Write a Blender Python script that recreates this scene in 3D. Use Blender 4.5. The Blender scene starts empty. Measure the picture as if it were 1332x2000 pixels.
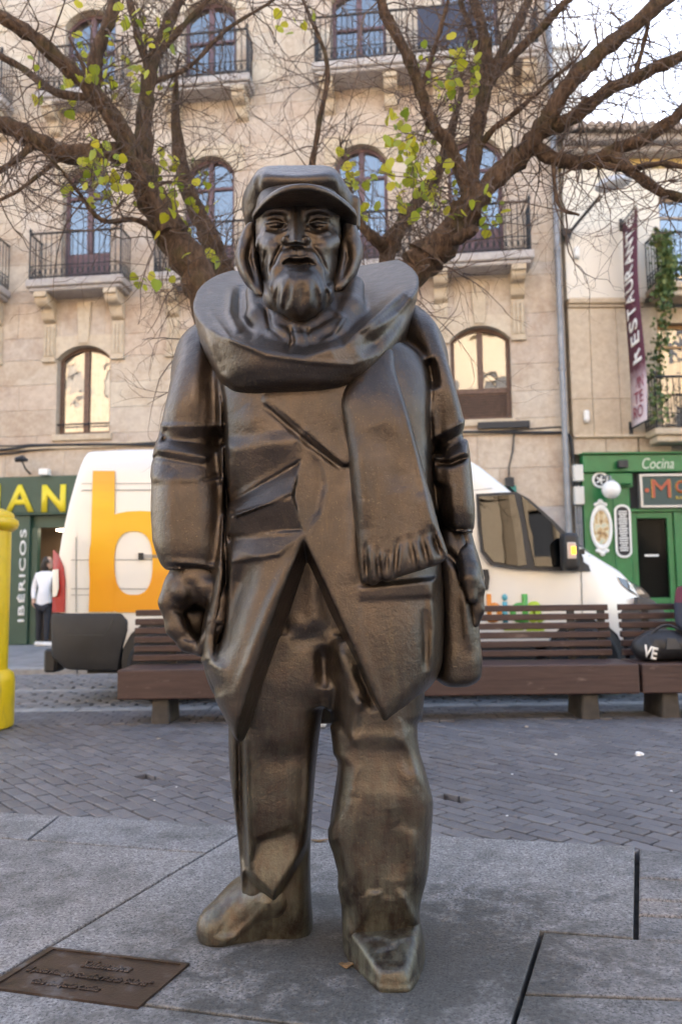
import bpy, bmesh, math, random
import numpy as np
from mathutils import Vector, Matrix, Euler
random.seed(7); np.random.seed(7)
R = math.radians
sc = bpy.context.scene
C = sc.collection
# ------------------------------------------------------------------ camera
CAM_H, PITCH, ROLL, LENS = 1.03, R(5.7), R(0.7), 28.0
cam_d = bpy.data.cameras.new('camera'); cam = bpy.data.objects.new('camera', cam_d); C.objects.link(cam)
cam_d.sensor_fit = 'VERTICAL'; cam_d.sensor_height = 36.0; cam_d.lens = LENS
cam_d.clip_start = 0.05; cam_d.clip_end = 2000
cam_d.dof.use_dof = True; cam_d.dof.focus_distance = 2.35; cam_d.dof.aperture_fstop = 3.2
cam.matrix_world = Matrix.Translation((0, 0, CAM_H)) @ Matrix.Rotation(R(90) + PITCH, 4, 'X') @ Matrix.Rotation(-ROLL, 4, 'Z')
sc.camera = cam
# ------------------------------------------------------------------ sky, sun, exposure
SUN_EL, SUN_AZ = R(22), R(-24)          # azimuth from +Y, negative = towards -X (behind the tall facade)
w = bpy.data.worlds.new('World'); sc.world = w; w.use_nodes = True
nt = w.node_tree; bg = nt.nodes['Background']
sky = nt.nodes.new('ShaderNodeTexSky'); sky.sky_type = 'NISHITA'; sky.sun_disc = False
sky.sun_elevation = SUN_EL; sky.sun_rotation = SUN_AZ
sky.air_density = 1.0; sky.dust_density = 2.0; sky.ozone_density = 0.6
nt.links.new(sky.outputs[0], bg.inputs[0]); bg.inputs[1].default_value = 0.15
sun_d = bpy.data.lights.new('sun', 'SUN'); sun_d.energy = 3.4; sun_d.angle = R(0.53); sun_d.color = (1.0, 0.95, 0.88)
sun = bpy.data.objects.new('sun', sun_d); C.objects.link(sun)
_sd = Vector((math.sin(SUN_AZ) * math.cos(SUN_EL), math.cos(SUN_AZ) * math.cos(SUN_EL), math.sin(SUN_EL)))
sun.rotation_euler = _sd.to_track_quat('Z', 'Y').to_euler(); sun.location = _sd * 60
sc.view_settings.view_transform = 'Standard'; sc.view_settings.look = 'None'
sc.view_settings.exposure = 2.8; sc.view_settings.gamma = 1.0; sc.view_settings.use_curve_mapping = False
sc.view_settings.use_white_balance = True; sc.view_settings.white_balance_temperature = 7300; sc.view_settings.white_balance_tint = 14
sc.render.engine = 'CYCLES'
sc.cycles.use_denoising = True; sc.cycles.max_bounces = 5; sc.cycles.diffuse_bounces = 3; sc.cycles.use_adaptive_sampling = True; sc.cycles.adaptive_threshold = 0.02
sc.cycles.glossy_bounces = 3; sc.cycles.transmission_bounces = 4; sc.cycles.transparent_max_bounces = 6
sc.cycles.sample_clamp_indirect = 6; sc.cycles.caustics_reflective = False; sc.cycles.caustics_refractive = False
# ------------------------------------------------------------------ measuring: photograph pixel (1332x2000) -> point of the place
FPX = LENS / 36.0 * 2000.0
def ray(u, v):
    dx, dy = (u - 666.0) / FPX, -(v - 1000.0) / FPX
    c, s = math.cos(ROLL), math.sin(ROLL)
    tx, ty = c * dx + s * dy, -s * dx + c * dy
    return (tx, math.cos(PITCH) - ty * math.sin(PITCH), math.sin(PITCH) + ty * math.cos(PITCH))
def P(u, v, Y):                                   # point at depth Y
    d = ray(u, v); t = Y / d[1]
    return Vector((d[0] * t, Y, CAM_H + d[2] * t))
def G(u, v, z=0.0):                               # point on the ground
    d = ray(u, v); t = (z - CAM_H) / d[2]
    return Vector((d[0] * t, d[1] * t, z))
# ------------------------------------------------------------------ object helpers
def tag(o, label=None, cat=None, group=None, kind=None):
    if label: o['label'] = label
    if cat: o['category'] = cat
    if group: o['group'] = group
    if kind: o['kind'] = kind
    return o
def empty(name, loc=(0, 0, 0), rz=0.0, parent=None):
    o = bpy.data.objects.new(name, None); C.objects.link(o); o.location = loc; o.rotation_euler = (0, 0, rz)
    o.empty_display_size = 0.1
    if parent: o.parent = parent
    return o
def world_of(q):
    m = Matrix.LocRotScale(q.location, q.rotation_euler, q.scale)
    return m if q.parent is None else world_of(q.parent) @ q.matrix_parent_inverse @ m
def link(name, me, parent=None, mat=None, keep=False):
    """mesh given in world coordinates; parented without moving it"""
    o = bpy.data.objects.new(name, me); C.objects.link(o)
    if mat is not None:
        me.materials.clear(); me.materials.append(mat)
    if parent is not None:
        o.parent = parent
        if not keep:
            o.matrix_parent_inverse = world_of(parent).inverted()
    return o
def mesh(name, verts, faces, smooth=False):
    me = bpy.data.meshes.new(name); me.from_pydata([tuple(v) for v in verts], [], faces); me.update()
    if smooth: me.polygons.foreach_set('use_smooth', [True] * len(me.polygons))
    return me
class MB:
    """collects shapes in one bmesh; build() links them as ONE mesh object"""
    def __init__(s): s.bm = bmesh.new(); s.M = Matrix.Identity(4)
    def add(s, vs, fs):
        b = [s.bm.verts.new(s.M @ Vector(v)) for v in vs]
        for f in fs:
            try: s.bm.faces.new([b[i] for i in f])
            except ValueError: pass
        return b
    def box(s, a, b):
        (x0, y0, z0), (x1, y1, z1) = a, b
        return s.add([(x0,y0,z0),(x1,y0,z0),(x1,y1,z0),(x0,y1,z0),(x0,y0,z1),(x1,y0,z1),(x1,y1,z1),(x0,y1,z1)],
                     [(0,3,2,1),(4,5,6,7),(0,1,5,4),(1,2,6,5),(2,3,7,6),(3,0,4,7)])
    def prism(s, poly, y0, y1):
        """polygon in (x, z), extruded along y"""
        n = len(poly)
        vs = [(x, y0, z) for x, z in poly] + [(x, y1, z) for x, z in poly]
        s.add(vs, [tuple(range(n)), tuple(range(2*n-1, n-1, -1))] + [(i, n+i, n+(i+1) % n, (i+1) % n) for i in range(n)])
    def tube(s, pts, rad, sides=8, cap=True):
        pts = [Vector(p) for p in pts]; n = len(pts)
        if not hasattr(rad, '__len__'): rad = [rad] * n
        rings = []; up = None
        for i, p in enumerate(pts):
            t = (pts[min(i+1, n-1)] - pts[max(i-1, 0)])
            t = t.normalized() if t.length > 1e-9 else Vector((0, 0, 1))
            if up is None:
                up = Vector((0, 0, 1)) if abs(t.z) < 0.9 else Vector((1, 0, 0))
            a = t.cross(up); a = a.normalized() if a.length > 1e-6 else t.orthogonal().normalized()
            up = a.cross(t).normalized()
            rings.append([p + (a * math.cos(k * 2 * math.pi / sides) + up * math.sin(k * 2 * math.pi / sides)) * rad[i] for k in range(sides)])
        vs = [v for r in rings for v in r]
        fs = [(i*sides+k, i*sides+(k+1) % sides, (i+1)*sides+(k+1) % sides, (i+1)*sides+k) for i in range(n-1) for k in range(sides)]
        if cap: fs += [tuple(range(sides-1, -1, -1)), tuple(range((n-1)*sides, n*sides))]
        s.add(vs, fs)
    def lathe(s, prof, seg=24, c=(0, 0, 0)):
        """profile [(r, z)] turned about z"""
        vs = []; fs = []
        for r, z in prof:
            for k in range(seg):
                a = k * 2 * math.pi / seg
                vs.append((c[0] + r * math.cos(a), c[1] + r * math.sin(a), c[2] + z))
        for i in range(len(prof) - 1):
            for k in range(seg):
                fs.append((i*seg+k, i*seg+(k+1) % seg, (i+1)*seg+(k+1) % seg, (i+1)*seg+k))
        fs.append(tuple(range(seg-1, -1, -1))); fs.append(tuple(range((len(prof)-1)*seg, len(prof)*seg)))
        s.add(vs, fs)
    def build(s, name, mat, parent=None, smooth=False, bevel=0.0, seg=1, angle=40, keep=False):
        bmesh.ops.recalc_face_normals(s.bm, faces=s.bm.faces[:])
        if bevel > 0:
            es = [e for e in s.bm.edges if len(e.link_faces) == 2 and e.calc_face_angle(0) > R(30)]
            bmesh.ops.bevel(s.bm, geom=es, offset=bevel, segments=seg, affect='EDGES', profile=0.5, clamp_overlap=True)
        me = bpy.data.meshes.new(name); s.bm.to_mesh(me); s.bm.free()
        if smooth:
            me.polygons.foreach_set('use_smooth', [True] * len(me.polygons))
            try: me.set_sharp_from_angle(angle=R(angle))
            except Exception: pass
        return link(name, me, parent, mat, keep)
def bevel_box_mesh(name, sx, sy, sz, b=0.01, seg=1):
    m = MB(); m.box((-sx/2, -sy/2, -sz/2), (sx/2, sy/2, sz/2))
    bmesh.ops.bevel(m.bm, geom=m.bm.edges[:], offset=b, segments=seg, affect='EDGES', profile=0.5)
    me = bpy.data.meshes.new(name); m.bm.to_mesh(me); m.bm.free(); return me
def text_mesh(s, size, extrude=0.0, offset=0.0, align='LEFT', xs=1.0, spacing=1.0, shear=0.0):
    cu = bpy.data.curves.new('t', 'FONT'); cu.body = s; cu.size = size; cu.extrude = extrude; cu.offset = offset
    cu.align_x = align; cu.space_character = spacing; cu.shear = shear; cu.resolution_u = 4
    o = bpy.data.objects.new('t', cu); C.objects.link(o)
    dg = bpy.context.evaluated_depsgraph_get(); me = bpy.data.meshes.new_from_object(o.evaluated_get(dg))
    bpy.data.objects.remove(o); bpy.data.curves.remove(cu)
    if xs != 1.0: me.transform(Matrix.Scale(xs, 4, (1, 0, 0)))
    return me
def fit_text(s, w, h, extrude=0.003, offset=0.0, spacing=1.0, shear=0.0):
    """text mesh scaled to w x h, lower left corner at 0, standing in the xz plane and facing -y"""
    me = text_mesh(s, 1.0, 0.0, offset, spacing=spacing, shear=shear)
    co = np.empty(len(me.vertices) * 3); me.vertices.foreach_get('co', co); co = co.reshape(-1, 3)
    lo, hi = co.min(0), co.max(0)
    me.transform(Matrix.Translation((-lo[0], -lo[1], 0)))
    me.transform(Matrix.Diagonal((w / (hi[0] - lo[0]), h / (hi[1] - lo[1]), 1, 1)))
    bm = bmesh.new(); bm.from_mesh(me)
    if extrude:
        r = bmesh.ops.extrude_face_region(bm, geom=bm.faces[:])
        bmesh.ops.translate(bm, verts=[v for v in r['geom'] if isinstance(v, bmesh.types.BMVert)], vec=(0, 0, extrude))
        bmesh.ops.recalc_face_normals(bm, faces=bm.faces[:])
    bm.to_mesh(me); bm.free()
    me.transform(Matrix.Rotation(R(90), 4, 'X'))
    return me
# ------------------------------------------------------------------ material helpers
class NT:
    def __init__(s, name):
        s.m = bpy.data.materials.new(name); s.m.use_nodes = True; s.n = s.m.node_tree.nodes; s.l = s.m.node_tree.links
        s.b = s.n['Principled BSDF']; s._tc = None
    def new(s, t, **kw):
        n = s.n.new(t)
        for k, v in kw.items(): setattr(n, k, v)
        return n
    def tc(s, kind='Object'):
        if s._tc is None: s._tc = s.new('ShaderNodeTexCoord')
        return s._tc.outputs[kind]
    def pos(s): return s.new('ShaderNodeNewGeometry').outputs['Position']
    def mapping(s, vec, scale=(1, 1, 1), rot=(0, 0, 0), loc=(0, 0, 0)):
        n = s.new('ShaderNodeMapping'); s.l.new(vec, n.inputs[0])
        n.inputs['Scale'].default_value = scale; n.inputs['Rotation'].default_value = rot; n.inputs['Location'].default_value = loc
        return n.outputs[0]
    def noise(s, vec, scale, detail=4, rough=0.55, dist=0.0, out='Fac'):
        n = s.new('ShaderNodeTexNoise'); s.l.new(vec, n.inputs['Vector']); n.inputs['Scale'].default_value = scale
        n.inputs['Detail'].default_value = detail; n.inputs['Roughness'].default_value = rough; n.inputs['Distortion'].default_value = dist
        return n.outputs[out]
    def voronoi(s, vec, scale, feature='F1', out='Distance'):
        n = s.new('ShaderNodeTexVoronoi', feature=feature); s.l.new(vec, n.inputs['Vector']); n.inputs['Scale'].default_value = scale
        return n.outputs[out]
    def ramp(s, fac, stops, interp='LINEAR'):
        n = s.new('ShaderNodeValToRGB'); n.color_ramp.interpolation = interp; s.l.new(fac, n.inputs[0])
        e = n.color_ramp.elements
        while len(e) < len(stops): e.new(0.5)
        for i, (p, c) in enumerate(stops):
            e[i].position = p; e[i].color = (c, c, c, 1) if not hasattr(c, '__len__') else (*c[:3], 1)
        return n.outputs[0]
    def mix(s, fac, a, b, mode='MIX'):
        n = s.new('ShaderNodeMix', data_type='RGBA', blend_type=mode)
        for i, x in ((0, fac), (6, a), (7, b)):
            if hasattr(x, 'is_linked'): s.l.new(x, n.inputs[i])
            elif hasattr(x, '__len__'): n.inputs[i].default_value = (*x[:3], 1)
            else: n.inputs[i].default_value = x if i == 0 else (x, x, x, 1)
        return n.outputs[2]
    def math(s, op, a, b=0.0, c=None, clamp=False):
        n = s.new('ShaderNodeMath', operation=op, use_clamp=clamp)
        for i, x in enumerate((a, b) if c is None else (a, b, c)):
            if hasattr(x, 'is_linked'): s.l.new(x, n.inputs[i])
            else: n.inputs[i].default_value = x
        return n.outputs[0]
    def sep(s, vec):
        n = s.new('ShaderNodeSeparateXYZ'); s.l.new(vec, n.inputs[0]); return n.outputs
    def rnd(s): return s.new('ShaderNodeObjectInfo').outputs['Random']
    def bump(s, h, strength=0.3, dist=0.01, normal=None):
        n = s.new('ShaderNodeBump'); s.l.new(h, n.inputs['Height']); n.inputs['Strength'].default_value = strength
        n.inputs['Distance'].default_value = dist
        if normal is not None: s.l.new(normal, n.inputs['Normal'])
        s.l.new(n.outputs[0], s.b.inputs['Normal']); return n.outputs[0]
    def set(s, **kw):
        for k, v in kw.items():
            i = s.b.inputs[{'color': 'Base Color', 'rough': 'Roughness', 'metal': 'Metallic', 'spec': 'Specular IOR Level', 'coat': 'Coat Weight',
                            'trans': 'Transmission Weight', 'alpha': 'Alpha', 'ior': 'IOR', 'emit': 'Emission Color', 'estr': 'Emission Strength',
                            'sss': 'Subsurface Weight', 'coatr': 'Coat Roughness', 'sheen': 'Sheen Weight'}[k]]
            if hasattr(v, 'is_linked'): s.l.new(v, i)
            elif hasattr(v, '__len__'): i.default_value = (*v[:3], 1)
            else: i.default_value = v
        return s.m
def simple(name, col, rough=0.6, metal=0.0, var=0.0, scale=6.0, bump=0.0, bscale=60.0, spec=0.5, coat=0.0):
    t = NT(name); t.set(rough=rough, metal=metal, spec=spec, coat=coat)
    v = t.tc('Object')
    if var:
        f = t.noise(v, scale, 5, 0.6)
        lo = tuple(c * (1 - var) for c in col); hi = tuple(min(1, c * (1 + var)) for c in col)
        t.set(color=t.ramp(f, [(0.3, lo), (0.7, hi)]))
    else: t.set(color=col)
    if bump: t.bump(t.noise(v, bscale, 4, 0.6), bump, 0.01)
    return t.m
def bronze():
    t = NT('cast_bronze'); p = t.pos(); z = t.sep(p)[2]
    f1 = t.noise(p, 4.0, 5, 0.6, 0.4); f2 = t.noise(p, 22.0, 6, 0.65); f3 = t.noise(p, 150.0, 3, 0.65)
    streak = t.noise(t.mapping(p, (34, 34, 3.0)), 1.0, 5, 0.65)
    base = t.ramp(f1, [(0.26, (0.024, 0.0165, 0.012)), (0.5, (0.055, 0.038, 0.028)), (0.76, (0.105, 0.074, 0.054))])
    base = t.mix(t.ramp(f2, [(0.38, 0.0), (0.75, 0.55)]), base, (0.036, 0.029, 0.025))
    base = t.mix(t.ramp(streak, [(0.54, 0.0), (0.74, 0.50)]), base, (0.090, 0.058, 0.032))
    # handling wear on the proud edges, dirt kept in the hollows
    pt = t.new('ShaderNodeNewGeometry').outputs['Pointiness']
    base = t.mix(t.ramp(pt, [(0.515, 0.0), (0.58, 0.50)]), base, (0.15, 0.112, 0.084))
    base = t.mix(t.ramp(pt, [(0.42, 0.40), (0.485, 0.0)]), base, (0.018, 0.015, 0.013))
    # green-grey patina: weathered legs and feet, run-off marks
    low = t.ramp(z, [(0.02, 0.85), (0.25, 0.55), (0.95, 0.06), (1.5, 0.0)])
    pat = t.math('MULTIPLY', low, t.ramp(t.math('ADD', t.math('MULTIPLY', streak, 0.6), t.math('MULTIPLY', f2, 0.5)), [(0.44, 0.0), (0.66, 1.0)]))
    base = t.mix(pat, base, (0.085, 0.090, 0.068))
    base = t.mix(t.ramp(f3, [(0.60, 0.0), (0.72, 0.5)]), base, (0.15, 0.108, 0.066))
    t.set(color=base, metal=t.math('SUBTRACT', 0.86, t.math('MULTIPLY', pat, 0.75)), coat=t.math('SUBTRACT', 0.45, t.math('MULTIPLY', pat, 0.3)), coatr=0.25,
          rough=t.ramp(t.math('ADD', t.math('MULTIPLY', f1, 0.5), t.math('MULTIPLY', f2, 0.5)), [(0.3, 0.36), (0.7, 0.52)]))
    h = t.math('ADD', t.math('MULTIPLY', t.noise(p, 38, 5, 0.65), 1.0), t.math('MULTIPLY', t.noise(p, 140, 4, 0.7), 0.45))
    t.l.new(t.bump(h, 0.30, 0.010), t.b.inputs['Coat Normal'])
    return t.m
M_BRONZE = bronze()
def granite():
    t = NT('granite_slab'); p = t.pos(); r = t.rnd()
    sp = t.noise(p, 120.0, 4, 0.8); sp2 = t.noise(p, 60.0, 4, 0.75); big = t.noise(p, 2.2, 5, 0.6); mid = t.noise(p, 7.0, 5, 0.6, 0.6)
    c = t.ramp(sp, [(0.38, (0.06, 0.06, 0.062)), (0.47, (0.215, 0.212, 0.212)), (0.56, (0.32, 0.315, 0.31)), (0.66, (0.58, 0.57, 0.555))])
    c = t.mix(t.ramp(sp2, [(0.42, 0.0), (0.66, 0.55)]), c, (0.13, 0.128, 0.13))
    tint = t.ramp(r, [(0.0, (0.90, 0.88, 0.90)), (0.5, (1.0, 1.0, 1.02)), (1.0, (1.08, 1.0, 0.97))])
    c = t.mix(1.0, c, tint, 'MULTIPLY')
    # damp and grime: worn patches of their own shape, heaviest round the statue's feet and along the wall of its slab
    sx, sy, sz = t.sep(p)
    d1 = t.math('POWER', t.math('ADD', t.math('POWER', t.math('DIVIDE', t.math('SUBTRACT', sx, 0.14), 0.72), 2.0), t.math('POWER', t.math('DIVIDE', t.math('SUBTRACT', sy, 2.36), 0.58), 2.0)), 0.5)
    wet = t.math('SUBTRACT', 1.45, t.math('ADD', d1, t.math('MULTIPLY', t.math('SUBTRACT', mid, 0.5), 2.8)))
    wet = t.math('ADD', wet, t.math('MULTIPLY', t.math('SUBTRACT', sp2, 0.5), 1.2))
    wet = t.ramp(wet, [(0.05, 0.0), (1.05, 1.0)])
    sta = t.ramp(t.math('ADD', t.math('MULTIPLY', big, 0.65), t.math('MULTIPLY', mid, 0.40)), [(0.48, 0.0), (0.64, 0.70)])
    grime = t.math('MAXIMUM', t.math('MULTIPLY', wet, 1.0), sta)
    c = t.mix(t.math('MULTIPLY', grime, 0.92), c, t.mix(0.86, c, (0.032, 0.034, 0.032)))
    t.set(color=c, spec=0.3, rough=t.ramp(wet, [(0.0, 0.78), (1.0, 0.60)]))
    t.bump(t.math('ADD', t.math('MULTIPLY', sp, 0.7), t.math('MULTIPLY', sp2, 0.6)), 0.42, 0.006)
    return t.m
M_GRANITE = granite()
def paver_mat(name, c0, c1, c2, rough=0.6):
    t = NT(name); p = t.pos()
    ri = t.new('ShaderNodeNewGeometry').outputs['Random Per Island']
    r = t.math('FRACT', t.math('ADD', t.rnd(), ri))
    c = t.ramp(r, [(0.0, c0), (0.45, c1), (0.8, c1), (1.0, c2)])
    n = t.noise(p, 60, 5, 0.65); b = t.noise(p, 1.6, 5, 0.6, 0.5)
    c = t.mix(t.ramp(n, [(0.35, 0.30), (0.7, 0.0)]), c, (0.06, 0.058, 0.06))
    c = t.mix(t.ramp(b, [(0.46, 0.0), (0.70, 0.35)]), c, (0.19, 0.175, 0.165))
    t.set(color=c, rough=t.ramp(n, [(0.3, rough - .12), (0.7, rough + .1)]))
    t.bump(t.math('ADD', n, t.math('MULTIPLY', t.noise(p, 190, 3, 0.6), 0.4)), 0.35, 0.006)
    return t.m
M_PAVER = paver_mat('dark_paver', (0.095, 0.092, 0.103), (0.130, 0.127, 0.140), (0.170, 0.166, 0.178))
M_SETT = paver_mat('road_sett', (0.16, 0.16, 0.17), (0.21, 0.21, 0.22), (0.28, 0.27, 0.27))
M_SETTG = paver_mat('granite_sett', (0.24, 0.24, 0.25), (0.30, 0.30, 0.31), (0.36, 0.35, 0.35), 0.7)
M_JOINT = simple('joint_dirt', (0.050, 0.045, 0.041), 0.9, var=0.5, scale=20, bump=0.4, bscale=150)
M_KERB = simple('kerb_stone', (0.30, 0.295, 0.29), 0.75, var=0.25, scale=9, bump=0.25, bscale=120)
M_WALK = simple('walk_slab', (0.23, 0.23, 0.24), 0.7, var=0.3, scale=4, bump=0.2, bscale=90)
def stone_mat(name, cols, stain=0.5, rough=0.85):
    t = NT(name); p = t.pos(); r = t.rnd()
    c = t.ramp(r, [(i / (len(cols) - 1), c_) for i, c_ in enumerate(cols)])
    a = t.noise(p, 1.5, 6, 0.65, 0.5); b = t.noise(p, 9.0, 6, 0.7); g = t.noise(p, 55.0, 4, 0.65)
    c = t.mix(t.ramp(a, [(0.40, 0.0), (0.66, stain)]), c, t.mix(1.0, c, (0.72, 0.62, 0.55), 'MULTIPLY'))
    c = t.mix(t.ramp(b, [(0.40, 0.0), (0.70, 0.70)]), c, t.mix(1.0, c, (0.74, 0.69, 0.68), 'MULTIPLY'))
    c = t.mix(t.ramp(b, [(0.25, 0.35), (0.45, 0.0)]), c, (0.62, 0.54, 0.43))
    t.set(color=c, rough=rough, spec=0.25); t.bump(t.math('ADD', t.math('MULTIPLY', b, 1.2), t.math('MULTIPLY', g, 0.5)), 0.35, 0.02)
    return t.m
M_STONE = stone_mat('sandstone', [(0.54, 0.45, 0.36), (0.59, 0.51, 0.41), (0.58, 0.475, 0.38), (0.54, 0.47, 0.40), (0.62, 0.54, 0.43)], 0.75)
M_STONE2 = stone_mat('pale_stone', [(0.56, 0.47, 0.35), (0.61, 0.52, 0.40), (0.58, 0.48, 0.35)], 0.3)
M_STONEG = stone_mat('grey_base_stone', [(0.42, 0.39, 0.37), (0.48, 0.45, 0.43), (0.50, 0.46, 0.43)], 0.3)
M_MORTAR = simple('mortar', (0.42, 0.34, 0.26), 0.95, var=0.2, scale=8)
M_PLASTER = simple('cream_plaster', (0.74, 0.69, 0.60), 0.9, var=0.05, scale=1.2, bump=0.1, bscale=40)
M_WOODF = simple('brown_window_wood', (0.125, 0.068, 0.045), 0.55, var=0.3, scale=14)
M_WOODP = simple('plum_window_wood', (0.13, 0.075, 0.085), 0.6, var=0.25, scale=10)
M_IRON = simple('black_iron', (0.030, 0.030, 0.033), 0.5, metal=0.3, var=0.3, scale=12)
M_ZINC = simple('zinc_pipe', (0.23, 0.24, 0.26), 0.5, metal=0.4, var=0.2, scale=5)
M_CABLE = simple('black_cable', (0.025, 0.025, 0.027), 0.6)
M_DARK = simple('dark_room', (0.030, 0.027, 0.026), 0.9)
M_CURTAIN = simple('pale_curtain', (0.50, 0.47, 0.42), 0.9, var=0.15, scale=8)
def glass_mat(name, refl=0.35, tint=(1, 1, 1), rough=0.02, wavy=0.02, fk=0.5):
    t = NT(name); n, l = t.n, t.l; out = n['Material Output']
    gl = t.new('ShaderNodeBsdfGlossy'); gl.inputs['Roughness'].default_value = rough; gl.inputs['Color'].default_value = (1, 1, 1, 1)
    tr = t.new('ShaderNodeBsdfTransparent'); tr.inputs['Color'].default_value = (*tint, 1)
    fr = t.new('ShaderNodeLayerWeight'); fr.inputs['Blend'].default_value = 0.25
    mx = t.new('ShaderNodeMixShader')
    l.new(t.math('ADD', refl, t.math('MULTIPLY', fr.outputs['Fresnel'], fk), clamp=True), mx.inputs[0]); l.new(tr.outputs[0], mx.inputs[1]); l.new(gl.outputs[0], mx.inputs[2])
    b = t.new('ShaderNodeBump'); b.inputs['Strength'].default_value = wavy; b.inputs['Distance'].default_value = 0.05; l.new(t.noise(t.pos(), 1.7, 2, 0.5), b.inputs['Height']); l.new(b.outputs[0], gl.inputs['Normal'])
    l.new(mx.outputs[0], out.inputs[0]); return t.m
M_GLASS = glass_mat('window_glass', 0.23, (0.80, 0.82, 0.84), 0.02, 0.16)
M_GLASSD = glass_mat('door_glass', 0.0, (0.45, 0.47, 0.46), 0.02, 0.02, 0.25)
# ================================================================== sculpting kit (used for the statue and figures)
import openvdb
def A3(u, v, Y): return np.array(P(u, v, Y), dtype=np.float32)
def smin(a, b, k):
    if k <= 0: return np.minimum(a, b)
    h = np.maximum(k - np.abs(a - b), 0) / k
    return np.minimum(a, b) - h * h * (k * 0.25)
def smax(a, b, k): return -smin(-a, -b, k)
class Sculpt:
    """a signed distance field on a grid, shaped by adding and cutting solids, then skinned as one mesh"""
    def __init__(s, lo, hi, h):
        s.lo = np.array(lo, np.float32); s.h = h
        s.n = np.ceil((np.array(hi) - s.lo) / h).astype(int)
        s.f = np.full(s.n, 1.0, np.float32)
        s.ax = [s.lo[i] + h * np.arange(s.n[i], dtype=np.float32) for i in range(3)]
    def region(s, lo, hi):
        sl = []
        for i in range(3):
            a = max(0, int((lo[i] - s.lo[i]) / s.h)); b = min(s.n[i], int((hi[i] - s.lo[i]) / s.h) + 2)
            if b <= a: return None, None
            sl.append(slice(a, b))
        return tuple(sl), (s.ax[0][sl[0]][:, None, None], s.ax[1][sl[1]][None, :, None], s.ax[2][sl[2]][None, None, :])
    def op(s, fn, lo, hi, mode='u', k=0.02, pad=0.03):
        if mode == 'i': lo, hi = s.lo, s.lo + s.n * s.h
        e = k + pad
        sl, xyz = s.region(np.array(lo) - e, np.array(hi) + e)
        if sl is None: return s
        d = fn(*xyz)
        if mode == 'u': s.f[sl] = smin(s.f[sl], d, k)
        elif mode == 's': s.f[sl] = smax(s.f[sl], -d, k)
        else: s.f[sl] = smax(s.f[sl], d, k)
        return s
    def ell(s, c, r, mode='u', k=0.02, rot=None):
        c = np.array(c, np.float32); r = np.array(r, np.float32); m = float(r.max())
        M = None if rot is None else np.array(Euler([R(a) for a in rot]).to_matrix().transposed(), np.float32)
        def fn(x, y, z):
            x, y, z = x - c[0], y - c[1], z - c[2]
            if M is not None:
                x, y, z = M[0,0]*x+M[0,1]*y+M[0,2]*z, M[1,0]*x+M[1,1]*y+M[1,2]*z, M[2,0]*x+M[2,1]*y+M[2,2]*z
            k0 = np.sqrt((x/r[0])**2 + (y/r[1])**2 + (z/r[2])**2)
            k1 = np.sqrt((x/r[0]**2)**2 + (y/r[1]**2)**2 + (z/r[2]**2)**2) + 1e-6
            return k0 * (k0 - 1) / k1
        return s.op(fn, c - m, c + m, mode, k)
    def cap(s, a, b, ra, rb=None, mode='u', k=0.02, flat=None):
        """tapered capsule; flat=(axis, factor) squeezes it"""
        rb = ra if rb is None else rb
        a = np.array(a, np.float32); b = np.array(b, np.float32); m = max(ra, rb)
        d = b - a; L2 = float(d @ d) + 1e-9
        def fn(x, y, z):
            t = np.clip(((x-a[0])*d[0] + (y-a[1])*d[1] + (z-a[2])*d[2]) / L2, 0, 1)
            q = [x-a[0]-t*d[0], y-a[1]-t*d[1], z-a[2]-t*d[2]]
            if flat: q[flat[0]] = q[flat[0]] / flat[1]
            return np.sqrt(q[0]**2 + q[1]**2 + q[2]**2) - (ra + t * (rb - ra))
        return s.op(fn, np.minimum(a, b) - m, np.maximum(a, b) + m, mode, k)
    def chain(s, pts, rad, mode='u', k=0.015, flat=None):
        for i in range(len(pts) - 1): s.cap(pts[i], pts[i+1], rad[i], rad[i+1], mode, k, flat)
        return s
    def loft(s, rows, n=2.4, mode='u', k=0.02):
        """rows (v, uL, uR, Yc, ry): outline in the photograph at depth Yc, half depth ry"""
        q = []
        for v, uL, uR, Yc, ry in rows:
            a, b = P(uL, v, Yc), P(uR, v, Yc); q.append(((a.z + b.z) / 2, (a.x + b.x) / 2, (b.x - a.x) / 2, Yc, ry))
        return s.loft3(q, n, mode, k)
    def loft3(s, q, n=2.4, mode='u', k=0.02):
        q = np.array(sorted(q)); zz = q[:, 0]
        def fn(x, y, z):
            zc = np.clip(z, zz[0], zz[-1]).ravel()
            def sm(col):                       # smooth (monotone-ish) interpolation through the rows
                m = np.gradient(q[:, col], zz); i = np.clip(np.searchsorted(zz, zc) - 1, 0, len(zz) - 2)
                h = zz[i+1] - zz[i]; t = (zc - zz[i]) / h; a, b = q[i, col], q[i+1, col]
                r = (2*t**3-3*t**2+1)*a + (t**3-2*t**2+t)*h*m[i] + (-2*t**3+3*t**2)*b + (t**3-t**2)*h*m[i+1]
                return r.astype(np.float32)[None, None, :]
            cx, rx, cy, ry = sm(1), np.maximum(sm(2), 0.004), sm(3), np.maximum(sm(4), 0.004)
            e = (np.abs((x-cx)/rx)**n + np.abs((y-cy)/ry)**n + 1e-9) ** (1.0/n)
            d = (e - 1) * np.minimum(rx, ry)
            dz = np.maximum(zz[0] - z, z - zz[-1]).astype(np.float32)
            return np.where(dz > 0, np.sqrt(np.maximum(d, 0)**2 + dz**2), smax(d, dz, 0.02))
        m = q[:, 2].max(), q[:, 4].max()
        lo = (q[:, 1].min() - m[0], q[:, 3].min() - m[1], zz[0]); hi = (q[:, 1].max() + m[0], q[:, 3].max() + m[1], zz[-1])
        return s.op(fn, lo, hi, mode, k)
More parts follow.
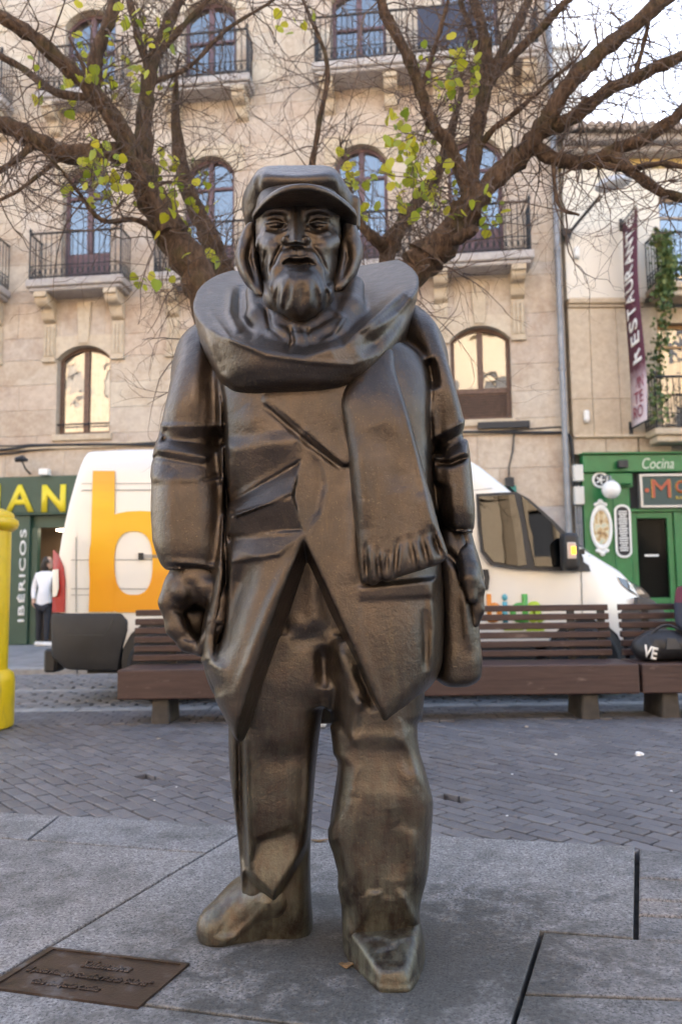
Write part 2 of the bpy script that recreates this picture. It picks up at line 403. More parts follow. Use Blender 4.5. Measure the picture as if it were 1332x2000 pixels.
    def planes(s, pts, mode='s', k=0.012, lo=None, hi=None):
        """convex solid bounded by planes [(point, outward normal)]"""
        pl = []
        for p, nrm in pts:
            nrm = np.array(nrm, np.float32); nrm = nrm / np.linalg.norm(nrm); pl.append((np.array(p, np.float32), nrm))
        def fn(x, y, z):
            d = None
            for p, m in pl:
                e = (x-p[0])*m[0] + (y-p[1])*m[1] + (z-p[2])*m[2]
                d = e if d is None else smax(d, e, k * 0.7)
            return d
        L = s.lo if lo is None else lo; H = s.lo + s.n * s.h if hi is None else hi
        return s.op(fn, L, H, mode, k)
    def hit(s, u, v, d=0.0):
        """point on the surface seen at photograph pixel (u, v), moved d further back"""
        r = ray(u, v); Y = np.arange(s.lo[1], s.lo[1] + s.n[1] * s.h, s.h * .5); T = Y / r[1]
        ix = np.clip(np.stack([(r[0]*T - s.lo[0]) / s.h, (Y - s.lo[1]) / s.h, (CAM_H + r[2]*T - s.lo[2]) / s.h], 1).round().astype(int), 0, s.n - 1)
        g = s.f[ix[:, 0], ix[:, 1], ix[:, 2]]; w_ = np.where(g < 0)[0]
        y = Y[w_[0]] if len(w_) else s._last
        s._last = y
        return A3(u, v, y + d)
    def run(s, uv, rad, mode='u', k=.012, d=None, flat=None):
        """a ridge ('u') or groove ('s') that follows the surface along photograph pixels"""
        if not hasattr(rad, '__len__'): rad = [rad] * len(uv)
        pts = [s.hit(u, v) for u, v in uv]
        pts = [p_ + np.array((0, (r_ * .45 if mode == 'u' else -r_ * .25) if d is None else d, 0), np.float32) for p_, r_ in zip(pts, rad)]
        return s.chain(pts, rad, mode, k, flat)
    def _uv(s, x, y, z):
        cp, sp = math.cos(PITCH), math.sin(PITCH)
        zz = z - CAM_H; dep = y * cp + zz * sp; up = (zz * cp - y * sp) / dep; rt = x / dep
        c_, s_ = math.cos(ROLL), math.sin(ROLL)
        return 666 + FPX * (c_ * rt - s_ * up), 1000 - FPX * (s_ * rt + c_ * up)
    def _dis(s, box, fn, ymax, fade):
        u0, v0, u1, v1 = box; pts = [np.array(P(a, b, y_)) for a in (u0, u1) for b in (v0, v1) for y_ in (s.lo[1] + .02, ymax)]
        sl, xyz = s.region(np.min(pts, 0) - .01, np.max(pts, 0) + .01)
        if sl is None: return s
        U, V = s._uv(*xyz)
        s.f[sl] -= fn(U, V) * np.clip((ymax - xyz[1]) / fade, 0, 1)
        return s
    def stroke(s, pts, wd, h, side=0, ymax=2.50, fade=.06, taper=.25):
        """raise (h>0) or press (h<0) a band along a line of pixels; side=+-1 gives it one sharp edge"""
        pts = np.array(pts, np.float32); e = wd * (3.2 if side == 0 else 4.5)
        seg = np.linalg.norm(np.diff(pts, axis=0), axis=1); cum = np.concatenate([[0], np.cumsum(seg)]); tot = cum[-1]
        def fn(U, V):
            best = None
            for i in range(len(pts) - 1):
                a, b = pts[i], pts[i+1]; d = b - a; L = float(d @ d)
                tt = np.clip(((U-a[0])*d[0] + (V-a[1])*d[1]) / L, 0, 1); qx, qy = U - a[0] - tt*d[0], V - a[1] - tt*d[1]
                dist = np.sqrt(qx**2 + qy**2); sg = np.sign(d[0]*qy - d[1]*qx); al = (cum[i] + tt*seg[i]) / tot
                if best is None: best = [dist, sg, al]
                else:
                    m_ = dist < best[0]; best = [np.where(m_, x_, y_) for x_, y_ in zip((dist, sg, al), best)]
            dist, sg, al = best
            end = np.clip(np.minimum(al, 1 - al) / taper, 0, 1) ** .7 if taper > 0 else 1
            if side == 0: return h * np.exp(-(dist / wd) ** 2) * end
            sd_ = dist * sg * side
            return h * np.where(sd_ > 0, np.exp(-sd_ / wd), np.exp(-(sd_ / 2.5) ** 2)) * end
        return s._dis((pts[:, 0].min() - e, pts[:, 1].min() - e, pts[:, 0].max() + e, pts[:, 1].max() + e), fn, ymax, fade)
    def facet(s, pts, soft=4.0, ymax=2.50, fade=.06):
        """a plane facet: corners (u, v, height) in convex order"""
        q = np.array(pts, np.float32); Mx = np.c_[q[:, :2], np.ones(len(q))]; co, *_ = np.linalg.lstsq(Mx, q[:, 2], rcond=None)
        co = co.astype(np.float32); cen = q[:, :2].mean(0); e = soft
        def fn(U, V):
            ins = None
            for i in range(len(q)):
                a, b = q[i, :2], q[(i+1) % len(q), :2]; d = b - a; n_ = np.array((d[1], -d[0])) / (np.linalg.norm(d) + 1e-6)
                if n_ @ (cen - a) < 0: n_ = -n_
                dd = (U-a[0])*n_[0] + (V-a[1])*n_[1]; ins = dd if ins is None else np.minimum(ins, dd)
            m_ = np.clip(.5 + ins / (2 * soft), 0, 1); m_ = m_ * m_ * (3 - 2 * m_)
            return m_ * (co[0]*U + co[1]*V + co[2])
        return s._dis((q[:, 0].min()-e, q[:, 1].min()-e, q[:, 0].max()+e, q[:, 1].max()+e), fn, ymax, fade)
    def skin(s, name, parent, mat, iters=1):
        f = s.f; f[0] = f[-1] = 0.5; f[:, 0] = f[:, -1] = 0.5; f[:, :, 0] = f[:, :, -1] = 0.5
        f = np.clip(f, -3 * s.h, 3 * s.h)
        for _ in range(iters):                     # a light smoothing so that cast edges stay soft
            for a in range(3):
                f = 0.5 * f + 0.25 * (np.roll(f, 1, a) + np.roll(f, -1, a))
        g = openvdb.FloatGrid(background=3 * s.h); g.copyFromArray(f)
        pts, quads = g.convertToQuads(0.0)
        pts = pts * s.h + s.lo
        me = bpy.data.meshes.new(name)
        me.vertices.add(len(pts)); me.vertices.foreach_set('co', pts.astype(np.float32).ravel())
        me.loops.add(quads.size); me.loops.foreach_set('vertex_index', quads[:, ::-1].astype(np.int32).ravel())
        me.polygons.add(len(quads)); me.polygons.foreach_set('loop_start', np.arange(0, quads.size, 4, dtype=np.int32))
        me.update(calc_edges=True); me.validate()
        me.polygons.foreach_set('use_smooth', np.ones(len(quads), bool))
        return link(name, me, parent, mat)
def plane3(a, b, c, toward):
    """plane through three points, normal on the side of `toward`"""
    a, b, c = (np.array(q, np.float32) for q in (a, b, c)); n = np.cross(b - a, c - a); n /= np.linalg.norm(n)
    if n @ (np.array(toward, np.float32) - a) < 0: n = -n
    return a, n
# ================================================================== ground
m = MB(); m.add([(-400, -400, -.050), (400, -400, -.050), (400, 700, -.050), (-400, 700, -.050)], [(0, 1, 2, 3)])
ground = tag(m.build('ground', M_JOINT), kind='structure')
# ---- granite slabs round the statue
granite_root = tag(empty('granite_paving'), kind='structure')
def slab(pts, inset=.0065, top=.006, depth=.07, name='slab', mat=M_GRANITE, parent=granite_root, bev=.0035):
    q = [Vector((p.x, p.y)) for p in pts]; n = len(q)
    if sum(q[i].x * q[(i+1) % n].y - q[(i+1) % n].x * q[i].y for i in range(n)) < 0: q.reverse()
    def off(d):
        out = []
        for i in range(n):
            a, b, c_ = q[i-1], q[i], q[(i+1) % n]
            e1, e2 = (b - a).normalized(), (c_ - b).normalized(); n1, n2 = Vector((-e1.y, e1.x)), Vector((-e2.y, e2.x))
            den = 1 + n1.dot(n2); out.append(b + (n1 + n2) * (d / max(den, .15)))
        return out
    A, B, Cc = off(inset), off(inset + bev * .35), off(inset + bev)
    vs = [(v.x, v.y, top - depth) for v in A] + [(v.x, v.y, top - bev) for v in A] + [(v.x, v.y, top - bev * .35) for v in B] + [(v.x, v.y, top) for v in Cc]
    fs = [(r*n+i, r*n+(i+1) % n, (r+1)*n+(i+1) % n, (r+1)*n+i) for r in range(3) for i in range(n)] + [tuple(range(3*n, 4*n))]
    return link(name, mesh(name, vs, fs), parent, mat)
def lerp(a, b, t_): return a + (b - a) * t_
E0, E1 = G(0, 1588), G(1240, 1655)                                   # edge between pavers and slabs
ed = (E1 - E0).normalized()
def edge_x(x): return E0 + ed * ((x - E0.x) / ed.x)
def isect(a, b, c_, d):                                              # crossing of two ground lines
    r, s_ = b - a, d - c_; k_ = ((c_ - a).x * s_.y - (c_ - a).y * s_.x) / (r.x * s_.y - r.y * s_.x); return a + r * k_
J3a, J3b = G(470, 1628), G(105, 1848)                                # long oblique joint
J3top = isect(J3a, J3b, E0, E1); J3bot = J3b + (J3b - J3a).normalized() * 1.2
K1, K2 = G(120, 1593), G(55, 1643)
J2a, J2b = G(0, 1642), isect(G(55, 1643), G(395, 1668), J3a, J3b)
j2dir = (J2b - K2).normalized(); J2far = K2 - j2dir * 2.2
slab([edge_x(-3.6), edge_x(K1.x), K2, J2far])
slab([edge_x(K1.x), J3top, J2b, K2])
BL0 = isect(G(275, 1966), G(500, 1995), J3a, J3b); BLd = (G(500, 1995) - G(275, 1966)).normalized()
slab([J2far, K2, J2b, BL0, BL0 - BLd * 2.4])
R0, R1_, R2_ = G(1243, 1656), G(1240, 1837), G(1058, 1823); R3 = G(1003, 2000)
bot_r = isect(R2_, R3, BL0, BL0 + BLd)
slab([J3top, edge_x(R0.x), R1_, R2_, bot_r, BL0])
slab([BL0 - BLd * 2.4, BL0, bot_r, bot_r + (R3 - R2_).normalized() * .8, BL0 - BLd * 2.4 + (R3 - R2_).normalized() * .8])
r1d = (R1_ - R2_).normalized()
R4, R5 = G(1020, 1946), G(1332, 1957); r5d = (R5 - R4).normalized()
R1f, R5f = R2_ + r1d * 1.7, R4 + r5d * 1.75
slab([R2_, R1f, R5f, R4])
slab([R4, R5f, R5f + (R3 - R2_) * 1.2, R4 + (R3 - R2_).normalized() * .9])
# four narrow setts and the wide joint beside the statue's slab
gx0 = G(1256, 1660)
prev = None
for i, v in enumerate((1660, 1716, 1758, 1789, 1839)):
    L, Rr = G(1244.5 - (v - 1660) * .02, v), G(1420, v + 9)
    Rr = L + (Rr - L).normalized() * 1.15
    if prev: slab([prev[0], prev[1], Rr, L], .007, .004, .07, 'sett', M_GRANITE, granite_root, .008)
    prev = (L, Rr)
for i in range(3): pass
# ---- dark pavers laid in diagonal rows
paver_field = tag(empty('paver_field'), kind='structure')
PW, PL, PA = .084, .172, R(-50)
pm_ = bevel_box_mesh('paver', PL - .009, PW - .009, .05, .003); pm_.materials.append(M_PAVER)
d1, d2 = Vector((math.cos(PA), math.sin(PA), 0)), Vector((-math.sin(PA), math.cos(PA), 0))
cells = []
org = Vector((0, 5, 0)); rs = random.Random(3)
bend = lambda x: R(4) * x / 3.0
for j in range(-60, 60):
    sh = (j % 2) * .5 + rs.uniform(-.06, .06)
    for i in range(-34, 34):
        p_ = org + d1 * ((i + sh) * PL) + d2 * (j * PW)
        if p_.y > 6.48 or p_.y < edge_x(p_.x).y - .10 or not (-4.4 < p_.x < 4.4): continue
        cells.append(p_)
HOLES = (G(265, 1520), G(893, 1553))
def vis(p_):                                                          # rough test: inside the picture, not behind the statue
    dx = p_.x / p_.y; return -.44 < dx < .44 and not (-.09 < dx < .10 and p_.y > 3.2)
cells.sort(key=lambda p_: (not vis(p_), p_.length))
ind, rest = cells[:300], cells[300:]
def paver_xf(p_):
    z = -.025 + rs.uniform(-.003, .002); hole = any((p_ - h_).length < .07 for h_ in HOLES)
    if hole: z -= .030
    return Matrix.Translation((p_.x, p_.y, z)) @ Euler((rs.gauss(0, .012), rs.gauss(0, .012), PA + rs.gauss(0, .012))).to_matrix().to_4x4() @ Matrix.Diagonal((rs.uniform(.965, 1.0), rs.uniform(.955, 1.0), 1, 1))
for p_ in ind:
    o = bpy.data.objects.new('paver', pm_); C.objects.link(o); o.parent = paver_field; o.matrix_local = paver_xf(p_)
def joined(name, src, xfs, parent, mat):
    co = np.empty(len(src.vertices) * 3); src.vertices.foreach_get('co', co); co = np.c_[co.reshape(-1, 3), np.ones(len(src.vertices))]
    fs = [tuple(f.vertices) for f in src.polygons]; V, Fc = [], []
    for k_, X in enumerate(xfs):
        V.append(co @ np.array(X).T[:, :3]); Fc += [tuple(i + k_ * len(co) for i in f) for f in fs]
    me = bpy.data.meshes.new(name); me.from_pydata(np.concatenate(V).tolist(), [], Fc); me.update()
    o = link(name, me, parent, mat); o['kind'] = 'stuff'; return o
joined('paver_mass', pm_, [paver_xf(p_) for p_ in rest], paver_field, M_PAVER)
# band under the bench, dirt line, kerb strip
band = tag(empty('paved_band'), kind='structure')
sm = bevel_box_mesh('small_sett', .136, .096, .05, .005)
xf = [Matrix.Translation((x_ * .14 + (j % 2) * .07, 6.60 + j * .10, -.030 + rs.uniform(-.002, .002))) for j in range(7) for x_ in range(-40, 40)]
joined('sett_mass', sm, xf, band, M_PAVER)
for i in range(12):
    m = MB(); m.box((-7.2 + i * 1.2 + .004, 7.27, -.07), (-7.2 + (i + 1) * 1.2 - .004, 7.47, -.004)); m.build('kerb_stone', M_KERB, band, bevel=.012)
# ---- road of setts behind the bench
road = tag(empty('road'), kind='structure')
st_ = bevel_box_mesh('sett', .205, .135, .07, .014); st_.materials.append(M_SETT)
rc = []
for j in range(22):
    y = 7.55 + j * .142
    if j in (9, 10): continue                                          # shallow channel
    for i in range(-32, 28): rc.append(Vector((i * .215 + (j % 2) * .10 + rs.uniform(-.01, .01), y, 0)))
rc.sort(key=lambda p_: (not (-.43 < p_.x / p_.y < -.16), p_.length))
def sett_xf(p_): return Matrix.Translation((p_.x, p_.y, -.040 + rs.uniform(-.006, .004))) @ Euler((rs.gauss(0, .02), rs.gauss(0, .02), rs.gauss(0, .025))).to_matrix().to_4x4() @ Matrix.Diagonal((rs.uniform(.92, 1.0), rs.uniform(.92, 1.0), 1, 1))
for p_ in rc[:220]:
    o = bpy.data.objects.new('sett', st_); C.objects.link(o); o.parent = road; o.matrix_local = sett_xf(p_)
joined('sett_mass', st_, [sett_xf(p_) for p_ in rc[220:]], road, M_SETT)
m = MB(); m.box((-9, 8.76, -.07), (9, 9.02, -.014)); m.build('drain_channel', M_KERB, road)
# ---- far pavement
walk = tag(empty('pavement'), kind='structure')
for i in range(15):
    m = MB(); m.box((-10 + i * 1.3 + .004, 10.66, -.07), (-10 + (i + 1) * 1.3 - .004, 10.88, .07)); m.build('kerb_stone', M_KERB, walk, bevel=.015)
for i in range(16):
    for j in range(8):
        m = MB(); m.box((-10 + i * 1.2 + .004, 10.885 + j * .8 + .004, -.07), (-10 + (i + 1) * 1.2 - .004, 10.885 + (j + 1) * .8 - .004, .072)); m.build('paving_slab', M_WALK, walk, bevel=.006)
m = MB(); m.box((-60, -20, -.072), (60, 1.5, -.004)); tag(m.build('plaza_floor', M_SETTG), kind='structure')
# ================================================================== the tall stone building
FO, FA = Vector((-6.3, 15.8, 0)), R(-6.6)
fax, fn_ = Vector((math.cos(FA), math.sin(FA), 0)), Vector((math.sin(FA), -math.cos(FA), 0))
def FF(u, v, d=0.0, O=None, ax=None, nn=None):
    """photograph pixel -> (a, z) on the facade, d metres proud of it"""
    O, ax, nn = O or FO, ax or fax, nn or fn_
    r = Vector(ray(u, v)); o = O + nn * d; cam0 = Vector((0, 0, CAM_H))
    t_ = (o - cam0).dot(nn) / r.dot(nn); p_ = cam0 + r * t_
    return (p_ - o).dot(ax), p_.z
bld = tag(empty('apartment_building', FO, FA), 'tall tan stone building with arched windows and iron balconies', 'building')
# local frame: x along the facade, y into the building, z up
def bx(name, a, b, mat, parent, bevel=0.0, **kw):
    m = MB(); m.box(a, b); return m.build(name, mat, parent, bevel=bevel, keep=True, **kw)
def sub(o, parent): o.parent = parent; return o
BAYS = [-6.60, -4.00, -1.42, 1.17, 3.74, 6.82, 9.04]
W_Z0, W_SP, W_CR, W_HW = 4.22, 5.78, 6.04, .56
D_Z0, D_SP, D_CR, D_HW = 7.25, 9.50, 9.86, .52
U_Z0, U_SP, U_CR, U_HW = 11.28, 13.0, 13.3, .55
openings = []
for c_ in BAYS:
    openings += [(c_ - W_HW, c_ + W_HW, W_Z0, W_CR + .02), (c_ - D_HW, c_ + D_HW, D_Z0 - .02, D_CR + .02), (c_ - U_HW, c_ + U_HW, U_Z0 - .02, U_CR + .02)]
T = .30                                                               # stone thickness
def arc_pts(c_, hw, sp, cr, n=10):
    """segmental arch from left springing to right springing"""
    h_ = cr - sp; r_ = (hw * hw + h_ * h_) / (2 * h_); zc_ = cr - r_; a0 = math.asin(hw / r_)
    return [(c_ + r_ * math.sin(-a0 + 2 * a0 * i / n), zc_ + r_ * math.cos(-a0 + 2 * a0 * i / n)) for i in range(n + 1)]
def arch(c_, hw, sp, cr, parent, mat=M_STONE2, wd=.20, proud=.025):
    ar = arc_pts(c_, hw, sp, cr); top = cr + wd
    m = MB(); n = len(ar)
    for y0, y1 in ((-proud, T - .005),):
        for i in range(n - 1):
            (x0, z0), (x1, z1) = ar[i], ar[i+1]
            m.add([(x0, y0, z0), (x1, y0, z1), (x1, y0, top), (x0, y0, top), (x0, y1, z0), (x1, y1, z1), (x1, y1, top), (x0, y1, top)], [(0, 1, 2, 3), (0, 4, 5, 1), (3, 2, 6, 7)])
        xl, xr = c_ - hw, c_ + hw
        m.box((xl - .20, y0, sp), (xl, y1, top)); m.box((xr, y0, sp), (xr + .20, y1, top))
    return m.build('arch', mat, parent, keep=True)
rs = random.Random(11)
def courses(z0, z1, h_):
    n = max(1, round((z1 - z0) / h_)); return [(z0 + (z1 - z0) * i / n, z0 + (z1 - z0) * (i + 1) / n) for i in range(n)]
def lay(a0, a1, z0, z1, h_, opens, mat, parent, lmin=.75, lmax=1.35, g=.0022, bev=.004, T0=0.0):
    zs = sorted({z0, z1} | {round(z, 3) for o in opens for z in (o[2], o[3]) if z0 + .05 < z < z1 - .05})
    for z_a, z_b in [c_ for i in range(len(zs) - 1) for c_ in courses(zs[i], zs[i+1], h_)]:
        blk = sorted([(o[0], o[1]) for o in opens if o[2] < z_b - .02 and o[3] > z_a + .02])
        segs, cur = [], a0
        for s0, s1 in blk:
            if s0 > cur + .02: segs.append((cur, min(s0, a1)))
            cur = max(cur, s1)
        if cur < a1 - .02: segs.append((cur, a1))
        for s0, s1 in segs:
            n = max(1, round((s1 - s0) / rs.uniform(lmin, lmax))); cut = [s0] + sorted(s0 + (s1 - s0) * (i + rs.uniform(-.16, .16)) / n for i in range(1, n)) + [s1]
            for i in range(n):
                pr = rs.uniform(0, .004)
                bx('stone_block', (cut[i] + g, T0 - pr, z_a + g), (cut[i+1] - g, T0 + T, z_b - g), mat, parent, bev)
# openings used for laying include the arch surrounds
big = []
for c_ in BAYS:
    for hw, z0, sp, cr in ((W_HW, W_Z0, W_SP, W_CR), (D_HW, D_Z0 - .02, D_SP, D_CR), (U_HW, U_Z0 - .02, U_SP, U_CR)):
        big.append((c_ - hw, c_ + hw, z0, sp)); big.append((c_ - hw - .20, c_ + hw + .20, sp, cr + .20))
lay(-8.2, 10.62, 4.02, 6.98, .58, big, M_STONE, bld)
lay(-8.2, 10.62, 6.98, 10.88, .56, big, M_STONE, bld)
lay(-8.2, 10.62, 10.88, 14.6, .60, big, M_STONE, bld)
lay(1.9, 10.62, 2.55, 4.02, .62, [], M_STONE, bld, .9, 1.6)
lay(1.9, 10.62, .08, 2.55, .62, [], M_STONEG, bld, 1.0, 1.7)
lay(-3.2, 1.9, 3.38, 4.02, .64, [], M_STONE, bld, .9, 1.5)
bx('wall', (-22, .02, .0), (-8.2, 9, 17.5), M_STONE, bld); bx('wall', (-8.2, .02, .0), (-3.2, 9, 4.02), M_STONE, bld)
bx('backing_wall', (-8.2, T + .62, 4.03), (10.6, 8.9, 17.4), M_MORTAR, bld); bx('backing_wall', (-3.2, T + .621, 0), (10.6, 8.9, 4.03), M_MORTAR, bld)
bx('attic_wall', (-8.2, .01, 14.6), (10.62, T + .6, 17.5), M_STONE, bld)
bx('cornice', (-22, -.45, 17.5), (10.7, 9, 17.9), M_STONE2, bld, .03)
bx('side_wall', (10.50, T + .005, .0), (10.61, 8.9, 17.4), M_STONE, bld)
# solid backing behind the stones, pierced by the openings
for z0, z1 in ((.1, W_Z0), (W_CR, D_Z0), (D_CR, U_Z0), (U_CR, 14.6)):
    bx('backing_wall', (-8.2 if z0 > 1 else 1.9, T - .012, z0), (10.5, T + .6, z1), M_MORTAR, bld)
for z0, z1, hw in ((W_Z0, W_CR, W_HW), (D_Z0, D_CR, D_HW), (U_Z0, U_CR, U_HW)):
    xs = [-8.2] + [x for c_ in BAYS for x in (c_ - hw, c_ + hw)] + [10.5]
    for i in range(0, len(xs), 2): bx('backing_wall', (xs[i], T - .011, z0 + .002), (xs[i+1], T + .6, z1 - .002), M_MORTAR, bld)
def leaf(m, x0, x1, z0, z1, y0, y1, st, top=None):
    """one casement frame; top: arch points trimming its head"""
    m.box((x0, y0, z0), (x0 + st, y1, z1)); m.box((x1 - st, y0, z0), (x1, y1, z1)); m.box((x0 + st, y0, z0), (x1 - st, y1, z0 + st)); m.box((x0 + st, y0, z1 - st), (x1 - st, y1, z1))
def head_z(c_, hw, sp, cr, x):
    h_ = cr - sp; r_ = (hw * hw + h_ * h_) / (2 * h_); return cr - r_ + math.sqrt(max(r_ * r_ - (x - c_) ** 2, 0))
def casement(c_, hw, z0, sp, cr, wood, grille=0.0, transom=None, curtain=False, panel=0.0):
    """frame with two leaves under a segmental head; its panes are sub-parts"""
    y0, y1 = .16, .23; st = .075; m = MB()
    ar = arc_pts(c_, hw, sp, cr, 12); inn = arc_pts(c_, hw - st, sp, cr - st, 12)
    for i in range(12):                                                # curved head
        (xa, za), (xb, zb), (xc_, zc_), (xd, zd) = ar[i], ar[i+1], inn[i+1], inn[i]
        m.add([(xa, y0, za), (xb, y0, zb), (xc_, y0, zc_), (xd, y0, zd), (xa, y1, za), (xb, y1, zb), (xc_, y1, zc_), (xd, y1, zd)], [(0, 1, 2, 3), (3, 2, 6, 7), (7, 6, 5, 4)])
    m.box((c_ - hw, y0, z0), (c_ - hw + st, y1, sp)); m.box((c_ + hw - st, y0, z0), (c_ + hw, y1, sp)); m.box((c_ - hw + st, y0, z0), (c_ + hw - st, y1, z0 + st))
    zb = z0 + st
    if panel: m.box((c_ - hw + st, y0 + .02, zb), (c_ + hw - st, y1 - .01, zb + panel)); zb += panel
    if grille: m.box((c_ - hw + st, y0 - .004, zb + grille), (c_ + hw - st, y1 + .003, zb + grille + .10)); zb += grille + .10
    m.box((c_ - .055, y0 - .012, zb), (c_ + .055, y1 + .004, cr - st - .01))
    if transom: m.box((c_ - hw + st, y0 - .006, transom), (c_ + hw - st, y1, transom + .06))
    w_ = m.build('window', wood, bld, keep=True, bevel=.004)
    for sx in (-1, 1):                                                 # a pane each side of the mullion
        xs = np.linspace(.055, hw - st, 6) * sx; xs = sorted(c_ + x for x in xs)
        vs = [(x, y0 + .035, zb) for x in xs] + [(x, y0 + .035, min(head_z(c_, hw - st, sp, cr - st, x), 99) + .006) for x in xs]; n = len(xs)
        o = link('pane', mesh('pane', vs, [(i, i+1, n+i+1, n+i) for i in range(n - 1)]), w_, M_GLASS, True)
    rm = MB(); rm.box((c_ - hw - .05, y1 + .02, z0), (c_ + hw + .05, T + .58, cr)); rm.build('room', M_DARK, w_, keep=True)
    if curtain:
        q = MB(); n = 24; vs = []
        for i in range(n + 1):
            x = c_ - hw + .08 + (2 * hw - .16) * i / n; vs += [(x, y1 + .012 + .006 * math.sin(i * 1.9), z0 + .1), (x, y1 + .012 + .006 * math.sin(i * 1.9), cr - .05)]
        link('curtain', mesh('curtain', vs, [(2*i, 2*i+2, 2*i+3, 2*i+1) for i in range(n)]), w_, M_CURTAIN, True)
    if grille:
        q = MB(); g0 = z0 + st + panel
        for i in range(23): x = c_ - hw + st + .02 + i * (2 * hw - 2 * st - .04) / 22; q.box((x - .008, y0 + .01, g0), (x + .008, y0 + .022, g0 + grille))
        for i in range(9): z = g0 + (i + .5) * grille / 9; q.box((c_ - hw + st, y0 + .023, z - .008), (c_ + hw - st, y0 + .034, z + .008))
        q.build('grille', wood, w_, keep=True)
    return w_
for i, c_ in enumerate(BAYS):
    arch(c_, W_HW, W_SP, W_CR, bld); arch(c_, D_HW, D_SP, D_CR, bld); arch(c_, U_HW, U_SP, U_CR, bld)
    m = MB(); m.prism([(c_ - .10, W_CR + .03), (c_ + .10, W_CR + .03), (c_ + .15, 6.93), (c_ - .15, 6.93)], -.055, .0); m.build('keystone', M_STONE2, bld, keep=True, bevel=.006)
    bx('window_sill', (c_ - W_HW - .06, -.05, W_Z0 - .13), (c_ + W_HW + .06, T - .015, W_Z0), M_STONE2, bld, .012)
    casement(c_, W_HW, W_Z0, W_SP, W_CR, M_WOODF, grille=.46 if c_ == 9.04 else 0, curtain=(c_ == 1.17))
    if c_ != 9.04:
        m = MB(); m.tube([(c_ - W_HW, .06, W_Z0 + .22), (c_ + W_HW, .06, W_Z0 + .22)], .018, 6); m.build('guard_rail', M_IRON, bld, keep=True)
    casement(c_, D_HW, D_Z0, D_SP, D_CR, M_WOODP, panel=.72, transom=9.2); casement(c_, U_HW, U_Z0, U_SP, U_CR, M_WOODP, panel=.15, transom=12.4)
def corbel(c_, ztop, parent, h_=.5, w_=.26, dep=.5):
    m = MB()
    pr = [(0, ztop), (-dep, ztop), (-dep, ztop - .10)]                     # scroll profile in (y, z)
    for k_ in range(9): a = k_ / 8 * math.pi; pr.append((-dep + .06 + .11 * (1 - math.cos(a)) * .8, ztop - .10 - .13 * (k_ / 8) - .07 * math.sin(a)))
    for k_ in range(7): a = k_ / 6 * math.pi; pr.append((-.20 + .09 * k_ / 6 + .02, ztop - .26 - .20 * k_ / 6 - .05 * math.sin(a)))
    pr.append((0, ztop - h_))
    n = len(pr); vs = [(c_ - w_/2, y, z) for y, z in pr] + [(c_ + w_/2, y, z) for y, z in pr]
    m.add(vs, [tuple(range(n)), tuple(range(2*n-1, n-1, -1))] + [(i, n+i, n+(i+1) % n, (i+1) % n) for i in range(n)])
    return m.build('corbel', M_STONE2, parent, keep=True, bevel=.006)
def pendant(c_, z1, z0, parent):
    m = MB(); w_ = .25; m.box((c_ - w_/2, -.055, z0 + .07), (c_ + w_/2, -.002, z1))
    for k_ in range(3): x = c_ - .075 + k_ * .075; m.box((x - .022, -.080, z0 + .12), (x + .022, -.0555, z1 - .06))
    m.box((c_ - w_/2 - .02, -.075, z0), (c_ + w_/2 + .02, -.002, z0 + .068))
    return m.build('pendant', M_STONE2, parent, keep=True, bevel=.005)
def railing(x0, x1, y0, z0, z1, parent, step=.105, scroll=.22, returns=True):
    m = MB(); zr = z1
    path = [(x0, -.02), (x0, y0), (x1, y0), (x1, -.02)] if returns else [(x0, y0), (x1, y0)]
    for z, r_ in ((z0 + .05, .016), (z0 + scroll + .06, .012), (zr, .024)): m.tube([(x, y, z) for x, y in path], r_, 6)
    for k_ in range(len(path) - 1):
        (xa, ya), (xb, yb) = path[k_], path[k_+1]; L = math.hypot(xb - xa, yb - ya); n = max(1, int(L / step))
        for i in range(n + 1):
            x, y = xa + (xb - xa) * i / n, ya + (yb - ya) * i / n; m.tube([(x, y, z0 + .02), (x, y, zr)], .0105, 4, False)
            if i < n and L > .3:                                            # wrought scroll band at the foot
                xm, ym = xa + (xb - xa) * (i + .5) / n, ya + (yb - ya) * (i + .5) / n; dx, dy = (xb - xa) / L, (yb - ya) / L
                m.tube([(xm + dx * .04 * math.cos(t_), ym + dy * .04 * math.cos(t_), z0 + .155 + .075 * math.sin(t_)) for t_ in np.linspace(0, 2 * math.pi, 9)], .008, 4, False)
    for x, y in path[1:-1] if returns else path: m.lathe([(.02, 0), (.02, zr - z0 + .02), (.035, zr - z0 + .04), (.03, zr - z0 + .09), (.008, zr - z0 + .11)], 8, (x, y, z0))
    return m.build('railing', M_IRON, parent, keep=True)
def balcony(x0, x1, ztop, dep, corb, rail_h=.95, pend=True):
    m = MB(); m.box((x0, -dep, ztop - .16), (x1, .0, ztop)); m.box((x0 + .05, -dep + .05, ztop - .24), (x1 - .05, .0, ztop - .162))
    b = m.build('balcony', M_STONEG, bld, keep=True, bevel=.02)
    for c_ in corb:
        corbel(c_, ztop - .242, b)
        if pend: pendant(c_, ztop - .242 - .52, ztop - 1.55, b)
    railing(x0 + .06, x1 - .06, -dep + .06, ztop, ztop + rail_h, b)
    return b
for c_ in BAYS: balcony(c_ - 1.0, c_ + 1.0, 7.26, .55, (c_ - .72, c_ + .72))
for c_ in BAYS[:-2]: balcony(c_ - .95, c_ + .95, 11.26, .5, (c_ - .7, c_ + .7), pend=False)
b_ = balcony(5.95, 10.3, 11.26, .62, (6.2, 7.45, 8.4, 9.65, 10.1), pend=False)
bx('balcony_panel', (8.0, -.655, 11.34), (9.25, -.64, 12.12), simple('navy_panel', (.03, .035, .06), .6), b_)
bx('string_course', (-8.2, -.06, 3.93), (10.62, -.001, 4.02), M_STONE2, bld, .01)
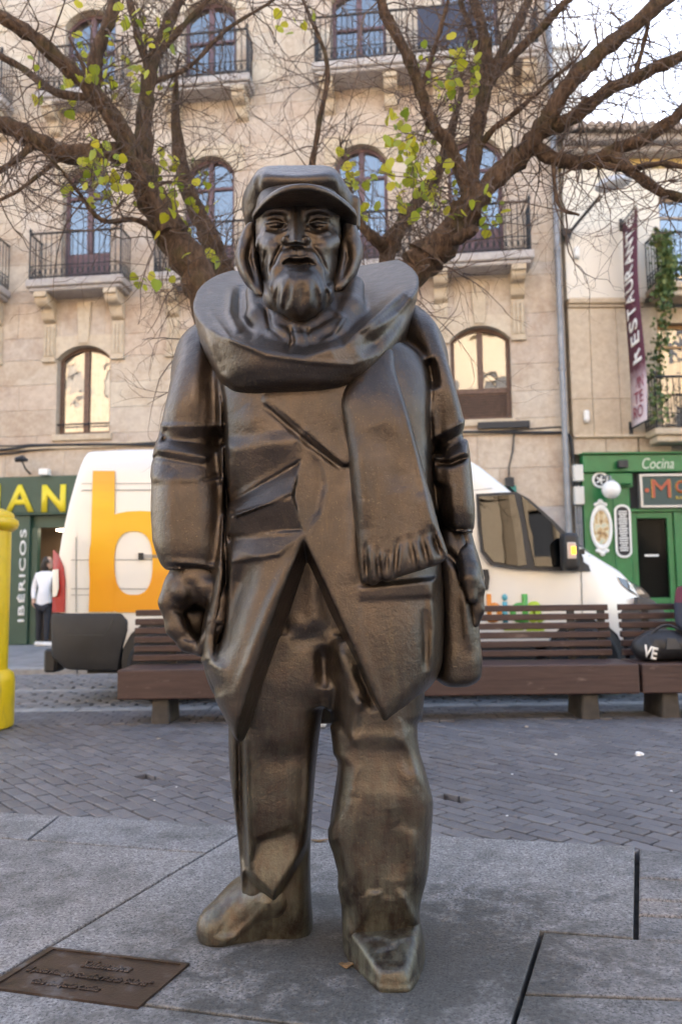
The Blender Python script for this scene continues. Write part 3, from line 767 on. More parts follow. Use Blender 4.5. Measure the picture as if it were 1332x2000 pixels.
# drain pipe on the corner, cable runs, junctions
pu = [FF(u, v, .12) for u, v in ((1083, 120), (1087, 400), (1104, 830), (1118, 1000), (1128, 1190))]
m = MB(); m.tube([(a, -.12, z) for a, z in ((10.52, 17.3), (10.52, 3.2), (10.52, .1))], .055, 10)
for z in (5.1, 7.4, 9.6, 12.2): m.tube([(10.52, -.12, z - .03), (10.52, -.12, z + .03)], .068, 10)
m.build('drainpipe', M_ZINC, bld, smooth=True, keep=True)
def cable(pts, r_, parent=bld, name='cable', mat=M_CABLE, keep=True, sides=6):
    m = MB(); m.tube(pts, r_, sides); return m.build(name, mat, parent, keep=keep, smooth=True)
for k_ in range(4):
    pts = [(a, -.04 - .015 * (k_ % 2), 4.02 + .035 * k_ - .10 + .05 * math.sin(a * .9 + k_) - (.03 if a < 0 else 0)) for a in np.linspace(-3.0, 10.45, 40)]
    cable(pts + [(10.62, -.05, 3.85), (10.66, -.05, 3.5), (10.68 + .03 * k_, -.05, 2.2)], .020 if k_ != 1 else .028)
bx('junction_box', (8.95, -.12, 4.02), (9.9, -.02, 4.15), M_CABLE, bld, .01)
cable([(9.62, -.03, 4.0), (9.58, -.03, 3.6), (9.5, -.03, 3.3), (9.48, -.03, 2.9)], .016); bx('junction_box', (9.42, -.09, 2.92), (9.58, -.01, 3.1), M_CABLE, bld, .01)
bx('teal_sign', (9.05, -.06, 2.35), (9.62, -.02, 2.95), simple('teal_paint', (.03, .22, .19), .5), bld, .005)
# ================================================================== the building with the restaurant
RO, RA = Vector((4.30, 14.58, 0)), R(1.0)
rb = tag(empty('restaurant_building', RO, RA), 'low cream plaster building above a green shopfront', 'building')
M_GREEN = simple('green_paint', (0.012, 0.155, 0.045), 0.35, var=0.15, scale=5)
M_WHITE = simple('white_paint', (0.80, 0.79, 0.76), 0.5)
M_OCHRE = simple('ochre_paint', (0.62, 0.45, 0.18), 0.8, var=0.1, scale=3)
bx('wall', (.02, T, .0), (14, 8, 9.25), M_PLASTER, rb)
rs = random.Random(5)
W_R = [(1.85, 3.15, 6.70, 8.55), (1.70, 3.0, 3.95, 5.95)]
for x0, x1, z0, z1 in [(.02, 1.85, 6.48, 9.06), (3.15, 14, 6.48, 9.06), (1.85, 3.15, 8.55, 9.06), (1.85, 3.15, 6.48, 6.60)]: bx('wall_panel', (x0, 0, z0), (x1, T - .002, z1), M_PLASTER, rb)
bx('ochre_band', (.02, -.03, 9.06), (14, T, 9.24), M_OCHRE, rb)
for i in range(7):                                                     # stone panels under the cornice
    a0 = (.02, .42, .93, 1.70, 3.0, 4.2, 5.4)[i]; a1 = (.415, .925, 1.695, 3.0, 4.195, 5.395, 6.6)[i]
    if i == 3:
        bx('stone_panel', (a0, 0, 6.0), (a1, T - .002, 6.30), M_STONE2, rb, .006); continue
    for z0, z1 in ((3.86, 4.55), (4.555, 6.30)): bx('stone_panel', (a0 + .004, -.002, z0), (a1, T - .002, z1), M_STONE2, rb, .006)
bx('cornice', (.02, -.10, 6.36), (1.45, T, 6.47), M_STONE2, rb, .02); bx('cornice', (.02, -.05, 6.305), (1.45, T, 6.355), M_STONE2, rb, .01)
for a in (.02, .62, 1.24): bx('string_stone', (a, -.03, 3.50), (a + .595, T, 3.80), M_STONE, rb, .008)
bx('string_course', (.02, -.09, 3.805), (14, T, 3.855), M_STONE2, rb, .012)
# eaves and tiled roof
m = MB(); m.prism([(.0, 9.25), (14, 9.25), (14, 9.36), (.0, 9.36)], -.30, T); m.prism([(-.0, 9.365), (14, 9.365), (14, 9.50), (-.0, 9.50)], -.48, T); m.build('eave', M_STONEG, rb, bevel=.02, keep=True)
roof = MB(); roof.add([(0, -.62, 9.51), (14, -.62, 9.51), (14, 6, 11.6), (0, 6, 11.6)], [(0, 1, 2, 3)]); roof = roof.build('roof', simple('roof_tile', (.23, .19, .165), .85, var=.5, scale=7), rb, keep=True)
tm = MB(); tm.tube([(0, -.66, 9.545), (0, 1.2, 10.13)], .075, 8); te = None
for i in range(60):
    if te is None: te = tm.build('roof_tile', simple('clay_tile', (.30, .24, .20), .85, var=.4, scale=5), roof, smooth=True, keep=True); tmesh = te.data
    else: te = bpy.data.objects.new('roof_tile', tmesh); C.objects.link(te); te.parent = roof
    te.location = (.08 + i * .16, 0, rs.uniform(-.01, .01))
m = MB(); m.box((.02, .35, 9.4), (.60, 5, 11.75)); m.box((-.02, .30, 11.755), (.66, 5, 11.85)); m.box((.30, .6, 11.855), (.60, .9, 12.1)); m.build('party_wall', M_WHITE, rb, keep=True, bevel=.01)
# windows and balconies
def rwin(x0, x1, z0, z1, wood, parent=rb):
    m = MB(); y0, y1 = .16, .22; leaf(m, x0, x1, z0, z1, y0, y1, .08); c_ = (x0 + x1) / 2; m.box((c_ - .05, y0 - .01, z0 + .08), (c_ + .05, y1 + .01, z1 - .08)); m.box((x0 + .08, y0 + .004, z0 + (z1 - z0) * .78), (c_ - .05, y1, z0 + (z1 - z0) * .78 + .05)); m.box((c_ + .05, y0 + .004, z0 + (z1 - z0) * .78), (x1 - .08, y1, z0 + (z1 - z0) * .78 + .05))
    w_ = m.build('window', wood, parent, keep=True, bevel=.004)
    for a, b in ((x0 + .08, c_ - .05), (c_ + .05, x1 - .08)): link('pane', mesh('pane', [(a, y0 + .03, z0 + .08), (b, y0 + .03, z0 + .08), (b, y0 + .03, z1 - .08), (a, y0 + .03, z1 - .08)], [(0, 1, 2, 3)]), w_, M_GLASS, True)
    bx('room', (x0, y1 + .03, z0), (x1, T - .004, z1), M_DARK, w_)
    return w_
rwin(1.85, 3.15, 6.60, 8.55, simple('pale_window_wood', (.34, .27, .22), .6)); rwin(1.70, 3.0, 3.95, 6.0, simple('honey_wood', (.32, .17, .06), .5, var=.3, scale=9))
for x0, zt, nm in ((1.50, 6.60, 'a'), (1.33, 3.88, 'b')):
    m = MB(); m.box((x0, -.55, zt - .12), (4.4, -.10 if zt < 5 else -.002, zt)); m.box((x0 + .06, -.48, zt - .24), (4.3, -.10 if zt < 5 else -.002, zt - .122)); b = m.build('balcony', M_STONE2, rb, keep=True, bevel=.02)
    railing(x0 + .05, 4.3, -.50, zt, zt + .95, b, .11)
    m = MB()
    for i in range(9):                                                  # wrought scrolls on the front
        for k_ in range(3):
            cx, cz = x0 + .25 + i * .22, zt + .30 + .22 * k_
            m.tube([(cx + (.09 - .01 * j) * math.cos(j * .9 + k_), -.51, cz + (.09 - .01 * j) * math.sin(j * .9 + k_)) for j in range(9)], .009, 4, False)
    m.build('scrollwork', M_IRON, b, keep=True)['kind'] = 'stuff'
# ---- green shopfront
shop = tag(empty('green_shopfront', RO, RA), 'green painted wooden shopfront with signs and glazed doors at right', 'shopfront')
bx('fascia', (.12, -.20, 3.14), (6.5, .0, 3.46), M_GREEN, shop, .01); bx('fascia_moulding', (.10, -.26, 3.465), (6.5, .0, 3.50), M_GREEN, shop, .008)
bx('pilaster', (.12, -.12, .08), (.98, .0, 3.135), M_GREEN, shop, .01)
m = MB(); m.box((.60, -.19, 2.86), (1.02, -.122, 3.12))
for k_ in range(2):
    for j in range(6): m.lathe([(.09 - j * .006, -.03), (.09 - j * .006, .0)], 12, (.72 + k_ * .18, -.20 - .004 * j, 2.93)) if j == 0 else None
m.build('capital', M_GREEN, shop, keep=True, bevel=.012)
bx('pilaster_panel', (.66, -.14, .35), (.96, -.122, 2.82), M_GREEN, shop, .01); bx('plinth', (.10, -.17, .075), (1.0, -.122, .40), M_GREEN, shop, .01)
bx('sign_recess', (.985, -.05, 2.42), (6.5, .0, 3.135), simple('dark_slats', (.02, .02, .022), .8), shop)
def place_text(s, w_, h_, x, y, z, mat, parent, name='lettering', rot=0.0, extrude=.006, offset=0.0, spacing=1.0, shear=0.0):
    me = fit_text(s, w_, h_, extrude, offset, spacing, shear); me.transform(Matrix.Translation((x, y, z)) @ Matrix.Rotation(rot, 4, 'Y')); return link(name, me, parent, mat, True)
place_text('Cocina', .58, .20, 1.20, -.204, 3.19, simple('pale_lettering', (.55, .62, .50), .5), shop, shear=.25)
bd = bx('sign_board', (1.19, -.16, 2.52), (3.4, -.06, 3.06), simple('board_dark', (.03, .06, .055), .5), shop, .004)
m = MB(); leaf(m, 1.15, 3.44, 2.48, 3.10, -.19, -.05, .045); m.build('sign_frame', simple('silver_frame', (.5, .48, .46), .4, metal=.5), bd, keep=True, bevel=.006)
M_RED = simple('rust_lettering', (.42, .08, .035), .5); M_GOLD = simple('gold_lettering', (.55, .38, .06), .5)
place_text('M', .36, .34, 1.36, -.166, 2.66, M_GOLD, bd); place_text('M', .34, .33, 1.37, -.172, 2.665, M_RED, bd)
place_text('OR', .42, .24, 1.80, -.166, 2.74, M_GOLD, bd, offset=.03); place_text('OR', .40, .23, 1.81, -.172, 2.745, M_RED, bd, offset=.015); place_text('BAR', .20, .055, 1.80, -.166, 2.63, M_GOLD, bd, offset=.01); bx('gold_line', (1.95, -.172, 2.565), (2.15, -.166, 2.590), M_GOLD, bd)
m = MB(); m.lathe([(.04, -.003), (.04, .003)], 12); o = m.build('dot', M_RED, bd, keep=True); o.data.transform(Matrix.Translation((1.28, -.166, 2.80)) @ Matrix.Rotation(R(90), 4, 'X'))
# doors
for x0, x1 in ((1.0, 1.78), (1.90, 2.68), (2.80, 3.6)):
    m = MB(); leaf(m, x0, x1, .10, 2.41, -.04, .04, .11); m.box((x0 + .11, -.03, .75), (x1 - .11, .03, .85)); d_ = m.build('door', M_GREEN, shop, keep=True, bevel=.006)
    link('pane', mesh('pane', [(x0 + .11, 0, .85), (x1 - .11, 0, .85), (x1 - .11, 0, 2.3), (x0 + .11, 0, 2.3)], [(0, 1, 2, 3)]), d_, M_GLASSD, True)
    bx('door_panel', (x0 + .11, -.01, .21), (x1 - .11, .012, .75), M_GREEN, d_)
    bx('room', (x0, .10, .1), (x1, T - .006, 2.41), M_DARK, d_)
for x0 in (1.785, 2.685): bx('door_post', (x0, -.08, .10), (x0 + .11, .05, 2.41), M_GREEN, shop, .006)
bx('door_sticker', (1.24, -.010, 1.60), (1.50, -.006, 1.635), M_WHITE, shop)
bx('door_lintel', (.985, -.10, 2.415), (6.5, -.055, 2.475), M_GREEN, shop, .005)
# round vent sign, globe lamp, oval mirror sign, menu board: things on the pilaster
def disc(prof, x, y, z, name, mat, parent, seg=28, sx=1.0, sz=1.0, smooth=True):
    m = MB(); m.lathe(prof, seg); o = m.build(name, mat, parent, smooth=smooth, keep=True); o.data.transform(Matrix.Translation((x, y, z)) @ Matrix.Diagonal((sx, 1, sz, 1)) @ Matrix.Rotation(R(90), 4, 'X')); return o
rd = tag(empty('round_sign', RO, RA), 'small round white emblem sign behind the globe lamp', 'sign')
disc([(.15, 0), (.15, .03), (.13, .04), (.11, .03), (.108, .02)], .44, -.122, 3.0, 'rim', M_WHITE, rd); disc([(.107, 0), (.107, .025)], .44, -.122, 3.0, 'face', M_DARK, rd)
m = MB()
for k_ in range(5): a = k_ * 2 * math.pi / 5; m.tube([(.44, -.150, 3.0), (.44 + .085 * math.cos(a), -.150, 3.0 + .085 * math.sin(a))], .016, 6)
m.build('emblem', M_WHITE, rd, keep=True)
gl = tag(empty('globe_lamp', RO, RA), 'white glass globe lamp on the green pilaster', 'lamp')
m = MB(); m.lathe([(.165 * math.sin(R(a)), -.165 * math.cos(R(a))) for a in range(4, 180, 8)], 24, (.54, -.40, 2.79)); m.build('globe', simple('opal_glass', (.82, .80, .77), .25), gl, smooth=True, keep=True)
m = MB(); m.tube([(.50, -.12, 3.03), (.52, -.30, 3.06), (.54, -.40, 3.02), (.54, -.40, 2.95)], .018, 8); m.lathe([(.06, 0), (.06, .03)], 14, (.54, -.40, 2.94)); m.build('bracket', M_ZINC, gl, smooth=True, keep=True)
ov = tag(empty('oval_sign', RO, RA), 'ornate white oval sign with a painted picture on the green pilaster', 'sign')
disc([(.205, 0), (.205, .035), (.18, .05), (.155, .035), (.152, .01)], .42, -.123, 2.13, 'frame', M_WHITE, ov, 36, .98, 2.05)
t = NT('oval_picture'); p_ = t.tc('Generated'); t.set(color=t.ramp(t.noise(t.mapping(p_, (3, 3, 4)), 1.2, 4), [(0.32, (.10, .05, .04)), (0.45, (.45, .28, .12)), (0.55, (.62, .55, .38)), (0.7, (.35, .45, .42))]), rough=.3)
disc([(.151, 0), (.151, .025)], .42, -.123, 2.13, 'picture', t.m, ov, 36, .98, 2.05)
for z, s_ in ((2.57, 1), (1.69, -1)):
    m = MB()
    for dx, dz, r_ in ((0, .03, .05), (-.09, -.02, .035), (.09, -.02, .035), (-.05, .0, .03), (.05, .0, .03)): m.lathe([(r_ * .3, -.02), (r_, 0), (r_, .02), (r_ * .6, .035)], 10, (dx, dz * s_, 0))
    o = m.build('ornament', M_WHITE, ov, smooth=True, keep=True); o.data.transform(Matrix.Translation((.42, -.135, z)) @ Matrix.Rotation(R(90), 4, 'X'))
mn = tag(empty('menu_board', RO, RA), 'tall rounded dark menu board with white rim beside the oval sign', 'sign')
def rr(hw, hh, n=7):
    q = []
    for k_ in range(4):
        for j in range(n): a = k_ * math.pi / 2 + j / (n - 1) * math.pi / 2; q.append((math.copysign(hw - hw * .9, math.cos(a + .001)) + hw * .9 * math.cos(a), math.copysign(hh - hw * .9, math.sin(a + .001)) + hw * .9 * math.sin(a)))
    return q
for hw, hh, y0, y1, nm, mt in ((.150, .485, -.165, -.142, 'rim', M_WHITE), (.112, .445, -.172, -.1655, 'board', M_DARK)):
    m = MB(); m.prism([(.81 + x, 2.06 + z) for x, z in rr(hw, hh)], y0, y1); m.build(nm, mt, mn, keep=True, bevel=.003)
for k_ in range(17):
    w_ = (.15, .17, .12, .16)[k_ % 4]; bx('menu_line', (.81 - w_ / 2, -.175, 1.70 + k_ * .044), (.81 + w_ / 2, -.1725, 1.722 + k_ * .044), M_WHITE, mn)
fl = tag(empty('flood_light', RO, RA), 'small black floodlight on the green fascia', 'lamp'); bx('housing', (.72, -.34, 3.20), (.90, -.24, 3.34), M_IRON, fl, .01); bx('bracket', (.79, -.24, 3.25), (.83, -.202, 3.29), M_IRON, fl)
# meter boxes and conduits at the seam between the two houses
for z0, z1 in ((2.98, 3.28), (2.55, 2.88)):
    o = bx('meter_box', (-.06, -.22, z0), (.115, -.06, z1), simple('meter_grey', (.62, .60, .55), .6), None, .012); o.location = RO; o.rotation_euler = (0, 0, RA)
    tag(o, 'upper pale utility box at the seam beside the green shopfront' if z0 > 2.8 else 'lower pale utility box at the seam beside the green shopfront', 'utility box')
m = MB()
for x in (-.02, .03, .075): m.tube([(x, -.10, 2.55), (x, -.10, .1)], .018, 6)
m.build('conduit', M_ZINC, rb, keep=True)
# ---- banner hung square to the wall
ban = tag(empty('restaurant_banner', RO, RA), 'tall maroon vertical banner with white RESTAURANTE lettering on the wall', 'banner')
BX, BZ0, BZ1, BY0, BY1 = 1.10, 3.98, 7.92, -.05, -.74
t = NT('banner_cloth'); z = t.sep(t.pos())[2]; nz = t.noise(t.pos(), 9, 4)
zz = t.math('ADD', z, t.math('MULTIPLY', t.math('SUBTRACT', nz, .5), .35))
t.set(color=t.ramp(t.math('MULTIPLY', t.math('SUBTRACT', zz, 3.98), .25), [(0.0, (.62, .52, .54)), (.18, (.58, .46, .49)), (.27, (.10, .018, .04)), (1.0, (.085, .014, .035))]), rough=.7)
n = 24; vs = []
for i in range(n + 1):
    zc_ = BZ0 + (BZ1 - BZ0) * i / n; bow = .05 * math.sin(i / n * math.pi * 2.3)
    vs += [(BX + bow * .3, BY0, zc_), (BX + bow, (BY0 + BY1) / 2, zc_), (BX + bow * .6, BY1, zc_), (BX + .012 + bow * .6, BY1, zc_), (BX + .012 + bow, (BY0 + BY1) / 2, zc_), (BX + .012 + bow * .3, BY0, zc_)]
fs = [(6*i+j, 6*i+(j+1) % 6, 6*(i+1)+(j+1) % 6, 6*(i+1)+j) for i in range(n) for j in range(6)]
cl = link('cloth', mesh('cloth', vs, fs, True), ban, t.m, True)
m = MB(); [m.tube([(BX, -.0, z), (BX, -.78, z)], .016, 6) for z in (BZ1 + .01, BZ0 - .01)]; [m.box((BX - .03, -.04, z - .12), (BX + .03, .0, z + .12)) for z in (BZ1, BZ0)]; m.build('pole', M_IRON, ban, keep=True)
def banner_text(s, w_, h_, z, y, mat, upright=False):
    me = fit_text(s, w_, h_, .002, .012 if not upright else .0)
    # text x -> +z, text up -> +y (towards the wall); upright: x -> -y, up -> z
    X = Matrix(((0, 0, 0, 0), (0, 0, 1, 0), (1, 0, 0, 0), (0, 0, 0, 1))) if not upright else Matrix(((0, 0, 0, 0), (-1, 0, 0, 0), (0, 0, 1, 0), (0, 0, 0, 1)))
    X[0][1] = 1.0
    bow = .05 * math.sin((z + (w_ / 2 if not upright else 0) - BZ0) / (BZ1 - BZ0) * math.pi * 2.3)
    me.transform(Matrix.Translation((BX - .004 - .045, y, z)) @ X); return link('lettering', me, cl, mat, True)
zt = 5.12
for i, ch in enumerate('RESTAURANTE'):
    hgt = .52 if i == 0 else .40; wd = .30 if i == 0 else .215
    me = fit_text(ch, wd, hgt, .002, .022)
    zc_ = zt + wd / 2; fr = (zc_ - BZ0) / (BZ1 - BZ0); bow = .05 * math.sin(fr * math.pi * 2.3)
    X = Matrix(((0, 1, 0, BX + bow - .008), (0, 0, 1, -.60), (1, 0, 0, zt), (0, 0, 0, 1))); me.transform(X); link('lettering', me, cl, M_WHITE, True); zt += wd + .035
for i, s_ in enumerate(('RO', 'TE', 'VIN')):
    me = fit_text(s_, .42, .22, .002, .0); z_ = 4.10 + i * .27; bow = .05 * math.sin((z_ - BZ0) / (BZ1 - BZ0) * math.pi * 2.3)
    me.transform(Matrix(((0, 1, 0, BX + bow - .010), (-1, 0, 0, -.18), (0, 0, 1, z_), (0, 0, 0, 1)))); link('lettering', me, cl, simple('maroon_ink', (.25, .02, .06), .7), True)
# ---- street lamp on the wall, small wall lights
sl = tag(empty('street_lamp', RO, RA), 'grey street lamp on a slanted arm fixed to the cream wall', 'street lamp')
m = MB(); m.tube([(.05, -.05, 7.70), (.20, -.30, 7.86), (.46, -.78, 8.12)], .030, 8); m.prism([(-.06, 7.82), (.16, 7.82), (.05, 7.50)], -.10, .0); m.build('arm', M_IRON, sl, keep=True)
m = MB(); m.lathe([(.02, .09), (.12, .08), (.19, .03), (.20, -.02), (.17, -.06), (.10, -.085), (.02, -.09)][::-1], 20); o = m.build('lamp_head', simple('lamp_grey', (.50, .51, .53), .4, metal=.2), sl, smooth=True, keep=True)
o.data.transform(Matrix.Translation((.62, -.98, 8.24)) @ Matrix.Rotation(R(-12), 4, 'Y') @ Matrix.Diagonal((1.7, 1.1, 1.2, 1)))
for (a, z), lb in (((.22, 7.28), 'small white wall light under the street lamp'), ((.27, 4.12), 'small white wall light low on the stone panels')):
    wl = tag(empty('wall_light', RO, RA), lb, 'lamp', 'small white wall lights'); bx('housing', (a - .05, -.09, z), (a + .05, -.0, z + .20), M_WHITE, wl, .02); bx('lens', (a - .04, -.08, z - .03), (a + .04, -.02, z - .002), M_CURTAIN, wl, .005)
# ---- ivy hanging from the balcony
iv = tag(empty('hanging_ivy', RO, RA), 'green ivy trailing down from the upper right balcony', 'plant')
M_IVY = NT('ivy_leaf'); r_ = M_IVY.new('ShaderNodeNewGeometry').outputs['Random Per Island']; M_IVY.set(color=M_IVY.ramp(r_, [(0, (.035, .075, .018)), (.6, (.07, .12, .03)), (1, (.16, .17, .04))]), rough=.6); M_IVY = M_IVY.m
def leaf_cloud(centres, n, size, spread, seed):
    q = random.Random(seed); V, Fc = [], []
    for i in range(n):
        c_ = Vector(q.choice(centres)) + Vector((q.gauss(0, spread), q.gauss(0, spread * .8), q.gauss(0, spread))); e = Euler((q.uniform(-1, 1), q.uniform(-1, 1), q.uniform(0, 6.3))).to_matrix(); s_ = size * q.uniform(.6, 1.3)
        b = len(V); V += [c_ + e @ Vector(p_) * s_ for p_ in ((0, 0, -.5), (.42, .12, -.1), (.3, 0, .4), (0, .1, .6), (-.3, 0, .4), (-.42, .12, -.1))]; Fc += [(b, b+1, b+2, b+3), (b, b+3, b+4, b+5)]
    return V, Fc
st = [(1.62, -.58, 7.35), (1.66, -.60, 7.1), (1.70, -.60, 6.85), (1.66, -.58, 6.6), (1.60, -.58, 6.4), (1.62, -.55, 6.1), (1.55, -.5, 5.8), (1.58, -.45, 5.5), (1.50, -.42, 5.2), (1.46, -.42, 4.9), (1.44, -.5, 4.6), (1.42, -.55, 4.35), (1.40, -.58, 4.1)]
V, Fc = leaf_cloud(st[:5] * 3 + st, 1500, .075, .085, 2); link('foliage', mesh('foliage', V, Fc), iv, M_IVY, True)
m = MB(); m.tube(st, .012, 5); m.tube([Vector(p_) + Vector((.06, .03, 0)) for p_ in st], .009, 5); m.build('stem', M_WOODF, iv, keep=True)
# ================================================================== shop on the left, under the stone building
ham = tag(empty('dark_green_shopfront', FO, FA), 'dark green shopfront with yellow letters at the left edge', 'shopfront')
M_DGREEN = simple('bottle_green', (.022, .062, .042), .45, var=.12, scale=4); M_YEL = simple('yellow_letter', (.72, .58, .03), .5)
bx('fascia', (-3.0, -.18, 2.64), (1.88, .28, 3.37), M_DGREEN, ham, .01); bx('soffit', (-3.0, -.22, 2.60), (1.88, -.02, 2.637), M_DGREEN, ham, .006)
(a0, z0), (a1, z1) = FF(12, 1001, .19), FF(68, 946, .19); place_text('A', a1 - a0, z1 - z0, a0, -.184, z0, M_YEL, ham, extrude=.02, offset=.02)
(a0, z0), (a1, z1) = FF(82, 1001, .19), FF(130, 946, .19); place_text('N', a1 - a0, z1 - z0, a0, -.184, z0, M_YEL, ham, extrude=.02, offset=.035)
(a0, z0), (a1, z1) = FF(-18, 1001, .19), FF(2, 946, .19); place_text('I', a1 - a0, z1 - z0, a0, -.184, z0, M_YEL, ham, extrude=.02, offset=.035)
bx('pillar', (-.27, -.16, .08), (.20, .28, 2.595), M_DGREEN, ham, .006)
(a0, z0), (a1, z1) = FF(33, 1215, .16), FF(53, 1034, .16)
me = fit_text('IBÉRICOS', z1 - z0, a1 - a0, .006, .012, 1.15); me.transform(Matrix(((0, 0, -1, a1), (0, 1, 0, -.166), (1, 0, 0, z0), (0, 0, 0, 1)))); link('lettering', me, ham, M_WHITE, True)
bx('stall_riser', (-3.0, -.10, .08), (-.275, .28, .72), M_STONEG, ham, .01); bx('window_frame', (-3.0, -.12, .722), (-.275, -.02, .80), M_DGREEN, ham)
link('shop_pane', mesh('shop_pane', [(-3.0, -.06, .80), (-.275, -.06, .80), (-.275, -.06, 2.60), (-3.0, -.06, 2.60)], [(0, 1, 2, 3)]), ham, glass_mat('shop_glass', .12, (.85, .87, .86)), True)
bx('shop_interior', (-3.0, .9, .08), (1.88, .92, 2.64), simple('shop_wall', (.16, .10, .06), .8), ham); bx('shop_floor', (-3.0, -.02, .0), (1.88, .9, .09), M_WALK, ham); bx('shop_side', (1.86, .0, .08), (1.88, .9, 2.64), M_DGREEN, ham)
bx('door_header', (.205, -.05, 2.36), (1.85, .0, 2.595), M_DGREEN, ham); bx('door_jamb', (.205, -.10, .08), (.34, .02, 2.355), M_DGREEN, ham); bx('back_panel', (.75, .55, 1.9), (1.6, .60, 2.25), M_DGREEN, ham)
lt = NT('lamp_strip'); lt.set(emit=(1, .9, .72), estr=6.0); bx('ceiling_light', (.55, .25, 2.32), (.95, .40, 2.345), lt.m, ham)
rs = random.Random(21)
for i, (c_, z, cl_, w_, h_) in enumerate(((-.42, 2.15, (.5, .42, .04), .20, .16), (-.42, 1.92, (.45, .05, .03), .26, .22), (-.42, 1.66, (.42, .10, .07), .26, .24), (-.42, 1.38, (.60, .30, .24), .28, .26), (-.42, 1.12, (.40, .07, .04), .26, .18), (-.42, .95, (.75, .73, .70), .28, .28))):
    o = bx('food_poster', (c_ - w_/2, -.045, z - h_/2), (c_ + w_/2, -.035, z + h_/2), simple('poster_ink', cl_, .5, var=.6, scale=22), None)
    o.location = FO; o.rotation_euler = (0, 0, FA); tag(o, ('yellow card at the top of the ham shop window', 'red food picture second from the top in the shop window', 'dark red food picture in the middle of the shop window', 'pale pink food picture in the shop window', 'small red food picture low in the shop window', 'white card at the bottom of the shop window')[i], 'poster')
sp = tag(empty('sign_spotlight', FO, FA), 'small black spotlight on an arm above the green fascia', 'lamp')
m = MB(); m.tube([(.10, .0, 3.45), (.10, -.20, 3.52), (.10, -.34, 3.66)], .018, 6); m.build('arm', M_IRON, sp, keep=True); m = MB(); m.tube([(-.02, -.36, 3.68), (.12, -.36, 3.70), (.22, -.36, 3.66)], [.05, .07, .03], 8); m.build('lamp_head', M_IRON, sp, keep=True)
o = bx('alarm_box', (.42, -.30, 3.375), (.60, -.12, 3.50), M_WHITE, None, .01); o.location = FO; o.rotation_euler = (0, 0, FA); tag(o, 'small white box standing on the green fascia', 'alarm box')
# ================================================================== houses across the square, behind the camera: they send warm light back and show in the panes
M_OPP = stone_mat('sunny_ochre_stone', [(.40, .345, .265), (.43, .37, .29), (.38, .32, .24)], .3)
def far_house(name, x0, x1, y, h_, label, mat, ny=4):
    hb = tag(empty(name, (0, y, 0)), label, 'building')
    m = MB(); m.box((x0, -8, 0), (x1, -.3, h_)); m.build('wall', mat, hb, keep=True)
    nx = max(2, int((x1 - x0) / 2.6)); w_ = (x1 - x0) / nx; fz = h_ / ny; pil = MB()
    for i in range(nx + 1): x = x0 + i * w_; pil.box((max(x0, x - w_ * .29), -.3, 0), (min(x1, x + w_ * .29), 0, h_))
    pil.build('pier', mat, hb, keep=True); sp_ = MB()
    for i in range(nx):
        xa, xb = x0 + i * w_ + w_ * .29, x0 + (i + 1) * w_ - w_ * .29
        for j in range(ny): sp_.box((xa, -.298, j * fz + 2.5 if j else 3.0), (xb, -.004, (j + 1) * fz + (.3 if j < ny - 1 else 0)))
    sp_.build('spandrel', mat, hb, keep=True)
    m = MB(); m.box((x0 - .1, -8, h_), (x1 + .1, .5, h_ + .35)); m.build('cornice', M_STONE2, hb, keep=True, bevel=.03)
    for i in range(nx):
        xa, xb = x0 + i * w_ + w_ * .29, x0 + (i + 1) * w_ - w_ * .29
        for j in range(1, ny): o = link('window', mesh('window', [(xa, -.22, j * fz + .3), (xb, -.22, j * fz + .3), (xb, -.22, j * fz + 2.5), (xa, -.22, j * fz + 2.5)], [(3, 2, 1, 0)]), hb, M_WDARK, True)
    return hb
M_WDARK = simple('dark_window', (.05, .055, .065), .15)
far_house('ochre_house', -46, -2.5, -17, 18.5, 'ochre stone house across the square, left of the camera', M_OPP)
far_house('cream_house', -2.4, 9.5, -18, 17.0, 'cream house across the square, behind the camera', stone_mat('sunny_cream', [(.42, .375, .30), (.45, .40, .33)], .2), 3)
far_house('sandstone_house', 9.6, 28, -16.5, 19.0, 'sandstone house across the square, right of the camera', M_OPP)
# ================================================================== white delivery van
YV, VHW = 7.62, 1.02
van = tag(empty('delivery_van', (-.6, YV + VHW, 0)), 'white high-roof delivery van with large orange letter b on its side', 'van')
M_VAN = simple('white_car_paint', (.78, .77, .74), .28, coat=.6); M_BLACKP = simple('black_plastic', (.022, .022, .024), .55, var=.2, scale=8, bump=.1, bscale=200); M_GREYP = simple('grey_plastic', (.05, .052, .058), .5)
M_RUB = simple('tyre_rubber', (.018, .018, .019), .8); M_RIM = simple('steel_rim', (.35, .35, .36), .4, metal=.6)
M_VGLASS = glass_mat('van_glass', .05, (.03, .035, .04), .01, .02, .45)
def vx(u, v=1100): return P(u, v, YV).x
def vz(u, v): return P(u, v, YV).z
roofline = [(108, 1190), (112, 1090), (122, 985), (140, 884), (160, 872), (220, 868), (500, 866), (800, 872), (880, 878), (915, 885), (945, 903), (1000, 948), (1050, 990), (1100, 1031), (1148, 1068), (1190, 1092), (1230, 1114), (1256, 1138), (1270, 1160), (1278, 1185)]
RL = sorted((P(u, v, YV).x, P(u, v, YV).z) for u, v in roofline[2:])
RLx, RLz = [p_[0] for p_ in RL], [p_[1] for p_ in RL]
XR, XF = vx(106), P(1280, 1190, YV).x
ZB = vz(600, 1262)
Fp = [0, .12, .35, .55, .72, .84, .91, .955, .982, .995, 1.0, 1.0]; Sp = [.985, 1.0, 1.0, .99, .972, .95, .925, .885, .82, .70, .45, 0.0]
def v_hw(x):
    h_ = VHW
    if x > XF - .95: h_ *= 1 - .24 * ((x - XF + .95) / .95) ** 2.4
    if x < XR + .10: h_ *= 1 - .03 * ((XR + .10 - x) / .10) ** 2
    return h_
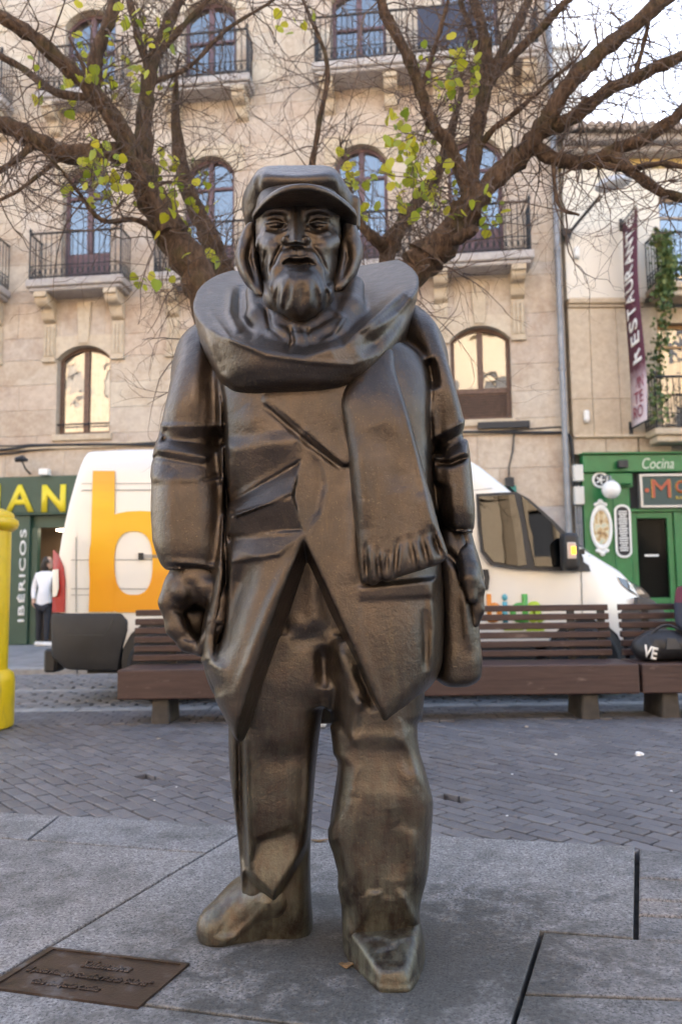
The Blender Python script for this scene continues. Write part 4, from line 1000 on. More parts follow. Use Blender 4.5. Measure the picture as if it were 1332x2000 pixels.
def v_top(x): return float(np.interp(x, RLx, RLz))
def v_side(x, z):
    """half width of the body at length x and height z"""
    f_ = (z - ZB) / max(v_top(x) - ZB, .05); return v_hw(x) * float(np.interp(f_, Fp, Sp))
def lean(z): return .26 * max(0, (z - 1.0) / 1.5) ** 1.6
xs = sorted(set(list(np.linspace(XR + .0, XR + .25, 4)) + list(np.linspace(XR + .4, vx(880), 14)) + list(np.linspace(vx(890), XF, 34))))
V, Fc = [], []; NJ = 2 * len(Fp) - 1
for i, x in enumerate(xs):
    zt = v_top(max(x, XR + .30)); hw = v_hw(x)
    for j in range(NJ):
        k_ = j if j < len(Fp) else NJ - 1 - j; sg = -1 if j < len(Fp) else 1
        z = ZB + (zt - ZB) * Fp[k_] + (.03 * (1 - Sp[k_] ** 2) if Fp[k_] > .98 else 0); s_ = Sp[k_]
        w_ = max(0, 1 - (x - XR) / .5); V.append((x + lean(z) * w_, YV + VHW + sg * hw * s_, z))
for i in range(len(xs) - 1):
    for j in range(NJ - 1): Fc.append((i*NJ+j, i*NJ+j+1, (i+1)*NJ+j+1, (i+1)*NJ+j))
Fc.append(tuple(range(NJ))); Fc.append(tuple(range((len(xs)-1)*NJ, len(xs)*NJ)))
me = mesh('body', V, Fc); bm = bmesh.new(); bm.from_mesh(me); bmesh.ops.recalc_face_normals(bm, faces=bm.faces[:]); bm.to_mesh(me); bm.free()
me.polygons.foreach_set('use_smooth', [True] * len(me.polygons)); me.set_sharp_from_angle(angle=R(42))
body = link('body', me, van, M_VAN)
def on_side(u, v, off=.004):
    """point of the near flank seen at pixel (u, v)"""
    y = YV
    for _ in range(6):
        p_ = P(u, v, y); w_ = max(0, 1 - (p_.x - XR) / .5); y = YV + VHW - v_side(p_.x - lean(p_.z) * w_, p_.z)
    p_ = P(u, v, y); return Vector((p_.x, y - off, p_.z))
def side_panel(name, pts, mat, parent=van, off=.005, mirror=False, sub_=5, thick=.008):
    """polygon given in pixels, laid on the flank with some thickness"""
    q = []
    for i in range(len(pts)):
        a, b = np.array(pts[i], float), np.array(pts[(i+1) % len(pts)], float)
        for k_ in range(sub_): q.append(a + (b - a) * k_ / sub_)
    bm = bmesh.new(); vs = [bm.verts.new(on_side(u, v, off)) for u, v in q]; f_ = bm.faces.new(vs)
    bmesh.ops.triangulate(bm, faces=[f_], ngon_method='EAR_CLIP')
    r_ = bmesh.ops.extrude_face_region(bm, geom=bm.faces[:]); bmesh.ops.translate(bm, verts=[g_ for g_ in r_['geom'] if isinstance(g_, bmesh.types.BMVert)], vec=(0, thick, 0)); bmesh.ops.recalc_face_normals(bm, faces=bm.faces[:])
    me = bpy.data.meshes.new(name); bm.to_mesh(me)
    o = link(name, me, parent, mat)
    if mirror:
        for v_ in bm.verts: v_.co.y = 2 * (YV + VHW) - v_.co.y
        bmesh.ops.reverse_faces(bm, faces=bm.faces[:]); me2 = bpy.data.meshes.new(name); bm.to_mesh(me2); link(name, me2, parent, mat)
    bm.free(); return o
def flat_panel(name, pts, mat, off, thick=.004, parent=van):
    """glazing laid in the plane of the cab side, near and far"""
    a, b, c_ = on_side(935, 1090, 0), on_side(1115, 1110, 0), on_side(1000, 970, 0); n_ = (b - a).cross(c_ - a).normalized(); n_ = n_ if n_.y < 0 else -n_
    q = []
    for u, v in pts: r_ = Vector(ray(u, v)); o_ = Vector((0, 0, CAM_H)); q.append(o_ + r_ * ((a - o_).dot(n_) / r_.dot(n_)) + n_ * off)
    ex = max((on_side(u, v, 0) - a).dot(n_) for u, v in ((927, 968), (1004, 964), (1075, 1018), (1118, 1062), (1136, 1118), (955, 1106))); q = [p_ + n_ * max(ex, 0) for p_ in q]
    for mir in (0, 1):
        bm = bmesh.new(); vs = [bm.verts.new((p_.x, 2 * (YV + VHW) - p_.y if mir else p_.y, p_.z)) for p_ in q]; f_ = bm.faces.new(vs)
        r_ = bmesh.ops.extrude_face_region(bm, geom=[f_]); nn = Vector((n_.x, -n_.y if mir else n_.y, n_.z)); bmesh.ops.translate(bm, verts=[g_ for g_ in r_['geom'] if isinstance(g_, bmesh.types.BMVert)], vec=nn * thick); bmesh.ops.recalc_face_normals(bm, faces=bm.faces[:])
        me = bpy.data.meshes.new(name); bm.to_mesh(me); bm.free(); link(name, me, parent, mat)
def strip(pts, mat, wd=.011, off=.009, name='seam_shade_strip', parent=van):
    V, Fc = [], []
    for i, (u, v) in enumerate(pts):
        a, b = pts[max(i-1, 0)], pts[min(i+1, len(pts)-1)]; dx, dy = b[0]-a[0], b[1]-a[1]; L = math.hypot(dx, dy); n_ = (-dy / L, dx / L); h_ = wd / 2 * FPX / YV
        V += [on_side(u + n_[0]*h_, v + n_[1]*h_, off), on_side(u - n_[0]*h_, v - n_[1]*h_, off)]
    return link(name, mesh(name, V, [(2*i, 2*i+1, 2*i+3, 2*i+2) for i in range(len(pts)-1)]), parent, mat)
M_SHADE_LINE = simple('seam_shade_strip', (.30, .30, .29), .6); M_SEAM = simple('door_seam', (.07, .07, .07), .6)
# grey strips painting the shading of the pressed lines; dark door seams
strip([(150, 1195), (150, 1050), (150, 970), (154, 961), (164, 958), (300, 957), (600, 956)], M_SHADE_LINE); strip([(160, 945), (330, 944), (600, 944)], M_SHADE_LINE, .006)
strip([(140, 1094), (300, 1093), (600, 1092), (900, 1092)], M_SHADE_LINE, .008); strip([(140, 1150), (300, 1150), (600, 1150)], M_SHADE_LINE, .008); strip([(140, 1162), (300, 1162), (600, 1162)], M_SHADE_LINE, .006)
strip([(1136, 1200), (1135, 1150), (1134, 1116), (1150, 1085)], M_SEAM, .008); strip([(915, 900), (905, 960), (900, 1080), (905, 1200)], M_SEAM, .008); strip([(905, 1008), (940, 945), (1010, 968)], M_SHADE_LINE, .008) if False else None
strip([(1000, 968), (1050, 1000), (1105, 1050), (1150, 1078)], M_SHADE_LINE, .006); strip([(905, 960), (960, 954), (1020, 975)], M_SHADE_LINE, .006)
# glazing
flat_panel('window_seal', [(927, 968), (1004, 964), (1030, 978), (1075, 1018), (1118, 1062), (1134, 1092), (1136, 1118), (1010, 1114), (955, 1106), (936, 1080), (930, 1030)], M_BLACKP, .004, .010)
flat_panel('side_window', [(932, 974), (1000, 970), (1012, 1020), (1024, 1106), (1008, 1108), (960, 1100), (942, 1078), (936, 1030)], M_VGLASS, .020, .004)
flat_panel('side_window', [(1014, 972), (1028, 984), (1072, 1024), (1088, 1046), (1088, 1110), (1040, 1108), (1026, 1040)], M_VGLASS, .020, .004)
ws = []
for k_ in range(9):
    x = P(1000 + 145 * k_ / 8, 1000, YV).x
    for j in range(9):
        s_ = -.80 + 1.6 * j / 8; hw = v_hw(x); zt = v_top(x) + .03 * (1 - s_ * s_) - (.05 * abs(s_) ** 6); ws.append((x + .02, YV + VHW + s_ * hw, zt + .012))
link('windscreen', mesh('windscreen', ws, [(9*i+j, 9*i+j+1, 9*(i+1)+j+1, 9*(i+1)+j) for i in range(8) for j in range(8)], True), van, M_VGLASS)
# orange letter b and the coloured word on the door
t = NT('orange_print'); z = t.sep(t.pos())[2]; n_ = t.noise(t.mapping(t.pos(), (1, 1, 5)), .9, 3)
t.set(color=t.ramp(t.math('ADD', t.math('MULTIPLY', t.math('SUBTRACT', z, .95), .55), t.math('MULTIPLY', t.math('SUBTRACT', n_, .5), .35)), [(0.10, (.80, .33, .01)), (.30, (.82, .42, .01)), (.52, (.86, .50, .02)), (.62, (.84, .40, .04)), (1.0, (.80, .36, .04))]), rough=.35); M_ORANGE = t.m
def ring(cu, cv, ow, oh, iw, ih, n=36, e=2.6):
    out, inn = [], []
    for k_ in range(n):
        a = 2 * math.pi * k_ / n; cx, sx = math.cos(a), math.sin(a); sgp = lambda c_: math.copysign(abs(c_) ** (2 / e), c_)
        out.append((cu + ow * sgp(cx), cv + oh * sgp(sx))); inn.append((cu - 14 + iw * sgp(cx), cv + ih * sgp(sx)))
    return out, inn
o_, i_ = ring(276, 1100, 101, 102, 37, 62); V = [on_side(u, min(v, 1196), .012) for u, v in o_ + i_]; n = len(o_)
bl = link('letter', mesh('letter', V, [(k_, (k_+1) % n, n + (k_+1) % n, n + k_) for k_ in range(n)]), van, M_ORANGE)
V = []
for k_ in range(15):
    v = 920 + 275 * k_ / 14; uL = 183 - 8 * k_ / 14; uR = 226 - 2 * k_ / 14; V += [on_side(uL, v, .016), on_side(uR, v, .016)]
link('letter', mesh('letter', V, [(2*k_, 2*k_+1, 2*k_+3, 2*k_+2) for k_ in range(14)]), van, M_ORANGE)
for ch, u0, u1, v0, v1, col in (('b', 951, 978, 1160, 1216, (.72, .26, .04)), ('i', 981, 990, 1160, 1216, (.10, .42, .55)), ('d', 996, 1029, 1160, 1216, (.09, .42, .10)), ('a', 1030, 1060, 1174, 1216, (.42, .60, .06))):
    a, b = on_side(u0, v1), on_side(u1, v0); me = fit_text(ch, b.x - a.x, b.z - a.z, .002, .03); me.transform(Matrix.Translation((a.x, a.y - .005, a.z))); link('letter', me, van, simple('print_' + ch, col, .4))
side_panel('colour_block', [(984, 1226), (1022, 1226), (1022, 1231), (984, 1231)], simple('print_s', (.35, .50, .06), .4), off=.008, thick=.003)
side_panel('colour_block', [(1027, 1225), (1062, 1225), (1062, 1232), (1027, 1232)], simple('print_l', (.42, .60, .06), .4), off=.008, thick=.003)
# lights, handles, mirror
M_TRED = simple('red_lens', (.36, .008, .006), .45); M_TWHT = simple('clear_lens', (.62, .52, .46), .15, coat=.5)
tl = side_panel('tail_light', [(106, 1074), (116, 1084), (126, 1108), (129, 1136), (128, 1196), (104, 1196)], M_TRED, off=.02, thick=.03); side_panel('lens', [(105, 1113), (117, 1112), (117, 1150), (113, 1164), (105, 1166)], M_TWHT, tl, .026, thick=.01)
side_panel('door_handle', [(272, 1080), (281, 1080), (281, 1093), (272, 1093)], M_BLACKP, off=.03, thick=.028); side_panel('door_rail', [(281, 1083), (420, 1083), (420, 1090), (281, 1090)], simple('rail', (.45, .44, .42), .5), off=.012, thick=.008)
side_panel('door_handle', [(942, 1112), (952, 1112), (955, 1128), (952, 1152), (943, 1152), (946, 1130)], M_BLACKP, off=.03, thick=.03)
hl = side_panel('headlight', [(1205, 1127), (1228, 1134), (1252, 1148), (1266, 1162), (1270, 1172), (1252, 1168), (1228, 1154), (1214, 1142)], simple('lamp_housing', (.12, .12, .125), .2, metal=.4, coat=.5), off=.012, mirror=True)
side_panel('headlight_lens', [(1226, 1138), (1246, 1148), (1258, 1160), (1240, 1160), (1228, 1150)], simple('lamp_chrome', (.75, .74, .72), .1, metal=.6), hl, .020, thick=.004)
mr = MB(); c0 = on_side(1100, 1080); mr.box((c0.x - .075, c0.y - .30, c0.z - .175), (c0.x + .075, c0.y - .10, c0.z + .175)); mo = mr.build('mirror', M_BLACKP, van, bevel=.045, seg=3, smooth=True)
mr = MB(); mr.tube([(c0.x + .03, c0.y - .12, c0.z - .08), (c0.x + .10, c0.y + .02, c0.z - .10)], .03, 8); mr.box((c0.x + .02, c0.y - .14, c0.z - .02), (c0.x + .16, c0.y - .02, c0.z + .03)); mr.build('mirror_arm', M_BLACKP, mo)
mr = MB(); mr.box((c0.x - .050, c0.y - .312, c0.z - .07), (c0.x + .032, c0.y - .296, c0.z + .085)); mr.build('indicator_housing', M_TWHT, mo, bevel=.012)
mr = MB(); mr.box((c0.x - .015, c0.y - .318, c0.z - .025), (c0.x + .026, c0.y - .3125, c0.z + .045)); ie = NT('indicator_glow'); ie.set(color=(.8, .2, .01), emit=(1, .28, .02), estr=1.2); mr.build('indicator', ie.m, mo, bevel=.005)
side_panel('mirror_base', [(1112, 1080), (1148, 1104), (1152, 1116), (1112, 1116)], M_BLACKP, off=.016, thick=.012)
# bumpers and sills
def side_prism(name, pts, y0, y1, mat, bevel=.03):
    m = MB(); m.prism([(P(u, v, y0).x, P(u, v, y0).z) for u, v in pts], y0, y1); return m.build(name, mat, van, bevel=bevel, seg=2, smooth=True)
RWx, FWx = P(318, 1290, YV).x, P(1142, 1290, YV).x; WR = .345
def arch_px(cx, r_, a0, a1, n=7): return [(cx + r_ * math.cos(R(a0 + (a1 - a0) * i / (n - 1))), WR + r_ * math.sin(R(a0 + (a1 - a0) * i / (n - 1)))) for i in range(n)]
def q2(u, v): p_ = P(u, v, YV); return (p_.x, p_.z)
m = MB(); m.prism([q2(u, v) for u, v in ((100, 1197), (238, 1197), (252, 1212), (250, 1232), (241, 1260), (234, 1288), (232, 1311), (130, 1308), (101, 1284))], YV - .02, YV + 2 * VHW + .02); m.build('rear_bumper', M_BLACKP, van, bevel=.03, seg=2, smooth=True)
strip([(130, 1240), (205, 1240), (215, 1226), (224, 1206)], M_GREYP, .012, .030, 'bumper_crease')
mr = MB(); mr.box((P(120, 1240, YV).x - .17, YV + .02, .30), (P(120, 1240, YV).x - .05, YV + .30, .52)); mr.build('bumper_step', M_BLACKP, van, bevel=.02)
m = MB(); m.prism([q2(1254, 1166), q2(1284, 1172), q2(1306, 1194), q2(1312, 1240), q2(1300, 1290), q2(1240, 1300)] + [(x, z) for x, z in arch_px(FWx, .46, -5, 60)][::1] + [q2(1250, 1180)], YV + .10, YV + 2 * VHW - .10); m.build('front_bumper', M_GREYP, van, bevel=.05, seg=2, smooth=True)
m = MB(); m.prism([(RWx + .46, .30), (FWx - .46, .30), (FWx - .46, .52), (RWx + .46, .52)], YV - .01, YV + 2 * VHW + .01); m.build('sill', M_BLACKP, van, bevel=.02)
for cx in (RWx, FWx):
    for sy in (0, 1):
        y0 = YV - .03 if sy == 0 else YV + 2 * VHW - .19
        m = MB(); m.lathe([(.20, 0), (.30, -.01), (.335, .02), (WR, .06), (WR, .16), (.335, .20), (.30, .23), (.20, .22)], 28); o = m.build('tyre', M_RUB, van, smooth=True); o.data.transform(Matrix.Translation((cx, y0 + .22, WR)) @ Matrix.Rotation(R(90), 4, 'X'))
        m = MB(); m.lathe([(.05, .03), (.10, .05), (.13, .03), (.19, .02), (.205, 0), (.205, .2)], 24); o2 = m.build('rim', M_RIM, o, smooth=True); o2.data.transform(Matrix.Translation((cx, y0 + .23 if sy == 0 else y0 - .01, WR)) @ Matrix.Rotation(R(90 if sy == 0 else -90), 4, 'X'))
for cu_ in (318, 1142):
    side_panel('wheel_arch', [(cu_ + 80 * math.cos(R(a)), 1292 - 84 * math.sin(R(a))) for a in range(-20, 201, 20)], M_BLACKP, off=.010, mirror=True, sub_=1)
m = MB(); m.box((XR + .3, YV + .12, .28), (XF - .3, YV + 2 * VHW - .12, ZB + .1)); m.build('underbody', M_RUB, van)
# ================================================================== benches
M_BWOOD = NT('brown_bench_wood'); _p = M_BWOOD.pos(); _g = M_BWOOD.noise(M_BWOOD.mapping(_p, (2.2, 30, 30)), 1.4, 6, .65); _w = M_BWOOD.noise(M_BWOOD.mapping(_p, (5, 14, 14)), 1.0, 5, .7)
_c = M_BWOOD.ramp(_g, [(.3, (.038, .020, .018)), (.7, (.074, .040, .035))]); _c = M_BWOOD.mix(M_BWOOD.ramp(_w, [(.60, 0), (.72, .8)]), _c, (.19, .14, .12))
M_BWOOD.set(color=_c, rough=.55); M_BWOOD.bump(_g, .3, .01); M_BWOOD = M_BWOOD.m
M_BLEG = simple('bench_leg_concrete', (.060, .052, .046), .8, var=.3, scale=12, bump=.2, bscale=80)
YB = 6.42; zs = P(700, 1303, YB).z
def bench(x0, x1, label, legs):
    b = tag(empty('bench', ((x0 + x1) / 2, YB + .25, 0)), label, 'bench', 'long brown benches in a row')
    m = MB(); m.box((x0, YB, zs - .235), (x1, YB + .50, zs)); m.build('seat', M_BWOOD, b, bevel=.012, seg=2)
    k_ = 6; z0, z1 = zs + .02, zs + .475; h_ = (z1 - z0) / k_
    for i in range(k_):
        m = MB(); y = YB + .44 + .012 * i; m.box((x0 + .01, y, z0 + i * h_ + .010), (x1 - .06, y + .045, z0 + (i + 1) * h_ - .013)); m.build('slat', M_BWOOD, b, bevel=.006)
    for lx in legs:
        m = MB(); m.prism([(lx - .075, -.02), (lx + .075, -.02), (lx + .062, zs - .236), (lx - .062, zs - .236)], YB + .05, YB + .46); m.build('leg', M_BLEG, b, bevel=.01)
    for lx in list(legs) + [(x0 + x1) / 2, x1 - .12]:
        m = MB(); m.box((lx - .03, YB + .505, zs - .1), (lx + .03, YB + .54, z1 - .02)); m.build('back_post', M_IRON, b)
    return b
xA, xB = P(229, 1340, YB).x, P(1249, 1330, YB).x
bench(xA, xB, 'long dark brown slatted bench behind the statue, left of its neighbour', (P(316, 1400, YB + .1).x, P(1150, 1390, YB + .1).x, P(740, 1390, YB + .1).x))
bench(xB + .02, xB + .02 + (xB - xA), 'brown slatted bench at the right edge, with the black bag on it', (P(1305, 1380, YB + .1).x, xB + 3.9))
# ================================================================== yellow post box
px = P(-52, 1400, 6.35); pb = tag(empty('post_box', (px.x, 6.35, 0)), 'bright yellow cylindrical post box at the left edge', 'post box')
t = NT('post_yellow'); p_ = t.pos(); n_ = t.noise(p_, 9, 6, .7); z_ = t.sep(p_)[2]; sc1 = t.noise(t.mapping(p_, (8, 8, 1.2)), 2.5, 5, .7); t.set(color=t.mix(t.math('MULTIPLY', t.ramp(sc1, [(.52, 0), (.70, .8)]), t.ramp(z_, [(0, 1), (.5, .35)])), t.ramp(n_, [(.3, (.66, .45, .010)), (.7, (.76, .54, .014))]), (.20, .15, .06)), rough=.38, coat=.2); t.bump(n_, .08, .01); M_PBY = t.m
k_ = 6.35 / FPX
def rz(u, v): q = P(u, v, 6.35); return (q.x - px.x, q.z)
m = MB(); m.lathe([(.26, -.01), (.295, .012), (.300, .03), (.300, rz(24, 1330)[1]), (.288, rz(20, 1316)[1]), (.250, rz(12, 1308)[1])], 40, (px.x, 6.35, 0)); m.build('base', M_PBY, pb, smooth=True)
m = MB(); m.lathe([(.243, rz(0, 1308)[1] - .02), (.243, rz(0, 1040)[1] + .02)], 40, (px.x, 6.35, 0)); m.build('drum', M_PBY, pb, smooth=True)
zc_ = rz(0, 1035)[1]; m = MB(); m.lathe([(.243, zc_ - .012), (.262, zc_), (.288, zc_ + .02), (.298, zc_ + .05), (.292, zc_ + .08), (.26, zc_ + .10), (.262, zc_ + .115), (.25, zc_ + .14), (.18, zc_ + .17), (.05, zc_ + .185)], 40, (px.x, 6.35, 0)); m.build('cap', M_PBY, pb, smooth=True)
m = MB(); m.box((px.x - .13, 6.35 - .256, 1.18), (px.x + .05, 6.35 - .21, 1.21)); m.build('slot', M_DARK, pb)
# ================================================================== plaque set in the paving
A_, B_, C_, D_ = G(98, 1849, .012), G(371, 1881, .012), G(270, 1967, .012), G(-40, 1930, .012)
D_ = A_ + (C_ - B_)
pq = tag(empty('plaque', (A_ + C_) / 2 * 1.0), 'bronze inscription plaque lying in the granite at bottom left', 'plaque')
t = NT('plaque_bronze'); p_ = t.pos(); f_ = t.noise(p_, 11, 5, .6); t.set(color=t.ramp(f_, [(.35, (.040, .029, .024)), (.55, (.075, .052, .042)), (.70, (.15, .145, .15))]), metal=.6, rough=t.ramp(f_, [(.3, .35), (.7, .55)])); t.bump(t.noise(p_, 120, 4), .25, .004); M_PLQ = t.m
def quad_in(a_, z): 
    cen = (A_ + B_ + C_ + D_) / 4; out = []
    for q in (A_, B_, C_, D_): e = (cen - q); out.append(Vector((q.x + e.x * a_, q.y + e.y * a_, z)))
    return out
def frame(a0, a1, z0, z1, name, mat):
    o4, i4 = quad_in(a0, 0), quad_in(a1, 0); vs = [(v.x, v.y, z) for z in (z0, z1) for r_ in (o4, i4) for v in r_]
    fs = []
    for i in range(4): j = (i + 1) % 4; fs += [(8+i, 8+j, 12+j, 12+i), (i, j, 8+j, 8+i), (4+i, 12+i, 12+j, 4+j)]
    return link(name, mesh(name, vs, fs), pq, mat)
q0 = quad_in(.02, 0); link('plate', mesh('plate', [(v.x, v.y, .0055) for v in q0] + [(v.x, v.y, .0085) for v in q0], [(4, 5, 6, 7), (0, 1, 5, 4), (1, 2, 6, 5), (2, 3, 7, 6), (3, 0, 4, 7)]), pq, M_PLQ)
frame(.0, .085, .004, .0125, 'border', M_PLQ)
ex, ey = (B_ - A_).normalized(), (A_ - D_).normalized(); W_ = (B_ - A_).length; H_ = (A_ - D_).length
for s_, w_, h_, cx, cy in (('Salamanca', .34, .15, .53, .73), ('al poeta Remigio González Martín “Adares”', .84, .13, .50, .46), ('Obra de Agustín Casillas', .46, .12, .44, .23)):
    me = fit_text(s_, w_ * W_, h_ * H_, .004, .004, shear=.25); me.transform(Matrix.Rotation(R(-90), 4, 'X')); me.transform(Matrix.Translation((-w_ * W_ / 2, -h_ * H_ / 2, 0)))
    o0 = D_ + (B_ - A_) * cx + (A_ - D_) * cy; X = Matrix(((ex.x, ey.x, 0, o0.x), (ex.y, ey.y, 0, o0.y), (0, 0, 1, .0085), (0, 0, 0, 1))); me.transform(X); link('lettering', me, pq, M_PLQ)
# ================================================================== people on and behind the benches
def skin_body(name, nodes, edges, mat, parent, sub_=2, root=0):
    """nodes {key: (point, radius)}; one continuous skinned mesh"""
    ks = list(nodes); me = bpy.data.meshes.new(name); me.from_pydata([nodes[k_][0] for k_ in ks], [(ks.index(a), ks.index(b)) for a, b in edges], []); me.update()
    o = bpy.data.objects.new(name, me); C.objects.link(o)
    md = o.modifiers.new('s', 'SKIN'); md.use_smooth_shade = True
    for i, k_ in enumerate(ks):
        r_ = nodes[k_][1]; sv = me.skin_vertices[0].data[i]; sv.radius = r_ if hasattr(r_, '__len__') else (r_, r_); sv.use_root = (i == root)
    s_ = o.modifiers.new('u', 'SUBSURF'); s_.levels = sub_; s_.render_levels = sub_
    dg = bpy.context.evaluated_depsgraph_get(); m2 = bpy.data.meshes.new_from_object(o.evaluated_get(dg)); bpy.data.objects.remove(o); bpy.data.meshes.remove(me)
    m2.polygons.foreach_set('use_smooth', [True] * len(m2.polygons)); m2.name = name
    return link(name, m2, parent, mat)
M_SKIN = simple('skin', (.48, .29, .21), .5); M_HAIR = simple('dark_hair', (.025, .017, .013), .5); M_SHOEW = simple('white_shoe', (.72, .71, .70), .5)
M_JEAN = simple('blue_denim', (.03, .055, .15), .8, var=.3, scale=40); M_NAVY = simple('navy_jacket', (.022, .026, .045), .7, var=.3, scale=12); M_MAROON = simple('maroon_cloth', (.11, .02, .035), .8)
M_COAT = simple('white_coat', (.78, .78, .80), .75); M_BLKT = simple('black_trousers', (.015, .016, .022), .8)
def head_on(parent, c_, face, hair_len, hs=1.0):
    """head with face, ears and hair; c_ = centre of the skull, face = unit direction"""
    s_ = Sculpt(np.array(c_) - .2 * hs, np.array(c_) + np.array((.2, .2, .2)) * hs, .006); c_ = np.array(c_, np.float32); fd = np.array(face, np.float32); fd /= np.linalg.norm(fd); sd_ = np.array((-fd[1], fd[0], 0), np.float32)
    s_.ell(c_, (.078 * hs, .095 * hs, .105 * hs), 'u', .01, (0, 0, math.degrees(math.atan2(fd[0], -fd[1])) * -1 if False else 0)); s_.ell(c_ + fd * .03 - np.array((0, 0, .06)), (.058, .06, .07), 'u', .03)
    s_.cap(c_ + fd * .09 + np.array((0, 0, .01)), c_ + fd * .112 - np.array((0, 0, .03)), .009, .015, 'u', .012)
    for q in (-1, 1):
        s_.ell(c_ + fd * .088 + sd_ * q * .033 + np.array((0, 0, .012)), (.016, .016, .011), 's', .01); s_.ell(c_ + sd_ * q * .08 - np.array((0, 0, .01)), (.014, .02, .03), 'u', .008)
    s_.cap(c_ + fd * .096 + sd_ * .022 - np.array((0, 0, .062)), c_ + fd * .096 - sd_ * .022 - np.array((0, 0, .062)), .004, .004, 's', .006)
    h_ = s_.skin('head', parent, M_SKIN)
    s_ = Sculpt(c_ - .24, c_ + .2, .007); s_.ell(c_ + np.array((0, 0, .018)) - fd * .012, (.092, .106, .108), 'u', .01)
    if hair_len: s_.ell(c_ - fd * .05 - np.array((0, 0, .07)), (.085, .06, .11), 'u', .03)
    s_.planes([(c_ + fd * .035, -fd * .9 + np.array((0, 0, -.55)))], 's', .012) if True else None
    s_.skin('hair', parent, M_HAIR); return h_
V3 = lambda *a: Vector(a)
def hand_mesh(parent, wrist, direction, palm):
    """small relaxed hand: palm, four fingers and thumb"""
    d = Vector(direction).normalized(); pn = Vector(palm).normalized(); s_ = d.cross(pn).normalized(); w_ = Vector(wrist); g_ = Sculpt(np.array(w_) - .2, np.array(w_) + .2, .0042); a = lambda v: np.array(v, np.float32)
    g_.cap(a(w_), a(w_ + d * .075), .028, .034, 'u', .02)
    for i in range(4):
        b0 = w_ + d * .085 + s_ * (.027 - .018 * i); L = (.062, .072, .067, .052)[i]; g_.chain([a(b0), a(b0 + d * L * .55 + pn * .008), a(b0 + d * L + pn * .03)], [.0095, .0088, .0075], 'u', .006)
    g_.chain([a(w_ + d * .03 + s_ * .025), a(w_ + d * .06 + s_ * .05 + pn * .01), a(w_ + d * .092 + s_ * .055 + pn * .02)], [.012, .0105, .009], 'u', .008)
    return g_.skin('hand', parent, M_SKIN)
def sitter(x, label, coat, legs, shoe, hip_z, fx, foot_y, bend=0.0, turn=0.0):
    """person sitting on the bench, facing the camera"""
    y = YB + .22; pr = tag(empty('person', (x, y, 0)), label, 'person'); hz = hip_z + .10
    J = {'p': (V3(x, y + .10, hz), (.15, .12)), 'w': (V3(x, y + .10, hz + .18), (.145, .11)), 'c': (V3(x + bend * .5, y + .06, hz + .40), (.165, .115)), 'n': (V3(x + bend, y + .03, hz + .56), (.06, .06))}
    E = [('p', 'w'), ('w', 'c'), ('c', 'n')]
    for s_ in (-1, 1):
        J['s%d' % s_] = (V3(x + bend * .6 + s_ * .19, y + .06, hz + .46), .062); J['e%d' % s_] = (V3(x + s_ * .25, y - .04, hz + .20), .052); J['h%d' % s_] = (V3(x + s_ * .13, y - .24, hz + .06), .042)
        E += [('c', 's%d' % s_), ('s%d' % s_, 'e%d' % s_), ('e%d' % s_, 'h%d' % s_)]
    skin_body('jacket', J, E, coat, pr)
    L = {'p': (V3(x, y + .10, hz - .02), (.15, .11))}; E = []
    for s_ in (-1, 1):
        f_ = fx if s_ == 1 else fx - .16; L['k%d' % s_] = (V3(f_, y - .34, hip_z + .06), .070); L['m%d' % s_] = (V3(f_, foot_y + .10, .28), .055); L['a%d' % s_] = (V3(f_, foot_y + .10, .09), .052); L['t%d' % s_] = (V3(x + s_ * .10, y - .06, hz - .02), .085)
        E += [('p', 't%d' % s_), ('t%d' % s_, 'k%d' % s_), ('k%d' % s_, 'm%d' % s_), ('m%d' % s_, 'a%d' % s_)]
        g_ = Sculpt((f_ - .08, foot_y - .16, -.02), (f_ + .08, foot_y + .22, .16), .006); g_.cap((f_, foot_y + .12, .045), (f_, foot_y - .06, .04), .045, .042, 'u', .02); g_.cap((f_, foot_y + .10, .07), (f_, foot_y + .02, .06), .042, .035, 'u', .02); g_.planes([((0, 0, .002), (0, 0, -1))], 'i', .006); g_.skin('shoe', pr, shoe)
        hand_mesh(pr, (x + s_ * .125, y - .25, hz + .055), (-s_ * .45, -.75, -.2), (0, .2, -1))
    skin_body('trousers', L, E, legs, pr); head_on(pr, (x + bend * 1.15, y + .0, hz + .73), (turn, -1, -.05), 0)
    return pr
pf = G(628, 1420); sitter(pf.x - .06, 'person in blue jeans and white shoes sitting on the bench behind the statue', M_NAVY, M_JEAN, M_SHOEW, zs, pf.x, pf.y + .02)
xs2 = P(1385, 1200, YB + .2).x
t = NT('two_tone_jacket'); z_ = t.sep(t.pos())[2]; t.set(color=t.mix(t.ramp(z_, [(.70, 0), (.72, 1)]) if False else t.math('GREATER_THAN', z_, .905), (.022, .026, .045), (.12, .02, .04)), rough=.75)
sitter(xs2, 'person in a dark navy and maroon jacket sitting at the right edge', t.m, M_BLKT, M_RUB, zs, xs2 + .08, YB - .12)
